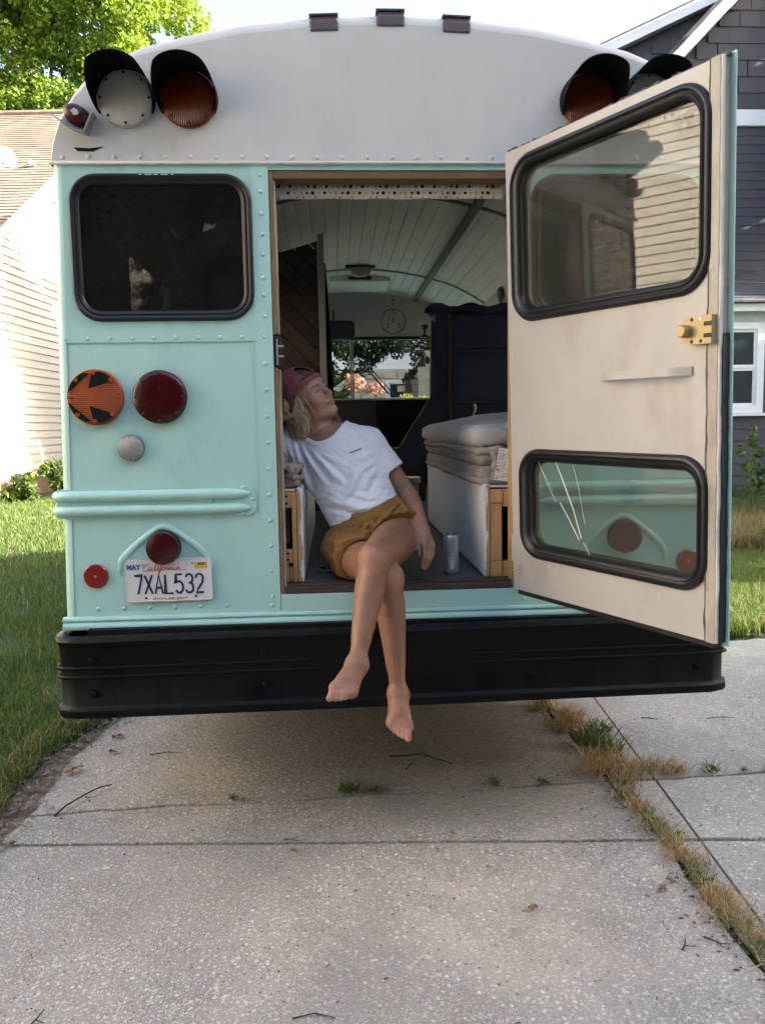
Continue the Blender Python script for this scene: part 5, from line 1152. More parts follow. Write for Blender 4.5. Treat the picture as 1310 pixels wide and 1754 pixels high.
MB().lathe([(0.017, 0.026), (0.017, 0.048), (0.014, 0.052), (0, 0.052)], lambda a, b, d: TD(0.787+a, 1.7425+b, d), 24).build('thumb_knob', BRASS, lk, True, 40)
m = MB()
for z in (1.727, 1.757): m.prism([[(0.842, z-0.0055), (0.867, z-0.0055), (0.867, z+0.0055), (0.842, z+0.0055)]], TD, 0.0255, 0.0275)
m.build('bolt_slot', DARKHOLE, lk)
for s, z in ((0.803, 1.771), (0.803, 1.714), (0.832, 1.714), (0.832, 1.772)): MB().lathe([(0.005, 0), (0.004, 0.002), (0, 0.002)], lambda a, b, d, s=s, z=z: TD(s+a, z+b, 0.026+d), 10).build('screw', METAL if (s, z) == (0.832, 1.772) else DARKHOLE, lk)
hp = MB().prism([[(0.026, 0.955), (0.048, 0.955), (0.048, 1.0), (0.026, 1.0)]], TD, 0.0, 0.002).build('hinge_plate', CREAM_DOOR, door)
for z in (0.964, 0.978, 0.991): MB().lathe([(0.003, 0), (0, 0.001)], lambda a, b, d, z=z: TD(0.037+a, z+b, 0.002+d), 8).build('screw_hole', DARKHOLE, hp)
for z in (1.05, 1.6, 2.2):
    MB().tube([(0.425, -0.012, z-0.05), (0.425, -0.012, z+0.05)], 0.010, 10).build('hinge', MINT, door, True, 40)
# latch keeper at the left post
kp = empty('latch_keeper', (0, 0, 0), parent=bus)
MB().bbox(-0.424, -0.398, 0.004, 0.030, 1.712, 1.812, 0.002).build('keeper_plate', DARKHOLE, kp)
MB().bbox(-0.412, -0.388, -0.004, 0.004, 1.775, 1.783, 0.002).bbox(-0.412, -0.388, -0.004, 0.004, 1.740, 1.748, 0.002).bbox(-0.413, -0.408, -0.003, 0.004, 1.715, 1.805, 0.001).build('keeper_prong', METAL, kp)
# wooden lining of the opening
JAMB = pm('weathered_jamb', (0.24, 0.135, 0.06), rough=0.7, var=0.35, vscale=12, stretch=(6, 6, 0.6), col2=(0.10, 0.07, 0.05), c2scale=8, c2lo=0.5, c2hi=0.7)
MB().bbox(OX0+0.001, OX0+0.014, 0.001, 0.075, OZ0, 1.705, 0.002).bbox(OX0+0.001, OX0+0.014, 0.001, 0.075, 1.82, OZ1-0.001, 0.002).build('door_jamb', JAMB, bus)
MB().bbox(OX0+0.0145, OX0+0.022, 0.010, 0.07, OZ0, 1.70, 0.001).bbox(OX0+0.0145, OX0+0.022, 0.010, 0.07, 1.825, OZ1-0.03, 0.001).build('jamb_edge', ALU_EDGE, bus)
MB().bbox(OX0+0.015, OX1, 0.003, 0.075, OZ1-0.026, OZ1-0.001, 0.002).build('header_trim', pm('header_wood', (0.15, 0.085, 0.038), rough=0.6, var=0.2, stretch=(0.5, 4, 4), vscale=12), bus)
MB().bbox(OX1-0.014, OX1-0.001, 0.003, 0.075, OZ0, OZ1-0.027, 0.002).build('door_jamb', WOOD, bus)
# ================================================================ INSIDE THE BUS
inside = empty('interior_shell', (0, 0, 0), parent=bus)
FZ = 0.925
for i in range(12):                                            # floor planks
    x0 = -1.12 + 0.187*i; st = 0.3 + 0.7*((i*0.37) % 1)
    ys_ = [0.06] + [st + 1.25*k for k in range(5) if 0.1 < st+1.25*k < 5.1] + [5.15]
    for a, b_ in zip(ys_[:-1], ys_[1:]): MB().bbox(x0+0.0006, x0+0.1864, a+0.0008, b_-0.0008, 0.90, FZ, 0.0012).build('floor_plank', FLOOR_M, inside)
MB().box(-1.14, 1.14, 0.03, 5.2, 0.862, 0.899).build('subfloor', DARKIN, inside)
MB().bbox(OX0+0.016, 0.415, -0.004, 0.058, 0.899, FZ-0.001, 0.003).bbox(OX0+0.016, 0.415, 0.012, 0.058, FZ-0.001, FZ+0.004, 0.002).build('threshold', pm('threshold_wood', (0.05, 0.032, 0.024), rough=0.5, var=0.4, stretch=(0.6, 6, 6), vscale=14, bump=0.2), inside)
def cz(x):                                                     # ceiling curve
    return 2.775 - 0.12*(x/0.75)**2 - 0.20*max(0, abs(x)-0.75)**1.3
NB = 26
for i in range(NB):
    xa, xb = -1.06 + 2.12*i/NB, -1.06 + 2.12*(i+1)/NB; g_ = 0.0035
    for y0, y1 in ((0.09, 1.735), (1.765, 3.985), (4.015, 5.19)):
        m = MB(); a0, a1 = xa+g_, xb-g_
        m.add([(xa, y0, cz(xa)+0.008), (a0, y0, cz(a0)), (a1, y0, cz(a1)), (xb, y0, cz(xb)+0.008), (xb, y0, cz(xb)+0.02), (xa, y0, cz(xa)+0.02),
               (xa, y1, cz(xa)+0.008), (a0, y1, cz(a0)), (a1, y1, cz(a1)), (xb, y1, cz(xb)+0.008), (xb, y1, cz(xb)+0.02), (xa, y1, cz(xa)+0.02)],
              [(0, 1, 7, 6), (1, 2, 8, 7), (2, 3, 9, 8), (3, 4, 10, 9), (4, 5, 11, 10), (5, 0, 6, 11), (0, 5, 4, 3, 2, 1), (6, 7, 8, 9, 10, 11)])
        m.build('ceiling_board', CEIL, inside)
for y in (1.75, 4.0):
    m = MB(); n = 40; xs_ = np.linspace(-1.06, 1.06, n); vs_ = []
    for x in xs_: vs_ += [(x, y-0.02, cz(x)-0.008), (x, y+0.02, cz(x)-0.008), (x, y+0.02, cz(x)+0.01), (x, y-0.02, cz(x)+0.01)]
    m.add(vs_, [(i*4+k, i*4+(k+1) % 4, i*4+4+(k+1) % 4, i*4+4+k) for i in range(n-1) for k in range(4)]); m.build('ceiling_rib', GREY_TRIM, inside)
for x in (0.585, -0.585): MB().bbox(x-0.024, x+0.024, 0.12, 5.1, cz(x)-0.035, cz(x)-0.004, 0.005).build('ceiling_strut', GREY_TRIM, inside)
for s in (-1, 1):
    holes = [rrect(0.9+1.05*k, 1.83+1.05*k, 1.90, 2.30, 0.05) for k in range(4)]
    MB().prism([[(0.06, FZ), (5.2, FZ), (5.2, 2.35), (0.06, 2.35)]] + [list(reversed(h_)) for h_ in holes], lambda a, b_, d, s=s: (s*(1.130-0.0105*(b_-FZ)-d), a, b_), -0.012, 0.0).build('inner_wall', INNER, inside)
    m = MB(); m.add([(s*1.06, 0.06, cz(1.06)+0.01), (s*1.06, 5.2, cz(1.06)+0.01), (s*1.115, 5.2, 2.352), (s*1.115, 0.06, 2.352)], [(0, 1, 2, 3)])
    o = m.build('inner_cove', INNER, inside); sd = o.modifiers.new('t', 'SOLIDIFY'); sd.thickness = 0.012; sd.offset = 1 if s > 0 else -1
# inner face of the rear wall
for s in (-1, 1):
    ox = OX0-0.002 if s < 0 else OX1+0.002
    outl = [(s*1.10, FZ), (ox, FZ), (ox, 2.39), (s*1.10, 2.39)]
    MB().prism([outl, list(reversed(window_hole(s)))], RT, -0.055, -0.030).build('rear_lining', INNER, inside)
capl = [(-1.09, 2.40), (1.09, 2.40)] + [(x, cz(x)+0.02) for x in np.linspace(1.05, -1.05, 20)]
MB().prism([capl], RT, -0.085, -0.022).build('rear_cap_lining', INNER, inside)
# front bulkhead and windscreen
FY = 5.2
bulk = [(-1.12, FZ), (1.12, FZ), (1.12, 2.40)] + [(x, cz(x)+0.015) for x in np.linspace(1.06, -1.06, 24)] + [(-1.12, 2.40)]
TFr = lambda a, b, d: (a, FY+0.02-d, b)
ws = [(-1.0, 1.752), (1.0, 1.752), (1.0, 2.322), (-1.0, 2.322)]
upper = [(-1.12, 2.322), (1.12, 2.322), (1.12, 2.40)] + [(x, cz(x)+0.015) for x in np.linspace(1.06, -1.06, 24)] + [(-1.12, 2.40)]
MB().prism([upper], TFr, 0.0, 0.03).build('front_header', INNER, inside)
MB().box(-1.13, 1.13, FY-0.01, FY+0.05, FZ-0.05, 1.742).build('front_wall', DARKIN, inside)
MB().box(-1.13, -1.0, FY-0.01, FY+0.03, 1.742, 2.322).box(1.0, 1.13, FY-0.01, FY+0.03, 1.742, 2.322).build('windscreen_pillar', DARKIN, inside)
MB().box(-1.0, 1.0, FY-0.03, FY+0.03, 2.322, 2.350).build('windscreen_gasket', RUBBER, inside)
MB().box(-1.0, 1.0, FY-0.06, FY+0.03, 1.742, 1.756).build('windscreen_ledge', pm('pale_ledge', (0.5, 0.5, 0.48), rough=0.4), inside)
MB().box(-0.045, -0.030, FY-0.02, FY+0.03, 1.756, 2.322).box(-0.026, -0.012, FY-0.02, FY+0.03, 1.756, 2.322).build('windscreen_mullion', METAL, inside)
for x0, x1 in ((-1.0, -0.045), (-0.012, 1.0)): MB().box(x0, x1, FY+0.003, FY+0.009, 1.756, 2.322).build('windscreen_pane', GLASS_CLEAR, inside)
MB().tube([(0.06, FY+0.06, 2.12), (0.33, FY+0.05, 1.80)], 0.010, 6).tube([(0.10, FY+0.05, 2.12), (0.37, FY+0.04, 1.80)], 0.006, 6).tube([(-0.28, FY+0.05, 1.83), (-0.08, FY+0.05, 1.97)], 0.007, 6).build('wiper', RUBBER, inside)
MB().box(-0.68, 1.0, 4.95, FY-0.02, 1.35, 1.735).build('dashboard', DARKIN, inside)
# the short bonnet and cab nose beyond the windscreen
m = MB(); m.add([(-1.1, BL, 0.6), (1.1, BL, 0.6), (0.9, 6.6, 0.6), (-0.9, 6.6, 0.6), (-1.1, BL, 1.70), (1.1, BL, 1.70), (0.85, 6.5, 1.40), (-0.85, 6.5, 1.40)], [(0, 1, 5, 4), (1, 2, 6, 5), (2, 3, 7, 6), (3, 0, 4, 7), (4, 5, 6, 7), (0, 3, 2, 1)]); m.build('bonnet', MINT, bus)
MB().box(1.070, 1.085, 4.0, 5.12, 1.82, 2.34).build('sun_block_sheet', NAVY_CLOTH, bus)  # sheet added over the front right window to keep sun off the dashboard
# interior fittings of the bus
ml = empty('ceiling_light', (0.02, 3.86, cz(0)-0.012), parent=bus)
MB().bbox(-0.12, 0.12, -0.05, 0.05, -0.015, 0.01, 0.006).build('base', GREY_TRIM, ml); MB().lathe([(0.085, 0), (0.08, 0.03), (0.06, 0.055), (0, 0.065)], lambda a, b, d: (a, b, -0.012-d), 24).build('globe', pm('frosted_globe', (0.20, 0.20, 0.19), rough=0.4), ml, True)
vt = empty('roof_hatch', (0.03, 4.55, cz(0)-0.005), parent=bus)
MB().bbox(-0.26, 0.26, -0.28, 0.28, -0.05, 0.01, 0.012).build('hatch_frame', CEIL, vt); MB().bbox(-0.10, 0.10, -0.295, -0.275, -0.035, -0.008, 0.003).build('hatch_vent', DARKHOLE, vt)
mr_ = empty('rear_view_mirror', (-0.20, 5.02, 2.40), parent=bus)
MB().prism([rrect(-0.20, 0.20, -0.085, 0.085, 0.05)], lambda a, b, d: (a, -d, b), 0, 0.03).build('mirror_case', pm('mirror_dark', (0.02, 0.026, 0.04), rough=0.25, spec=0.7), mr_); MB().tube([(0, 0.0, 0.08), (0, 0.08, 0.2)], 0.01, 6).build('mirror_arm', GREY_TRIM, mr_)
for i, (x, y, z, r_) in enumerate(((1.055, 3.3, 2.47, 0.075), (1.06, 2.55, 2.45, 0.06))):
    sp_ = empty('speaker', (x, y, z), parent=bus); MB().lathe([(r_, 0.0), (r_, 0.012), (r_*0.8, 0.02), (0, 0.012)], lambda a, b, d: (-d, a, b), 24).build('grille', DARKHOLE, sp_, True, 40)

# ---- moon print valance
val = empty('window_valance', (0, 0, 0), 'white valance printed with black moon phases above the doorway', 'valance')
m = MB(); n = 60; vs_ = []
for i in range(n+1):
    x = OX0+0.022 + (OX1-0.03-OX0-0.022)*i/n; y = 0.085 + 0.004*math.sin(x*34)
    vs_ += [(x, y, 2.352), (x, y+0.001*math.sin(x*60), 2.326), (x, y+0.003*math.sin(x*41), 2.300), (x, y+0.003+0.003*math.sin(x*41), 2.300), (x, y+0.003, 2.352)]
m.add(vs_, [(i*5+k, i*5+(k+1) % 5, i*5+5+(k+1) % 5, i*5+5+k) for i in range(n) for k in range(5)]); m.build('cloth', pm('valance_cotton', (0.72, 0.70, 0.64), rough=0.95, var=0.05, bump=0.1, bscale=200), val, True)
m = MB(); rr = random.Random(3)
Tm = lambda a, b, d: (a, 0.0790-d, b)
for row, z in enumerate((2.3405, 2.3185, 2.3035)):
    x = OX0+0.03 + (0.011 if row % 2 else 0)
    k = 0
    while x < OX1-0.045:
        r_ = (0.0062, 0.0040, 0.0055, 0.0024, 0.0060, 0.0046)[(k+row) % 6]*(0.5 if row == 2 else 1)
        if (k+row) % 3 == 1:
            a0 = rr.choice((0, 180)); c1 = [(x + r_*math.cos(math.radians(a0-100+200*q/10)), z + r_*math.sin(math.radians(a0-100+200*q/10))) for q in range(11)]
            sg = 1 if a0 == 0 else -1; c2 = [(x - sg*r_*0.45 + r_*0.95*math.cos(math.radians(a0+62-124*q/6)), z + r_*0.95*math.sin(math.radians(a0+62-124*q/6))) for q in range(7)]
            m.prism([c1+c2], Tm, 0.0, 0.001)
        else: m.prism([circle(x, z, r_, 10)], Tm, 0.0, 0.001)
        x += 0.0195 + 0.003*rr.random(); k += 1
m.build('moon_print', BLACK_INK, val)

# ---- bench beds
def bench(side, label):
    s = side; px = -0.34 if s < 0 else 0.328
    b_ = empty('bed_bench', (0, 0, 0), label, 'bed bench')
    x0, x1 = (px-0.022, px) if s < 0 else (px, px+0.022)
    m = MB(); m.bbox(x0, x1, 0.072, 1.90, FZ+0.006, 1.276, 0.003); m.build('side_board', WHITE_PAINT, b_)
    xo = -1.09 if s < 0 else 1.09
    fx = lambda d: px + s*d                       # distance inward from the aisle board
    def piece(nm, d0, d1, y0, y1, z0, z1, mat=WOOD):
        a, c = sorted((fx(d0), fx(d1))); return MB().bbox(a, c, y0, y1, z0, z1, 0.002).build(nm, mat, b_)
    piece('board_edge', 0.001, 0.021, 0.060, 0.0715, FZ+0.006, 1.272, WOOD)
    m = MB(); rr = random.Random(9+s)            # ragged paint on the sawn edge
    for i in range(26):
        z0 = FZ+0.008 + i*0.0131; w = 0.005 + 0.007*max(0, math.sin(i*0.55+1+s)) + rr.uniform(0, 0.003)
        if (s < 0 and 5 < i < 10) or (s > 0 and i < 2): w *= 0.3
        a, c = sorted((fx(-0.0005), fx(w))); m.prism([[(a, z0), (c, z0), (c, z0+0.0132), (a, z0+0.0132)]], RT, -0.0595, -0.0585)
    m.build('paint_overlap', WHITE_PAINT, b_)
    if s > 0:
        piece('stile', 0.023, 0.066, 0.062, 0.10, 0.990, 1.205); piece('corner_block', 0.023, 0.066, 0.058, 0.10, 0.930, 0.988); piece('corner_block', 0.023, 0.068, 0.057, 0.10, 1.207, 1.256)
        piece('top_rail', 0.070, 0.75, 0.060, 0.10, 1.192, 1.256); piece('bottom_rail', 0.068, 0.75, 0.062, 0.10, 0.930, 0.987)
        piece('stile', 0.36, 0.40, 0.063, 0.10, 0.988, 1.191)
        piece('slat_deck', 0.025, 0.75, 0.075, 1.88, 1.262, 1.270, WHITE_PAINT)
    else:
        piece('stile', 0.023, 0.040, 0.061, 0.10, 0.930, 1.262); piece('top_rail', 0.041, 0.75, 0.058, 0.10, 1.205, 1.262); piece('bottom_rail', 0.041, 0.75, 0.058, 0.10, 1.000, 1.050)
        piece('inner_post', 0.052, 0.088, 0.16, 0.20, 1.06, 1.20, WOOD); piece('inner_post', 0.052, 0.088, 0.15, 0.20, 1.0, 1.055, GREY_TRIM)
        piece('block', 0.055, 0.12, 0.064, 0.10, 0.930, 0.998); piece('block', 0.041, 0.053, 0.066, 0.10, 0.930, 0.985)
        piece('slat_deck', 0.025, 0.75, 0.075, 1.88, 1.264, 1.272, WHITE_PAINT)
        piece('handle_slot', -0.0015, 0.0, 0.26, 0.29, 1.19, 1.24, TRIM_WHITE)
    piece('back_panel', 0.03, 0.75, 0.22, 0.24, 0.93, 1.25, DARKIN)
    piece('end_board', 0.0, 0.75, 1.90, 1.92, FZ+0.006, 1.276, WHITE_PAINT)
    # pocket-screw holes in the rails
    m = MB()
    zz = ((1.236, 1.209) if s > 0 else (1.247, 1.221)); dx = (0.085, 0.11)
    for z in zz + (() if s > 0 else (1.036, 1.014)):
        d0 = 0.098 if s > 0 else 0.052
        l = [(fx(d0), z+0.004), (fx(d0+0.016*1), z+0.0045), (fx(d0+0.030), z), (fx(d0+0.016), z-0.0045), (fx(d0), z-0.004)]
        m.prism([l], RT, -0.0585 if s > 0 else -0.0575, -0.0572 if s > 0 else -0.0562)
    m.build('pocket_hole', BROWN_WOOD, b_)
    return b_
bench(-1, 'white painted bed bench with pine frame at the left jamb')
bench(1, 'white painted bed bench with pine frame behind the open door')

# ---- soft things: cushions built as puffed rounded boxes
def puff(x0, x1, y0, y1, z0, z1, r, nx, ny, nz, bulge, wr, seed, piping=0.0, cuts=56):
    """rounded box with bulging faces and gathered wrinkles, as numpy mesh"""
    g_ = np.random.default_rng(seed)
    bm = bmesh.new(); bmesh.ops.create_cube(bm, size=2.0)
    bmesh.ops.subdivide_edges(bm, edges=bm.edges[:], cuts=cuts, use_grid_fill=True)
    V = np.array([v.co[:] for v in bm.verts]); F = np.array([[v.index for v in f.verts] for f in bm.faces]); bm.free()
    hx, hy, hz = (x1-x0)/2, (y1-y0)/2, (z1-z0)/2; c = np.array([(x0+x1)/2, (y0+y1)/2, (z0+z1)/2]); H = np.array([hx, hy, hz])
    Q = V*H; I = np.clip(Q, -(H-r), H-r); D = Q-I; L_ = np.linalg.norm(D, axis=1, keepdims=True); nrm = np.where(L_ > 1e-9, D/np.maximum(L_, 1e-9), 0)
    face = np.abs(V) > 0.999
    Q2 = I + nrm*r
    inner = np.linalg.norm(D, axis=1) < 1e-9
    u = V
    bul = bulge*(1-u[:, 0]**2)*(1-u[:, 1]**2)
    Q2[:, 2] += np.sign(u[:, 2])*bul*(np.abs(u[:, 2]))
    wv = np.zeros(len(V))
    for k in range(9):
        f = g_.uniform(8, 34, 3); ph = g_.uniform(0, 6.28); wv += np.sin(Q2 @ f + ph)/9
    for k in range(5):
        f = g_.uniform(40, 90, 3); ph = g_.uniform(0, 6.28); wv += 0.5*np.sin(Q2 @ f + ph)/5
    for k in range(6):                          # tight gathers running up from the seams
        f = g_.uniform(110, 230); ph = g_.uniform(0, 6.28); along = Q2[:, 0]*(np.abs(u[:, 1]) > 0.9) + Q2[:, 1]*(np.abs(u[:, 1]) <= 0.9)
        wv += 0.55*np.sin(along*f + ph + 3*np.sin(along*23+k))/6*np.abs(u[:, 2])**2
    edge = np.abs(u[:, 2])
    nd = V/np.linalg.norm(V, axis=1, keepdims=True)
    Q2 += nd*(wr*wv*(0.5+0.8*(1-np.abs(u[:, 2])**4)))[:, None]
    return Q2 + c, F
def soft(name, mat, label, cat, parts_, parent=None):
    o = empty(name, (0, 0, 0), label, cat)
    for nm, args, mt in parts_:
        V, F = puff(*args); mesh_np(nm, V, F, mt, o)
    return o
fut = soft('folded_futon', TAUPE, 'folded taupe futon with rolled edges on the right bench', 'futon', [
    ('lower_fold', (0.318, 1.05, 0.10, 1.86, 1.272, 1.345, 0.030, 0, 0, 0, 0.004, 0.010, 4), TAUPE),
    ('upper_fold', (0.312, 1.05, 0.105, 1.86, 1.335, 1.408, 0.034, 0, 0, 0, 0.006, 0.012, 5), TAUPE)])
def roll(pts, r, amp, seed, mat, parent, name='rolled_edge'):
    g_ = random.Random(seed); n = len(pts); m = MB(); P = []
    for i in range(n-1):
        for q in range(6): P.append(Vector(pts[i]).lerp(Vector(pts[i+1]), q/6) + Vector((g_.uniform(-1, 1), g_.uniform(-1, 1), g_.uniform(-1, 1)))*amp*0.25)
    P.append(Vector(pts[-1])); m.tube(P, [r*(1 + amp*14*math.sin(i*0.9+seed)+g_.uniform(-0.08, 0.08)) for i in range(len(P))], 12); m.build(name, mat, parent, True)
roll([(0.70, 0.100, 1.286), (0.45, 0.098, 1.284), (0.335, 0.104, 1.284), (0.318, 0.15, 1.284), (0.316, 0.8, 1.284), (0.316, 1.8, 1.284)], 0.015, 0.012, 3, TAUPE, fut)
roll([(0.70, 0.100, 1.396), (0.50, 0.098, 1.394), (0.40, 0.094, 1.399), (0.335, 0.100, 1.397), (0.314, 0.16, 1.397), (0.312, 0.8, 1.397), (0.312, 1.8, 1.397)], 0.016, 0.014, 8, TAUPE, fut)
roll([(0.372, 0.094, 1.395), (0.378, 0.088, 1.36), (0.380, 0.088, 1.33), (0.374, 0.094, 1.288)], 0.016, 0.012, 12, TAUPE, fut)
soft('folded_blanket', GREY_CLOTH, 'pale grey pillow on top of the folded taupe futon', 'pillow', [('cushion', (0.288, 1.08, 0.09, 1.86, 1.408, 1.494, 0.0425, 0, 0, 0, 0.058, 0.015, 21), GREY_CLOTH)])
fl = soft('folded_futon', TAUPE, 'folded taupe futon behind the left jamb under her arm', 'futon', [
    ('lower_fold', (-1.05, -0.345, 0.085, 1.86, 1.273, 1.318, 0.022, 0, 0, 0, 0.003, 0.009, 31), TAUPE), ('upper_fold', (-1.05, -0.352, 0.085, 1.86, 1.312, 1.362, 0.024, 0, 0, 0, 0.004, 0.010, 33), TAUPE)])
roll([(-0.72, 0.082, 1.350), (-0.46, 0.080, 1.352), (-0.375, 0.083, 1.350), (-0.352, 0.12, 1.348), (-0.35, 0.9, 1.348)], 0.013, 0.012, 14, TAUPE, fl)
roll([(-0.72, 0.082, 1.312), (-0.45, 0.080, 1.313), (-0.37, 0.083, 1.313), (-0.345, 0.12, 1.313), (-0.345, 0.9, 1.313)], 0.010, 0.014, 15, TAUPE, fl)
roll([(-0.385, 0.080, 1.356), (-0.380, 0.074, 1.335), (-0.384, 0.078, 1.315)], 0.014, 0.010, 16, TAUPE, fl)
# care label hanging from the futon
tg = empty('care_label', (0.412, 0.072, 1.345), 'white printed care label hanging on the taupe futon', 'label'); tg.rotation_euler = (math.radians(6), math.radians(8), 0)
MB().prism([[(-0.036, -0.060), (0.034, -0.060), (0.034, 0.060), (-0.036, 0.060)]], lambda a, b, d: (a, -d + 0.06*(b+0.06)**2, b), 0.0, 0.0012).build('tag_sheet', pm('tag_white', (0.74, 0.73, 0.68), rough=0.8, var=0.05), tg)
m = MB(); rr = random.Random(4)
for i in range(19):
    z = 0.050 - i*0.0055; x = -0.030
    while x < 0.026:
        w = rr.uniform(0.003, 0.012); 
        if rr.random() < 0.72: m.prism([[(x, z), (min(0.030, x+w), z), (min(0.030, x+w), z+0.0018), (x, z+0.0018)]], lambda a, b, d: (a, -d + 0.06*(b+0.06)**2, b), 0.0014, 0.0020)
        x += w + 0.0022
m.build('fine_print', pm('print_grey', (0.16, 0.16, 0.17), rough=0.8), tg)
MB().prism([[(-0.008, 0.040), (0.016, 0.040), (0.016, 0.057), (-0.008, 0.057)]], lambda a, b, d: (a, -d + 0.06*(b+0.06)**2, b), 0.002, 0.003).prism([[(0.0, -0.010), (0.010, -0.010), (0.010, 0.040), (0.0, 0.040)]], lambda a, b, d: (a, -d + 0.06*(b+0.06)**2, b), 0.002, 0.003).build('small_tab', pm('tab_white', (0.80, 0.82, 0.86), rough=0.7), tg)

# ---- navy cabinet with wooden trim
cab = empty('navy_cabinet', (0.75, 2.0, FZ), 'tall navy cabinet with brown wooden trim behind the right bench', 'cabinet')
TC = lambda a, b, d: (a-0.75, -d, b-FZ)
MB().prism([[(0.395, 1.225), (1.10, 1.225), (1.10, 2.150), (0.395, 2.150)]], TC, -0.22, -0.012).build('carcass', NAVY, cab)
MB().prism([[(0.395, 2.152), (1.10, 2.152), (1.10, 2.18), (0.375, 2.18)]], TC, -0.23, 0.02).build('cabinet_top', DARKIN, cab)
for z0, z1 in ((1.640, 1.925), (1.945, 2.135), (1.24, 1.622)): MB().prism([[(0.492, z0), (1.09, z0), (1.09, z1), (0.492, z1)]], TC, -0.011, 0.0).build('door_panel', NAVY, cab)
MB().prism([[(0.468, 1.225), (0.488, 1.225), (0.488, 2.148), (0.468, 2.148)]], TC, -0.012, 0.012).build('wooden_stile', BROWN_WOOD, cab)
for z in (1.930, 1.628): MB().prism([[(0.489, z-0.007), (1.09, z-0.007), (1.09, z+0.008), (0.489, z+0.008)]], TC, -0.012, 0.009).build('wooden_rail', BROWN_WOOD, cab)
dp = [(0.394, 2.10), (0.372, 2.10), (0.365, 1.66), (0.155, 1.33), (0.190, 1.228), (0.394, 1.228)]
MB().prism([dp], TC, -0.05, 0.0).build('raked_side', NAVY, cab)
stt = MB(); stroke(stt, [(0.368, 1.66), (0.152, 1.325)], 0.016, TC, -0.05, 0.006); stroke(stt, [(0.374, 2.11), (0.366, 1.66)], 0.012, TC, -0.05, 0.006); stt.build('raked_edge', WOOD_DARK, cab)
m = MB(); rr = random.Random(8); n = 30; vs_ = []
for i in range(n+1):                             # dark cloth thrown over the cabinet top
    x = -0.395 + 0.75*i/n; h_ = 0.012 + 0.012*math.sin(i*0.8) + rr.uniform(0, 0.006)
    vs_ += [(x, -0.03, 2.150-FZ-0.012*math.sin(i*0.55)), (x, -0.028, 2.182-FZ+h_), (x, 0.2, 2.19-FZ+h_), (x, 0.24, 2.182-FZ)]
m.add(vs_, [(i*4+k, i*4+(k+1) % 4, i*4+4+(k+1) % 4, i*4+4+k) for i in range(n) for k in range(4)])
m.build('draped_cloth', NAVY_CLOTH, cab, True)
MB().tube([(0.62-0.75, -0.02, 1.61-FZ), (0.625-0.75, -0.035, 1.585-FZ), (0.615-0.75, -0.02, 1.555-FZ), (0.618-0.75, -0.02, 1.53-FZ)], [0.012, 0.008, 0.006, 0.005], 8).build('hanging_strap', GREY_CLOTH, cab, True)
# ---- partition of diagonal boards on the left
par = empty('board_partition', (-0.7, 2.65, FZ), 'dark partition wall of diagonal boards on the left inside', 'partition')
px0, px1, pz1 = -1.06, -0.303, 2.70; bw = 0.092
TPa = lambda a, b, d: (a+0.7, -d, b-FZ)
def clip_poly(poly, f):
    out = []
    for i in range(len(poly)):
        a, b_ = poly[i], poly[(i+1) % len(poly)]; fa, fb = f(a), f(b_)
        if fa >= 0: out.append(a)
        if (fa >= 0) != (fb >= 0): t = fa/(fa-fb); out.append((a[0]+(b_[0]-a[0])*t, a[1]+(b_[1]-a[1])*t))
    return out
BOARDS = [pm('stained_board', c_, rough=0.6, var=0.3, vscale=6, stretch=(3, 3, 3), bump=0.2) for c_ in ((0.036, 0.025, 0.022), (0.046, 0.030, 0.026), (0.028, 0.020, 0.018))]
dv = Vector((1, -1)).normalized(); nv = Vector((1, 1)).normalized()
c0 = nv.dot(Vector((px0, FZ))); c1 = nv.dot(Vector((px1, pz1)))
q = c0
while q < c1:
    base = nv*(q+0.003); b2 = nv*(q+bw-0.003); poly = [tuple(base-dv*4), tuple(base+dv*4), tuple(b2+dv*4), tuple(b2-dv*4)]
    for f in (lambda p: p[0]-px0, lambda p: px1-p[0], lambda p: p[1]-FZ, lambda p: min(cz(p[0]), 2.72)-0.012-p[1]): poly = clip_poly(poly, f)
    if len(poly) > 2: MB().prism([poly], TPa, -0.015, random.uniform(0, 0.006)).build('diagonal_board', random.choice(BOARDS), par)
    q += bw
MB().prism([[(px0, FZ), (px1, FZ), (px1, 2.66), (px0, 2.6)]], TPa, -0.03, -0.016).build('backing', DARKIN, par)
MB().prism([[(px1+0.002, FZ), (px1+0.045, FZ), (px1+0.045, cz(px1)-0.006), (px1+0.002, cz(px1)-0.006)]], TPa, -0.06, 0.01).build('end_post', pm('grey_post', (0.30, 0.30, 0.31), rough=0.5), par)
MB().bbox(-1.02+0.7, -0.42+0.7, -0.14, -0.004, 1.735-FZ, 1.775-FZ, 0.004).build('shelf', WHITE_PAINT, par)
m = MB(); n = 40; vs_ = []
for i in range(n+1):
    a = -0.30 + 0.080*i/n
    for z, f in ((2.62, 0.6), (2.2, 0.9), (1.7, 1.1), (FZ+0.02, 1.25)): vs_.append((a*f + (-0.30)*(1-f), 2.95 + 0.02*math.sin(i*0.9), z))
m.add(vs_, [(i*4+k, i*4+4+k, i*4+5+k, i*4+1+k) for i in range(n) for k in range(3)])
o = m.build('curtain', NAVY_CLOTH, None, True); o.modifiers.new('t', 'SOLIDIFY').thickness = 0.003; tag(o, 'narrow dark navy curtain hanging beside the grey post', 'curtain')
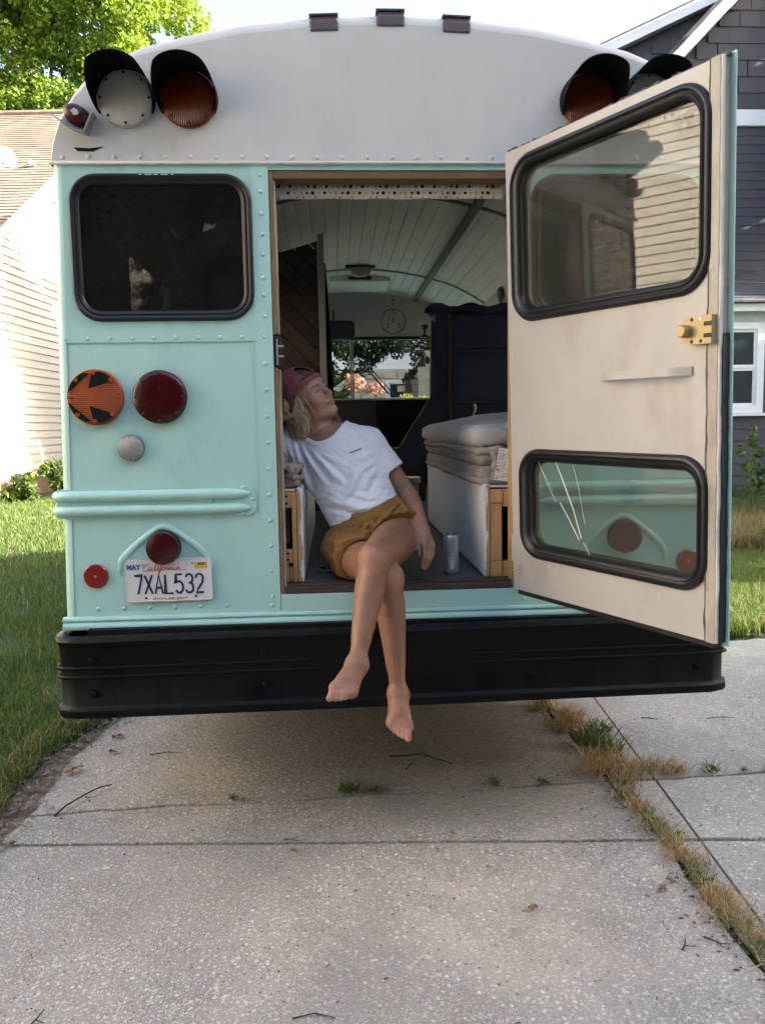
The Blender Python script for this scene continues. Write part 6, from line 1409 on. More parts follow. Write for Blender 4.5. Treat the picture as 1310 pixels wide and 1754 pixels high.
# hoop decoration above the windscreen
dc = empty('hoop_ornament', (0.377, 5.155, 2.493), 'wire hoop ornament with small hanging beads above the windscreen', 'ornament')
ring = lambda cx, cz_, r, n=40: [(cx+r*math.cos(2*PI*k/n), 0, cz_+r*math.sin(2*PI*k/n)) for k in range(n)]
WIRE = pm('dark_wire', (0.05, 0.045, 0.04), rough=0.5)
MB().tube(ring(0, 0, 0.118), 0.0042, 6, closed=True).build('hoop', WIRE, dc, True); MB().tube(ring(0, 0.185, 0.018, 20), 0.003, 6, closed=True).tube([(0, 0, 0.167), (0, 0, 0.0)], 0.0018, 5).tube([(0, 0, 0.118), (-0.05, 0, -0.02)], 0.0012, 4).tube([(0, 0, 0.118), (0.05, 0, -0.02)], 0.0012, 4).build('small_hoop', WIRE, dc, True)
for x, z in ((0, 0.02), (0, -0.005), (-0.05, -0.03), (-0.056, -0.055), (0.05, -0.03), (0.058, -0.055), (-0.083, -0.083), (0.083, -0.083), (0.0, 0.203)): MB().lathe([(0, -0.012), (0.009, -0.003), (0.009, 0.004), (0, 0.012)], lambda a, b, d, x=x, z=z: (x+a, b, z+d), 8).build('bead', WIRE, dc)
hg = MB(); hg.lathe([(0.035, 0.0), (0.035, 0.02), (0.012, 0.055), (0.012, 0.085), (0.045, 0.12), (0.0, 0.12)], lambda a, b, d: (0.66+a, 5.0+b, 2.44-d), 16)
tag(hg.build('wooden_pendant', BROWN_WOOD, None, True, 40), 'small turned wooden pendant hanging by the windscreen', 'pendant')
# seat and step box near the front
st_ = empty('driver_seat', (-0.12, 4.2, FZ), 'black driver seat silhouetted below the windscreen', 'seat')
SEAT = pm('black_vinyl', (0.012, 0.012, 0.013), rough=0.6)
MB().bbox(-0.28, 0.28, 0.15, 0.27, 0.42, 0.80, 0.04).build('backrest', SEAT, st_); MB().bbox(-0.27, 0.27, 0.22, 0.70, 0.34, 0.44, 0.04).build('seat_cushion', SEAT, st_); MB().bbox(-0.18, 0.18, 0.25, 0.6, 0.0, 0.34, 0.02).build('pedestal', DARKIN, st_)
bx = empty('wooden_crate', (0.33, 3.3, FZ), 'small brown wooden box beyond the aisle below the windscreen', 'box')
MB().bbox(-0.12, 0.16, -0.1, 0.25, 0.36, 0.40, 0.004).build('lid', WOOD_DARK, bx); MB().bbox(-0.10, 0.14, -0.08, 0.23, 0.30, 0.355, 0.004).build('upper_case', WOOD, bx); MB().bbox(-0.09, 0.13, -0.07, 0.22, 0.0, 0.298, 0.004).build('lower_case', BROWN_WOOD, bx)
bk = MB(); bk.lathe([(0, 0), (0.085, 0), (0.10, 0.02), (0.11, 0.2), (0.122, 0.2), (0.122, 0.235), (0.11, 0.235), (0.105, 0.22), (0, 0.215)], lambda a, b, d: (0.21+a, 2.35+b, FZ+0.002+d), 28)
tag(bk.build('white_bucket', WHITE_PAINT, None, True, 40), 'white bucket standing in the aisle below the raked cabinet', 'bucket')
# ---- drink can on the floor
can = empty('drink_can', (0.221, 0.185, FZ+0.0008), 'slim silver drink can standing on the bus floor', 'can')
ALU = pm('can_silver', (0.46, 0.50, 0.54), rough=0.32, metal=0.55, var=0.06, vscale=30)
MB().lathe([(0, 0.003), (0.020, 0.003), (0.024, 0.0), (0.0285, 0.008), (0.0290, 0.012), (0.0290, 0.136), (0.0270, 0.145), (0.0255, 0.149)], lambda a, b, d: (a, b, d), 40).build('can_body', ALU, can, True, 35)
MB().lathe([(0.0255, 0.149), (0.0268, 0.1515), (0.0262, 0.153), (0.0245, 0.152), (0.0235, 0.148), (0, 0.148)], lambda a, b, d: (a, b, d), 40).build('can_lid', pm('can_lid_purple', (0.22, 0.18, 0.26), rough=0.3, metal=0.8), can, True, 35)
MB().tube([(-0.010, -0.004, 0.150), (0.0, -0.008, 0.152), (0.010, -0.003, 0.150), (0.004, 0.008, 0.1515), (-0.004, 0.008, 0.1515)], 0.002, 6, closed=True).build('pull_tab', METAL, can, True)
m = MB(); rr = random.Random(2)
def on_can(u, z, d): a = -PI/2 + u/0.029 - 0.08; r_ = 0.0290 + d; return (r_*math.cos(a), r_*math.sin(a), z)
def can_rect(mb, u0, u1, z0, z1, d=0.0003):
    n = max(1, int((u1-u0)/0.003)); us = [u0+(u1-u0)*k/n for k in range(n+1)]
    for a, b_ in zip(us[:-1], us[1:]): mb.add([on_can(a, z0, d), on_can(b_, z0, d), on_can(b_, z1, d), on_can(a, z1, d)], [(0, 1, 2, 3)])
z = 0.128
while z > 0.066:
    u = -0.020; h = rr.choice((0.0009, 0.0012, 0.0022))
    while u < 0.013:
        w = rr.uniform(0.003, 0.010)
        if rr.random() < 0.75: can_rect(m, u, min(0.014, u+w), z, z+h)
        u += w+0.0015
    z -= h + 0.0022
for z0 in (0.020, 0.026, 0.032, 0.038, 0.045, 0.05): can_rect(m, -0.020, -0.014, z0, z0+0.003)
m.build('can_print', pm('can_ink', (0.06, 0.07, 0.085), rough=0.4), can)
m = MB(); can_rect(m, -0.006, 0.010, 0.020, 0.052); m.build('can_panel', pm('can_pale', (0.62, 0.60, 0.56), rough=0.4), can)
# ---- phone on the floor
ph = empty('phone', (-0.222, 0.335, FZ+0.001), 'grey phone lying on the bus floor beside her hip', 'phone'); ph.rotation_euler.z = math.radians(-62)
MB().bbox(-0.036, 0.036, -0.074, 0.074, 0.0, 0.0085, 0.003).build('phone_case', pm('phone_grey', (0.35, 0.35, 0.36), rough=0.4), ph); MB().bbox(-0.032, 0.032, -0.068, 0.068, 0.0086, 0.0094, 0.0003).build('phone_screen', pm('phone_black', (0.01, 0.01, 0.012), rough=0.1), ph)
# ================================================================ THE PERSON (implicit surfaces meshed with surface nets)
def A3(*p): return np.array(p, float)
class Cone:                                     # round cone from a (radius r1) to b (radius r2)
    def __init__(s, a, b, r1, r2): s.a, s.b, s.r1, s.r2 = A3(*a), A3(*b), r1, r2; s.ba = s.b-s.a; s.q = max(1e-12, s.ba @ s.ba)
    def __call__(s, p):
        pa = p - s.a; h = np.clip(pa @ (s.ba/s.q), 0, 1); w = pa - h[:, None]*s.ba
        return np.sqrt(np.einsum('ij,ij->i', w, w)) - (s.r1 + (s.r2-s.r1)*h)
class Ell:                                      # ellipsoid, rows of R are its axes
    def __init__(s, c, r, R=None): s.c, s.r = A3(*c), A3(*r); s.R = np.eye(3) if R is None else np.array(R, float)
    def __call__(s, p):
        q = (p - s.c) @ s.R.T; k0 = np.linalg.norm(q/s.r, axis=1); k1 = np.linalg.norm(q/(s.r*s.r), axis=1)
        return np.where(k1 > 1e-9, k0*(k0-1)/np.maximum(k1, 1e-9), -s.r.min())
class Half:                                     # half space: inside where n.(p-c) < 0
    def __init__(s, c, n): s.c = A3(*c); s.n = A3(*n)/np.linalg.norm(n)
    def __call__(s, p): return (p-s.c) @ s.n
def smin(a, b, k):
    h = np.maximum(k - np.abs(a-b), 0)/k; return np.minimum(a, b) - h*h*k*0.25
def smax(a, b, k): return -smin(-a, -b, k)
class Shape:
    """groups of (primitive, op, k); op 'u' union, 's' subtract, 'i' intersect; disp(p, d) adds relief"""
    def __init__(s): s.g = []; s.post = []; s.disp = None
    def group(s, k=0.01): s.g.append(([], k)); return s
    def u(s, prim, k=0.012): s.g[-1][0].append((prim, 'u', k)); return s
    def sub(s, prim, k=0.006): s.g[-1][0].append((prim, 's', k)); return s
    def keep(s, prim, k=0.004): s.g[-1][0].append((prim, 'i', k)); return s
    def cut(s, prim, k=0.004): s.post.append((prim, 'i', k)); return s
    def hole(s, prim, k=0.004): s.post.append((prim, 's', k)); return s
    def cull(s, C, rad):
        """which primitives matter in each block round the centres C"""
        out = []
        for prims, kg in s.g:
            D = np.stack([q[0](C) for q in prims], 1); isu = np.array([q[1] == 'u' for q in prims])
            best = D[:, isu].min(1)[:, None]
            isi = np.array([q[1] == 'i' for q in prims])
            out.append((np.where(isu[None], D < best + 2*rad + 0.012, D < rad + 0.02) | isi[None]) & (np.where(isu[None], best, 0) < rad*2 + 0.05))
        return out
    def ev(s, p, masks=None):
        tot = None
        for gi, (prims, kg) in enumerate(s.g):
            use = prims if masks is None else [q for q, m_ in zip(prims, masks[gi]) if m_]
            d = None
            for prim, op, k in use:
                v = prim(p)
                if op == 'u': d = v if d is None else smin(d, v, k)
                elif d is not None: d = smax(d, v if op == 'i' else -v, k)
            if d is None: continue
            tot = d if tot is None else smin(tot, d, kg)
        if tot is None: return np.full(len(p), 1.0)
        if s.disp is not None: tot = tot + s.disp(p, tot)
        for prim, op, k in s.post:
            v = prim(p); tot = smax(tot, v if op == 'i' else -v, k)
        return tot
def surface_nets(shape, lo, hi, h, B=12):
    """mesh the zero level of shape over the box lo..hi, block by block"""
    lo = np.array(lo, float); nb = np.ceil((np.array(hi)-lo)/(h*B)).astype(int); N = nb*B + 4
    rad = h*(B+2)*0.5*1.7321
    bi = np.stack(np.meshgrid(*[np.arange(n) for n in nb], indexing='ij'), -1).reshape(-1, 3)
    cen = lo + (bi*B + B/2)*h
    act = np.abs(shape.ev(cen)) < rad*1.05 + 0.008
    bi, cen = bi[act], cen[act]; masks = shape.cull(cen, rad)
    g = np.stack(np.meshgrid(*[np.arange(B+1)]*3, indexing='ij'), -1).reshape(-1, 3)
    IDS, POS, Q = [], [], []
    def cid(i): return (i[..., 0]*N[1] + i[..., 1])*N[2] + i[..., 2]
    corners = np.array([[i, j, k] for i in (0, 1) for j in (0, 1) for k in (0, 1)])
    for n_, b in enumerate(bi):
        p = lo + (g + b*B)*h
        d = shape.ev(p, [m_[n_] for m_ in masks]).reshape(B+1, B+1, B+1)
        ins = d < 0
        if ins.all() or not ins.any(): continue
        s8 = np.stack([d[i:i+B, j:j+B, k:k+B] for i, j, k in corners], -1)
        m = (s8 < 0).any(-1) & ~(s8 < 0).all(-1)
        ci = np.argwhere(m)
        v = s8[m]; acc = np.zeros((len(ci), 3)); cnt = np.zeros(len(ci))
        for a in range(8):
            for e in range(a+1, 8):
                df = corners[e]-corners[a]
                if np.abs(df).sum() != 1: continue
                cr = (v[:, a] < 0) != (v[:, e] < 0)
                t = np.where(cr, v[:, a]/np.where(cr, v[:, a]-v[:, e], 1), 0)
                acc += np.where(cr[:, None], corners[a] + t[:, None]*df, 0); cnt += cr
        gi = ci + b*B + 1
        IDS.append(cid(gi)); POS.append(lo + (ci + b*B + acc/cnt[:, None])*h)
        for ax in range(3):
            sl0 = [slice(0, B)]*3; sl1 = [slice(0, B)]*3; sl1[ax] = slice(1, B+1)
            a0, a1 = ins[tuple(sl0)], ins[tuple(sl1)]; e = np.argwhere(a0 != a1)
            if not len(e): continue
            fl = a0[tuple(e.T)]; gi2 = e + b*B + 1; o1 = np.zeros(3, int); o2 = np.zeros(3, int); o1[(ax+1) % 3] = 1; o2[(ax+2) % 3] = 1
            q = np.stack([cid(gi2-o1-o2), cid(gi2-o2), cid(gi2), cid(gi2-o1)], 1); q[~fl] = q[~fl][:, ::-1]; Q.append(q)
    IDS = np.concatenate(IDS); POS = np.concatenate(POS); Q = np.concatenate(Q)
    u, ix = np.unique(IDS, return_index=True); V = POS[ix]
    f = np.searchsorted(u, Q); f = np.minimum(f, len(u)-1); ok = (u[f] == Q).all(1)
    return V, f[ok]
def relax(V, F, it=1, lam=0.5):
    n = len(V)
    e = np.concatenate([F[:, [0, 1]], F[:, [1, 2]], F[:, [2, 3]], F[:, [3, 0]]]); 
    for _ in range(it):
        acc = np.zeros((n, 3)); cnt = np.zeros(n)
        for k in range(3):
            acc[:, k] = np.bincount(e[:, 0], V[e[:, 1], k], n) + np.bincount(e[:, 1], V[e[:, 0], k], n)
        cnt = np.bincount(e[:, 0], minlength=n) + np.bincount(e[:, 1], minlength=n)
        V = V + lam*(acc/np.maximum(cnt, 1)[:, None] - V)
    return V
def nrm(v): v = np.array(v, float); return v/np.linalg.norm(v)
def lerp(a, b, t): return np.array(a)*(1-t) + np.array(b)*t

# joints, in metres (bus frame)
RH, LH = A3(-0.160, 0.20, 1.020), A3(0.030, 0.185, 1.075)
RK, RA_, RT_ = A3(-0.047, -0.20, 0.985), A3(-0.023, -0.25, 0.598), A3(-0.026, -0.37, 0.487)
LK, LA_, LT_ = A3(-0.098, -0.265, 1.060), A3(-0.163, -0.41, 0.752), A3(-0.224, -0.530, 0.684)
WAI, MID, CHE, NEB = A3(-0.105, 0.255, 1.165), A3(-0.170, 0.295, 1.290), A3(-0.215, 0.325, 1.372), A3(-0.255, 0.365, 1.468)
RS, LS = A3(-0.370, 0.385, 1.415), A3(-0.085, 0.305, 1.430)
LE, LW = A3(0.066, 0.275, 1.222), A3(0.100, 0.080, 1.109)
RE, RW = A3(-0.655, 0.48, 1.520), A3(-0.470, 0.375, 1.545)
HC = A3(-0.322, 0.352, 1.609)
HF = nrm((0.67, -0.61, 0.42)); HU = np.array([-0.49, -0.04, 0.866]); HU = nrm(HU - HF*(HU @ HF)); HS = np.cross(HU, HF)      # forward, up, her left
def hd_(f, s, u): return HC + HF*f + HS*s + HU*u
HR = np.array([HF, HS, HU])

body = Shape()
def limb(pts, rad, n=6, k=0.007):
    """dense chain of round cones through a Catmull-Rom spline, so that the limb tapers without steps"""
    Q = [np.append(np.array(p, float), r) for p, r in zip(pts, rad)]; out = []
    for i in range(len(Q)-1):
        p0, p1, p2, p3 = Q[max(0, i-1)], Q[i], Q[i+1], Q[min(len(Q)-1, i+2)]
        for j in range(n):
            t = j/n; out.append(0.5*((2*p1) + (p2-p0)*t + (2*p0-5*p1+4*p2-p3)*t*t + (3*p1-p0-3*p2+p3)*t**3))
    out.append(Q[-1])
    for a, b_ in zip(out[:-1], out[1:]): body.u(Cone(a[:3], b_[:3], a[3], b_[3]), k)
def leg(K, H, An, T, side, back, kneek=1.0, fs=1.0):
    body.group(0.005)
    fw = -back
    limb([H, lerp(H, K, 0.4), lerp(H, K, 0.8), K + back*0.004, lerp(K, An, 0.12) + back*0.010, lerp(K, An, 0.30) + back*0.016, lerp(K, An, 0.55) + back*0.010, lerp(K, An, 0.82) + back*0.004, An],
         [0.088, 0.077, 0.059, 0.0495, 0.0445, 0.0470, 0.0385, 0.0270, 0.0255])
    body.u(Ell(K + fw*0.020 + A3(0, 0, 0.0), (0.034, 0.032, 0.040)), 0.035)                       # kneecap
    body.u(Cone(lerp(K, An, 0.16)+fw*0.020, lerp(K, An, 0.75)+fw*0.004, 0.020, 0.018), 0.03)       # shin
    t = nrm(T-An); up = fw - t*(fw @ t); up = nrm(up); sd = np.cross(t, up)*side                  # sd: towards the big toe
    for q in (1, -1): body.u(Ell(An + sd*0.0235*q - up*0.003 - A3(0, 0, 0.004*q), (0.0125, 0.014, 0.014)), 0.016)   # ankle bones
    hl_ = An - up*0.030 - t*0.020
    body.u(Cone(An, hl_, 0.028, 0.0265), 0.02)
    L = np.linalg.norm(T-An)*fs
    ball1, ball5 = An + t*L*0.74 + sd*0.024 - up*0.014, An + t*L*0.64 - sd*0.024 - up*0.018
    body.u(Cone(An, An + t*L*0.42 + sd*0.007 - up*0.005, 0.0265, 0.020), 0.025).u(Cone(An + t*L*0.4 + sd*0.009 - up*0.007, ball1, 0.020, 0.0145), 0.025)
    body.u(Cone(An + t*L*0.3 - sd*0.007 - up*0.009, ball5, 0.020, 0.013), 0.025).u(Cone(hl_, ball1 - up*0.006, 0.022, 0.012), 0.03).u(Cone(hl_, ball5 - up*0.004, 0.020, 0.012), 0.03)
    body.u(Cone(ball1, ball5, 0.0145, 0.0125), 0.018)
    for i, (w, ln, r) in enumerate(((0.0265, 0.043, 0.0112), (0.0090, 0.040, 0.0084), (-0.0050, 0.035, 0.0079), (-0.0175, 0.029, 0.0075), (-0.0285, 0.022, 0.0071))):
        b0 = An + t*L*(0.74 - 0.025*i) + sd*w*0.92 - up*0.011; b1 = b0 + t*ln*0.6 + sd*(w*0.05) + up*0.003; b2 = b1 + t*ln*0.42 - up*0.008
        body.u(Cone(b0, b1, r*0.98, r*0.90), 0.004).u(Cone(b1, b2, r*0.94, r*0.98), 0.006)
leg(RK, RH, RA_, RT_, -1, nrm((0, 1, 0.1)), fs=0.93)
leg(LK, LH, LA_, LT_, 1, nrm((0.1, 0.93, -0.35)), fs=0.98)
# torso, neck
body.group(0.03)
ac = nrm(LS-RS); sp = nrm(NEB-WAI); dp_ = nrm(np.cross(ac, sp)); ac = np.cross(sp, dp_); TR = np.array([ac, dp_, sp])
body.u(Ell(CHE - sp*0.02, (0.135, 0.095, 0.16), TR)).u(Ell(WAI, (0.115, 0.085, 0.12), TR), 0.04).u(Ell(lerp(RH, LH, 0.5)+A3(0, 0.03, 0.03), (0.150, 0.11, 0.11)), 0.04)
body.u(Cone(RS, LS, 0.045, 0.045), 0.04).u(Cone(NEB - sp*0.02, hd_(-0.028, 0, -0.055), 0.052, 0.050), 0.04).u(Cone(NEB-dp_*0.0, lerp(NEB, LS, 0.7), 0.045, 0.032), 0.03)
body.u(Cone(hd_(0.004, -0.02, -0.085), NEB + A3(0.03, -0.04, -0.03), 0.016, 0.012), 0.03)      # neck muscle
# head
body.group(0.018)
body.u(Ell(hd_(-0.012, 0, 0.034), (0.096, 0.076, 0.088), HR)).u(Ell(hd_(0.030, 0, -0.036), (0.058, 0.055, 0.072), HR), 0.03)
body.u(Ell(hd_(0.052, 0, 0.030), (0.042, 0.052, 0.045), HR), 0.03)                               # forehead
for q in (1, -1):
    body.u(Cone(hd_(-0.010, 0.050*q, -0.058), hd_(0.058, 0.016*q, -0.094), 0.016, 0.015), 0.03)  # jaw
    body.u(Ell(hd_(0.058, 0.036*q, -0.030), (0.026, 0.024, 0.022), HR), 0.025)                   # cheek
body.u(Ell(hd_(0.073, 0, -0.094), (0.017, 0.021, 0.016), HR), 0.018)                             # chin
for q in (1, -1):
    body.sub(Ell(hd_(0.094, 0.030*q, -0.001), (0.014, 0.020, 0.012), HR), 0.014)                 # sockets
    body.u(Ell(hd_(0.0735, 0.030*q, -0.003), (0.0115, 0.0135, 0.0105), HR), 0.003)              # eyelids over the eye
    body.u(Cone(hd_(0.085, 0.012*q, 0.013), hd_(0.070, 0.046*q, 0.012), 0.0075, 0.006), 0.012)   # brow ridge
body.u(Cone(hd_(0.088, 0, 0.006), hd_(0.106, 0, -0.031), 0.0075, 0.0088), 0.010)                 # nose bridge
body.u(Ell(hd_(0.108, 0, -0.034), (0.0105, 0.010, 0.009), HR), 0.008)
for q in (1, -1): body.u(Ell(hd_(0.094, 0.0115*q, -0.038), (0.0105, 0.0072, 0.0068), HR), 0.006)
for q in (1, -1): body.sub(Ell(hd_(0.099, 0.006*q, -0.0465), (0.006, 0.0034, 0.0034), HR), 0.002)
body.u(Ell(hd_(0.082, 0, -0.058), (0.014, 0.024, 0.020), HR), 0.014)                             # muzzle
body.u(Ell(hd_(0.0935, 0, -0.0585), (0.0052, 0.020, 0.0042), HR), 0.005).u(Ell(hd_(0.0920, 0, -0.0685), (0.0056, 0.018, 0.0050), HR), 0.005)
body.sub(Cone(hd_(0.100, 0, -0.0637), hd_(0.084, 0.023, -0.0610), 0.0018, 0.0014), 0.002).sub(Cone(hd_(0.100, 0, -0.0637), hd_(0.084, -0.023, -0.0610), 0.0018, 0.0014), 0.002)
# left arm and hand resting beside the thigh
body.group(0.012)
limb([LS, lerp(LS, LE, 0.45), lerp(LS, LE, 0.85), lerp(LE, LW, 0.08), lerp(LE, LW, 0.35), lerp(LE, LW, 0.75), LW], [0.048, 0.0425, 0.0365, 0.0350, 0.0365, 0.0275, 0.0235])
def PX(x, y, Y):                                # the photo's line of sight at depth Y, used once to lay out the fingers
    return A3(-0.22, -2.95, 1.5) + SIGHT(x, y)*(Y+2.95)
_cm = camera_matrix((0, 0, 0), math.radians(6.025), math.radians(3.26), math.radians(-0.945)); _R = np.array(_cm.to_3x3())
def SIGHT(x, y):
    d = _R @ np.array([(x-655)/1416.0, -(y-877)/1416.0, -1.0]); return d/d[1]
kn = [PX(726, 936, .030), PX(732.5, 938, .038), PX(738, 937, .054), PX(741, 932, .074)]
md = [PX(727, 955, .012), PX(734, 958, .018), PX(738.5, 955, .036), PX(740.5, 948, .058)]
tp = [PX(722.5, 971, .020), PX(727.5, 975, .020), PX(732, 970, .034), PX(735.5, 961, .055)]
for i, (a, b_, c) in enumerate(zip(kn, md, tp)):
    body.u(Cone(LW, a, 0.019, 0.0105), 0.012).u(Cone(a, b_, 0.0090, 0.0078), 0.003).u(Cone(b_, lerp(b_, c, 0.55), 0.0082, 0.0072), 0.004).u(Cone(lerp(b_, c, 0.55), c, 0.0072, 0.0062), 0.004)
tb = [PX(721, 916, .070), PX(717.5, 930, .045), PX(717.5, 941, .035), PX(719.5, 951, .030)]
body.u(Cone(tb[0], tb[1], 0.0155, 0.0115), 0.014).u(Cone(tb[1], tb[2], 0.0105, 0.0092), 0.006).u(Cone(tb[2], tb[3], 0.0092, 0.0078), 0.004)
# right arm raised, hand behind the cap
body.group(0.012)
limb([RS, lerp(RS, RE, 0.5), lerp(RS, RE, 0.9), lerp(RE, RW, 0.1), lerp(RE, RW, 0.4), RW], [0.048, 0.041, 0.036, 0.035, 0.034, 0.0235])
rk = [PX(468, 680, .320), PX(468, 687.5, .310), PX(469, 695.5, .305), PX(471, 703, .305)]
rm = [PX(483, 680.5, .305), PX(486, 687, .293), PX(487.5, 694.5, .287), PX(487, 701.5, .287)]
rt = [PX(489, 687, .300), PX(492, 692.5, .292), PX(493, 699, .288), PX(492, 705, .290)]
for a, b_, c in zip(rk, rm, rt): body.u(Cone(RW, a, 0.022, 0.0125), 0.02).u(Cone(a, b_, 0.0092, 0.0085), 0.006).u(Cone(b_, c, 0.0085, 0.0075), 0.004)
body.u(Cone(RW, PX(486, 713, .310), 0.021, 0.017), 0.02).u(Cone(PX(486, 713, .310), PX(505, 714, .305), 0.0150, 0.0105), 0.01)

V, F = surface_nets(body, (-0.78, -0.62, 0.44), (0.20, 0.60, 1.76), 0.0028)
V = relax(V, F, 1, 0.4)
L_ = (V-HC) @ HR.T; f_, s_, u_ = L_[:, 0], L_[:, 1], L_[:, 2]
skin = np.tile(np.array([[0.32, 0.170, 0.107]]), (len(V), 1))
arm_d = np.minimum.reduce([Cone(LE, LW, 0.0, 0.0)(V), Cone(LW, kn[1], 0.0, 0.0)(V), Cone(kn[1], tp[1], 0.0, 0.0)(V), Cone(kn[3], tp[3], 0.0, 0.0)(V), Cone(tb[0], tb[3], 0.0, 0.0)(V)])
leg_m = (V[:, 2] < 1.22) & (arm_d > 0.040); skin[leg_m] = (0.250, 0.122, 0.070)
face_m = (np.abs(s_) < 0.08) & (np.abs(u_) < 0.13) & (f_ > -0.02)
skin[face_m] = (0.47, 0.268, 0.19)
def blend(mask_w, col):
    global skin
    w = np.clip(mask_w, 0, 1)[:, None]; skin = skin*(1-w) + np.array(col)*w
def gauss(df, ds, du, cf, cs, cu): return np.exp(-(((f_-cf)/df)**2 + ((s_-cs)/ds)**2 + ((u_-cu)/du)**2))
for q in (1, -1):
    blend(0.35*gauss(0.03, 0.022, 0.020, 0.07, 0.038*q, -0.035), (0.50, 0.20, 0.14))             # cheeks
    t = np.clip((s_*q-0.012)/0.034, 0, 1); yb = 0.0155 + 0.004*np.sin(t*2.6)
    blend(np.where((f_ > 0.045) & (s_*q > 0.010) & (s_*q < 0.050), np.exp(-((u_-yb)/0.0036)**2), 0)*0.9, (0.10, 0.055, 0.033))   # brow
    e = ((s_*q-0.030)/0.0125)**2 + ((u_+0.0035)/0.0042)**2
    blend(np.where((f_ > 0.06) & (e < 1), 1.0, 0)*0.9, (0.34, 0.30, 0.27))                        # eye white
    blend(np.where((f_ > 0.06) & (((s_*q-0.0265)/0.0052)**2 + ((u_+0.003)/0.0052)**2 < 1), 1.0, 0), (0.045, 0.05, 0.05))         # iris
    lid = np.abs(e-1.0); blend(np.where((f_ > 0.055) & (u_ > -0.0045), np.exp(-(lid/0.38)**2), 0)*0.95, (0.05, 0.03, 0.025))   # lash line
    blend(np.where((f_ > 0.055), np.exp(-(((s_*q-0.031)/0.016)**2 + ((u_+0.013)/0.005)**2)), 0)*0.25, (0.30, 0.15, 0.11))
lipm = np.exp(-((s_/0.021)**4 + ((u_+0.0635)/0.0082)**4)); blend(np.where(f_ > 0.078, lipm, 0)*0.7, (0.37, 0.155, 0.125))
blend(np.where((f_ > 0.070) & (np.abs(s_) < 0.023), np.exp(-((u_+0.0637-0.10*s_*s_*40*0.02)/0.0016)**2), 0)*0.8, (0.16, 0.05, 0.045))
blend(0.5*gauss(0.012, 0.012, 0.010, 0.112, 0, -0.034), (0.50, 0.22, 0.16))
blend(np.clip((u_ - 0.058 + 0.3*np.maximum(0, 0.06-f_))/0.006, 0, 1)*(np.linalg.norm(L_, axis=1) < 0.16), (0.085, 0.058, 0.036))
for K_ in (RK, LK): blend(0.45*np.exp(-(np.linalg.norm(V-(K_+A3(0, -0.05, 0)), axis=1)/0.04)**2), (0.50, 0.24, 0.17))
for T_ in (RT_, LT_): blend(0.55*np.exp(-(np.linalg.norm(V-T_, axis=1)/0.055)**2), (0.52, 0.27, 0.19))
PB = np.array([-0.10, 0.18, FZ])
person = empty('person', tuple(PB), 'person in white shirt, mustard shorts and backwards cap sitting in the doorway', 'person')
SKIN = attr_mat('skin', rough=0.48, subsurf=0.10, bump=0.2, bscale=260, spec=0.4, var=0.13, vscale=22)
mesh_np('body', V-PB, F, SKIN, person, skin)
# ---- T-shirt
shirt = Shape(); shirt.group(0.02)
shirt.u(Ell(CHE - sp*0.015 - dp_*0.0, (0.158, 0.112, 0.165), TR)).u(Ell(lerp(MID, WAI, 0.45) - A3(0.0, 0.01, 0), (0.148, 0.112, 0.135), TR), 0.06).u(Ell(WAI + A3(0.0, -0.02, -0.02), (0.142, 0.112, 0.10), TR), 0.05)
shirt.u(Cone(RS + A3(-0.0, 0, 0.0), LS, 0.058, 0.060), 0.04)
rs_end = lerp(RS, RE, 0.62); ls_end = lerp(LS, LE, 0.56) + A3(0.0, -0.005, 0)
shirt.u(Cone(CHE + ac*-0.09, lerp(RS, RE, 0.35) - A3(0, 0, 0.03), 0.07, 0.05), 0.04)
shirt.group(0.022).u(Cone(RS, rs_end, 0.066, 0.070)).keep(Half(rs_end, nrm(RE-RS)), 0.004)
shirt.group(0.022).u(Cone(LS, ls_end, 0.060, 0.060), 0.03).u(Cone(LS-sp*0.03 - ac*0.01, ls_end + nrm(LE-LS)*0.03 - A3(0.014, 0, 0), 0.05, 0.050), 0.02).keep(Half(ls_end, nrm(LE-LS)), 0.004)
segs = []
def fold(x0, y0, x1, y1, amp, w, Y=0.2):
    a, b_ = PX(x0, y0, Y), PX(x1, y1, Y); segs.append((a[[0, 2]], b_[[0, 2]], amp, w))
fold(500, 758, 528, 846, 0.012, 0.011); fold(489, 762, 512, 822, 0.009, 0.010); fold(512, 766, 556, 828, 0.011, 0.011); fold(536, 776, 588, 828, 0.012, 0.012); fold(552, 778, 600, 800, 0.006, 0.010)
fold(507, 760, 540, 842, -0.010, 0.010); fold(524, 772, 572, 832, -0.010, 0.011); fold(545, 780, 596, 822, -0.008, 0.010)
fold(614, 806, 590, 858, 0.012, 0.010); fold(600, 800, 580, 850, -0.009, 0.013); fold(626, 812, 604, 856, -0.010, 0.012)
fold(645, 790, 618, 806, 0.010, 0.009); fold(648, 798, 612, 842, 0.008, 0.010); fold(652, 806, 628, 846, -0.008, 0.010); fold(640, 786, 606, 800, -0.008, 0.009)
fold(604, 846, 644, 852, 0.010, 0.009); fold(608, 838, 640, 842, -0.006, 0.008); fold(566, 858, 634, 868, 0.010, 0.012); fold(560, 868, 622, 880, -0.009, 0.010); fold(570, 880, 650, 860, 0.006, 0.008)
fold(640, 828, 664, 834, 0.006, 0.008); fold(630, 820, 660, 820, -0.005, 0.008); fold(655, 790, 662, 812, 0.004, 0.006); fold(480, 762, 486, 800, 0.008, 0.008); fold(476, 770, 500, 812, -0.006, 0.008)
fold(590, 735, 630, 745, 0.004, 0.012); fold(575, 790, 560, 850, 0.005, 0.02); fold(640, 740, 652, 775, 0.004, 0.010)
hemp, hemn = A3(-0.115, 0.2, 1.180), nrm((0.36, 0.0, -0.93))
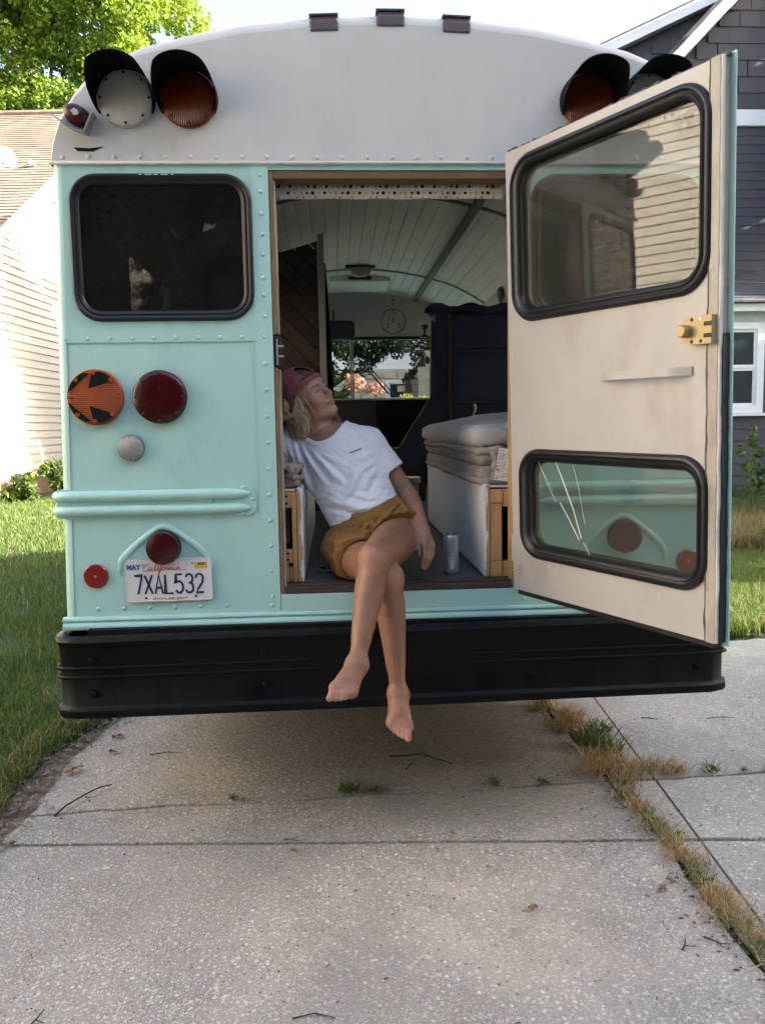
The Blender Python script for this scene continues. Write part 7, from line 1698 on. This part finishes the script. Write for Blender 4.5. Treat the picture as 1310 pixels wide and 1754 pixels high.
class Hem:
    def __call__(s, p): return (p-hemp) @ hemn - 0.034*np.exp(-(((p[:, 0]+0.10)/0.10)**2)) - 0.018
NECK = Cone(NEB + A3(0.012, -0.045, -0.012), NEB + A3(-0.03, 0.0, 0.12), 0.076, 0.105)
def shirt_disp(p, d):
    out = np.zeros(len(p)); q = p[:, [0, 2]]
    front = np.clip((0.40 - p[:, 1])/0.10, 0, 1)
    lo_, hi_ = q.min(0)-0.03, q.max(0)+0.03
    for a, b_, amp, w in segs:
        if (np.maximum(a, b_) < lo_).any() or (np.minimum(a, b_) > hi_).any(): continue
        ba = b_-a; h = np.clip((q-a) @ ba/(ba @ ba), 0, 1); r = np.linalg.norm(q - a - h[:, None]*ba, axis=1)
        out -= amp*np.exp(-(r/w)**2)*np.sin(np.clip(h*0.96+0.02, 0, 1)*PI)**0.5
    x, y, z = p.T
    out += 0.0014*np.sin(x*55 + 9*np.sin(z*23) + y*31)*np.sin(z*47 + 6*np.sin(x*29)) 
    hv = Hem()(p); out += 0.0016*np.exp(-((hv+0.022)/0.0018)**2); sl = (p-ls_end) @ nrm(LE-LS); out += 0.0014*np.exp(-((sl+0.020)/0.0018)**2)*(p[:, 0] > -0.06)
    nk = NECK(p); out = out*front*np.clip((nk-0.01)/0.02, 0, 1)
    return out - 0.0030*np.clip((0.0155-nk)/0.0015, 0, 1)
shirt.disp = shirt_disp
shirt.cut(Hem(), 0.006)
shirt.hole(NECK, 0.004)
shirt.hole(Cone(ls_end + nrm(LE-LS)*0.03, ls_end - nrm(LE-LS)*0.03, 0.053, 0.051), 0.003)
V, F = surface_nets(shirt, (-0.62, 0.02, 1.02), (0.14, 0.62, 1.56), 0.0035); V = relax(V, F, 1, 0.4)
COTTON = pm('white_cotton', (0.78, 0.78, 0.82), rough=0.9, var=0.03, vscale=20, bump=0.12, bscale=500, spec=0.2)
sh_o = mesh_np('t_shirt', V-PB, F, COTTON, person)
from mathutils.bvhtree import BVHTree
bvh = BVHTree.FromPolygons([tuple(v) for v in V], [tuple(f) for f in F])
def on_shirt(x, y):
    o = Vector((-0.22, -2.95, 1.5)); d = Vector(SIGHT(x, y)).normalized(); hit = bvh.ray_cast(o, d)
    return (hit[0] - d*0.0012) if hit[0] is not None else Vector(PX(x, y, 0.22))
def shirt_T(a, b):
    x = 609 + a*440*0.95 + b*60; y = 771.5 - b*440 - a*160 ; p = on_shirt(x, y); return p - Vector(PB)
mesh_obj('chest_print', text_mesh('stavwatas', 0.0125, shirt_T, 1.0, 0.0002), BLACK_INK, sh_o)
# ---- shorts
MUST = pm('mustard_cotton', (0.225, 0.112, 0.034), rough=0.85, var=0.10, vscale=14, bump=0.2, bscale=380, spec=0.25)
shorts = Shape(); shorts.group(0.015)
PC = lerp(RH, LH, 0.5)
shorts.u(Ell(PC + A3(-0.012, 0.03, 0.045), (0.172, 0.135, 0.135), TR)).u(Ell(WAI + A3(0.010, -0.012, -0.055), (0.138, 0.118, 0.07), TR), 0.03)
rdir, ldir = nrm(RK-RH), nrm(LK-LH)
shorts.u(Cone(RH + A3(-0.015, 0.0, 0.005), RH + rdir*0.17 + A3(-0.012, 0, 0.004), 0.100, 0.094), 0.03).u(Cone(LH + A3(0.012, 0, 0.005), LH + ldir*0.155 + A3(0.012, 0, 0.012), 0.102, 0.094), 0.02)
wn = nrm((0.335, 0.10, -0.94))
ssegs = []
for x0, y0, x1, y1, amp, w in ((560, 930, 628, 915, 0.009, 0.010), (565, 945, 620, 935, -0.008, 0.008), (570, 955, 612, 947, 0.008, 0.009), (575, 972, 600, 962, -0.006, 0.008), (575, 915, 650, 890, -0.007, 0.009), (640, 912, 690, 872, 0.009, 0.009), (650, 912, 700, 880, -0.008, 0.008), (655, 897, 690, 868, -0.006, 0.007), (600, 905, 640, 896, 0.006, 0.008), (683, 850, 700, 875, 0.010, 0.008), (556, 922, 590, 918, 0.006, 0.005), (562, 938, 596, 934, -0.006, 0.004), (568, 962, 600, 954, 0.006, 0.004), (610, 912, 625, 900, -0.006, 0.004), (622, 908, 636, 893, 0.006, 0.004), (640, 902, 652, 884, -0.005, 0.004), (655, 905, 690, 882, 0.006, 0.005), (665, 880, 690, 862, 0.005, 0.004), (598, 918, 640, 912, -0.006, 0.005), (575, 985, 592, 975, 0.005, 0.005), (572, 945, 610, 941, 0.005, 0.004)):
    ssegs.append((PX(x0, y0, 0.08)[[0, 2]], PX(x1, y1, 0.08)[[0, 2]], amp, w))
def shorts_disp(p, d):
    v = (p - WAI); along = v @ -wn; ang = np.arctan2(v @ dp_, v @ ac)
    g_ = np.exp(-((along+0.045)/0.035)**2)
    out = 0.0058*np.sin(ang*21 + 3*np.sin(ang*5))*g_ - 0.004*np.exp(-((along+0.030)/0.006)**2)*0
    x, y, z = p.T
    out += 0.0060*np.sin((x*0.55+z*0.9)*62 + 5*np.sin(x*17) + y*8)*np.exp(-((along+0.115)/0.06)**2)
    out += 0.0016*np.sin(x*70+7*np.sin(z*31))*np.sin(z*58+y*40)
    q2 = p[:, [0, 2]]
    for a_, b2, amp, w in ssegs:
        ba = b2-a_; h = np.clip((q2-a_) @ ba/(ba @ ba), 0, 1); r = np.linalg.norm(q2 - a_ - h[:, None]*ba, axis=1); out -= amp*np.exp(-(r/w)**2)*np.sin((h*0.96+0.02)*PI)**0.5
    out -= 0.010*np.exp(-(((x-0.052)/0.020)**2 + ((z-1.165)/0.035)**2))
    return out
shorts.disp = shorts_disp
shorts.cut(Half(WAI + A3(0, 0, 0.035), -wn), 0.006)
shorts.cut(Half(A3(0, 0, FZ+0.0015), (0, 0, -1)), 0.01)
# leg openings: cut each leg behind its own plane
rcut = RH + rdir*0.165; lcut = LH + ldir*0.150
class LegCut:
    def __call__(s, p):
        a = (p-rcut) @ nrm(rdir + A3(-0.35, 0, -0.25)); b_ = (p-A3(0.0, 0.075, 1.163)) @ nrm((0.42, -0.78, -0.50))
        near_r = np.linalg.norm(np.cross(p-RH, rdir), axis=1); near_l = np.linalg.norm(np.cross(p-LH, ldir), axis=1)
        return np.where(near_l < near_r*0.98, b_, a)
shorts.cut(LegCut(), 0.005)
shorts.cut(Half((0.088, 0.1, 1.13), (1.0, -0.25, -0.35)), 0.03)
shorts.hole(Cone(RH + rdir*0.11, RH + rdir*0.26, 0.080, 0.086), 0.003).hole(Cone(LH + ldir*0.10, LH + ldir*0.25, 0.082, 0.086), 0.003)
V, F = surface_nets(shorts, (-0.36, -0.06, 0.915), (0.20, 0.42, 1.24), 0.0032); V = relax(V, F, 1, 0.4)
mesh_np('shorts', V-PB, F, MUST, person)
# ---- cap worn backwards
CAPM = pm('maroon_cap_cotton', (0.27, 0.082, 0.108), rough=0.85, var=0.14, vscale=16, bump=0.25, bscale=420, spec=0.25)
cap = Shape(); cap.group(0.008)
cap.u(Ell(hd_(-0.020, 0, 0.036), (0.112, 0.092, 0.102), HR))
cap.cut(Half(hd_(0.0, 0, 0.022), HR.T @ nrm((0.56, 0, -0.83))), 0.003)
cap.hole(Ell(hd_(-0.020, 0, 0.034), (0.1075, 0.0875, 0.0975), HR), 0.002)
cap.hole(Ell(hd_(0.078, 0, 0.098), (0.055, 0.040, 0.042), HR), 0.003)
def cap_disp(p, d):
    q = (p-HC) @ HR.T; ang = np.arctan2(q[:, 1], q[:, 0]+0.02); return 0.0012*np.exp(-(np.sin(ang*3)/0.05)**2) + 0.0018*np.sin(q[:, 0]*60+4*np.sin(q[:, 2]*40))*np.sin(q[:, 2]*50)
cap.disp = cap_disp
V, F = surface_nets(cap, tuple(HC-0.16), tuple(HC+0.17), 0.0022)
cap_o = mesh_np('cap', V-PB, F, CAPM, person)
# strap across the forehead opening, rim, button and bill
def ell_pt(ang, u, k=1.0): return hd_(-0.020 + 0.1175*k*math.cos(ang)*math.sqrt(max(0, 1-((u-0.036)/0.102)**2)), 0.0905*k*math.sin(ang)*math.sqrt(max(0, 1-((u-0.036)/0.102)**2)), u)
m = MB(); n = 24; vs_ = []
for i in range(n+1):
    a = math.radians(-62 + 124*i/n)
    for u, k in ((0.040, 1.0), (0.058, 1.0), (0.058, 1.025), (0.040, 1.025)):
        uu = u + 0.017*math.cos(a)*0.8 - 0.010; vs_.append(tuple(np.array(ell_pt(a, uu, k)) - PB))
m.add(vs_, [(i*4+k, i*4+(k+1) % 4, i*4+4+(k+1) % 4, i*4+4+k) for i in range(n) for k in range(4)] + [(0, 1, 2, 3), (n*4, n*4+1, n*4+2, n*4+3)]); m.build('strap', CAPM, cap_o, True, 40)
arc = []
for i in range(21):
    t = PI*i/20; arc.append(tuple(hd_(0.078 - 0.002, 0, 0.098) + HS*0.0405*math.cos(t) + (HU*0.75 - HF*0.66)*0.046*math.sin(t) - HF*0.012 - PB))
MB().lathe([(0.009, 0), (0.007, 0.004), (0, 0.006)], lambda a, b, d: tuple(hd_(-0.020+a, b, 0.1375+d) - PB), 14).build('button', CAPM, cap_o, True)
m = MB(); n = 18; vs_ = []
for i in range(n+1):
    a = math.radians(180-58 + 116*i/n); base = hd_(-0.020 + 0.110*math.cos(a), 0.090*math.sin(a), -0.030 + 0.0)
    w_ = math.cos(math.radians(-58+116*i/n)); ext = -HF*0.030*w_ - HU*0.072*w_
    for t, th in ((0, 0), (0.5, 0), (1, 0), (1, 1), (0.5, 1), (0, 1)):
        vs_.append(tuple(base + ext*t + (-HF*0.003 + HU*0.0015)*th - PB))
m.add(vs_, [(i*6+k, i*6+(k+1) % 6, i*6+6+(k+1) % 6, i*6+6+k) for i in range(n) for k in range(6)]); m.build('bill', CAPM, cap_o, True, 40)
# ---- hair: a core mass and separate locks over it
HAIRC = attr_mat('blond_hair', rough=0.45, spec=0.5)
hair = Shape(); hair.group(0.02)
hair.u(Ell(hd_(-0.024, 0, 0.022), (0.094, 0.0805, 0.088), HR))
hair.u(Cone(hd_(-0.030, -0.050, -0.01), hd_(-0.020, -0.062, -0.045) + A3(0, 0, -0.03), 0.034, 0.027), 0.03).u(Cone(hd_(-0.060, -0.03, -0.03), NEB + A3(-0.045, -0.02, 0.03), 0.04, 0.026), 0.03)
hair.u(Cone(hd_(-0.030, 0.055, -0.01), NEB + A3(0.045, 0.05, 0.02), 0.028, 0.02), 0.03)
hair.cut(Half(hd_(0.022, 0, 0), HF*0.85-HU*0.52), 0.01)
V, F = surface_nets(hair, (-0.52, 0.16, 1.44), (-0.12, 0.56, 1.75), 0.003)
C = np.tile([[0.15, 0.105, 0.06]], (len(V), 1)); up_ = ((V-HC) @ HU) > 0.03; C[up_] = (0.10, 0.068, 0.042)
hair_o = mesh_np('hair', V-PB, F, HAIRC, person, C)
rr = random.Random(21); Vs, Fs, Cs = [], [], []; off = 0
def lock(pts, r0, r1, col):
    global off
    n = len(pts); P = np.array([np.array(p) for p in pts]); S = 5
    T_ = np.gradient(P, axis=0); T_ /= np.linalg.norm(T_, axis=1)[:, None]
    a = np.cross(T_, A3(0.3, -1, 0.2)); a /= np.linalg.norm(a, axis=1)[:, None]; b_ = np.cross(T_, a)
    rr_ = np.interp(np.arange(n), [0, n*0.6, n-1], [r0, r0*0.95, r1])
    ring_ = np.stack([P + (a*math.cos(2*PI*k/S) + b_*0.6*math.sin(2*PI*k/S))*rr_[:, None] for k in range(S)], 1).reshape(-1, 3)
    f = np.array([[i*S+k, i*S+(k+1) % S, (i+1)*S+(k+1) % S, (i+1)*S+k] for i in range(n-1) for k in range(S)])
    Vs.append(ring_); Fs.append(f+off); Cs.append(np.tile([col], (len(ring_), 1))); off += len(ring_)
guides = []
for i in range(46):
    q = (i + rr.random())/46; guides.append((q, rr.uniform(0.045, 0.120) + 0.025*q, rr.uniform(-0.012, 0.020)*(1.2-q), rr.uniform(-0.010, 0.012), rr.uniform(0.7, 1.5), rr.random() < 0.2))
for i in range(1000):                                   # locks on the side facing the camera, 0 temple .. 1 nape
    q, ln, sx, sy, lum, dark = guides[rr.randrange(46)]; q2 = q + rr.gauss(0, 0.05)
    ang = math.radians(-66 - 98*q2); fr, sd_ = math.cos(ang), math.sin(ang); k = rr.uniform(0.93, 1.05)
    p0 = hd_(-0.020 + 0.088*fr, 0.077*sd_, 0.040 - 0.030*(1-fr)*0.5)
    p1 = hd_(-0.018 + 0.099*k*fr, 0.086*k*sd_, -0.012 - 0.02*(1-fr)*0.5)
    l2 = ln*rr.uniform(0.78, 1.08); swy = A3(sx*0.7 + rr.gauss(0, 0.006), sy + rr.gauss(0, 0.005), 0)
    p2 = p1 + A3(0.004, -0.004, -l2*0.55) + swy*1.2; p3 = p1 + A3(0.018, 0.010, -l2) + swy*1.0
    pts = []
    for t in np.linspace(0, 1, 10):
        w_ = 0.0018*math.sin(t*9+i)*t; pts.append(p0*(1-t)**3 + 3*p1*t*(1-t)**2 + 3*p2*t*t*(1-t) + p3*t**3 + A3(w_, w_, 0))
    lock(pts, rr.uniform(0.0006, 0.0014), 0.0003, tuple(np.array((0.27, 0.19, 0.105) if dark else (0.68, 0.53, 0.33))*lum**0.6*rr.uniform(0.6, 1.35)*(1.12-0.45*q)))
for i in range(26):                                    # fine wisps
    s0 = hd_(0.030 - 0.05*rr.random(), -0.070, -0.01 + rr.uniform(-.02, .02)); e0 = s0 + A3(rr.uniform(0.0, 0.05), rr.uniform(-.02, .01), -rr.uniform(0.08, 0.13)); mid_ = (s0+e0)/2 + A3(rr.uniform(-.015, .012), -0.012, 0)
    lock([s0*(1-t)**2 + 2*mid_*t*(1-t) + e0*t*t for t in np.linspace(0, 1, 9)], 0.0011, 0.0004, tuple(np.array((0.50, 0.40, 0.26))*rr.uniform(0.7, 1.2)))
for i in range(22):                                    # far side behind the jaw
    s0 = hd_(0.0 + rr.uniform(-.02, .02), 0.070, -0.02); e0 = NEB + A3(0.055 + rr.uniform(-.02, .025), 0.0 + rr.uniform(-.03, .03), 0.03 + rr.uniform(-.015, .02)); mid_ = (s0+e0)/2 + A3(0.01, 0, 0)
    lock([s0*(1-t)**2 + 2*mid_*t*(1-t) + e0*t*t for t in np.linspace(0, 1, 8)], 0.0022, 0.0006, tuple(np.array((0.26, 0.21, 0.15))*rr.uniform(0.6, 1.3)))
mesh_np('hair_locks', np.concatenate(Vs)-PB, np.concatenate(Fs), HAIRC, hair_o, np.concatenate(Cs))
# thin ring on the hand
rg = lerp(kn[2], md[2], 0.45); ax_ = nrm(md[2]-kn[2]); e1 = nrm(np.cross(ax_, A3(0, 1, 0))); e2 = np.cross(ax_, e1)
MB().tube([tuple(rg + e1*0.0098*math.cos(2*PI*k/20) + e2*0.0098*math.sin(2*PI*k/20) - PB) for k in range(20)], 0.0009, 6, closed=True).build('finger_ring', METAL, person, True)
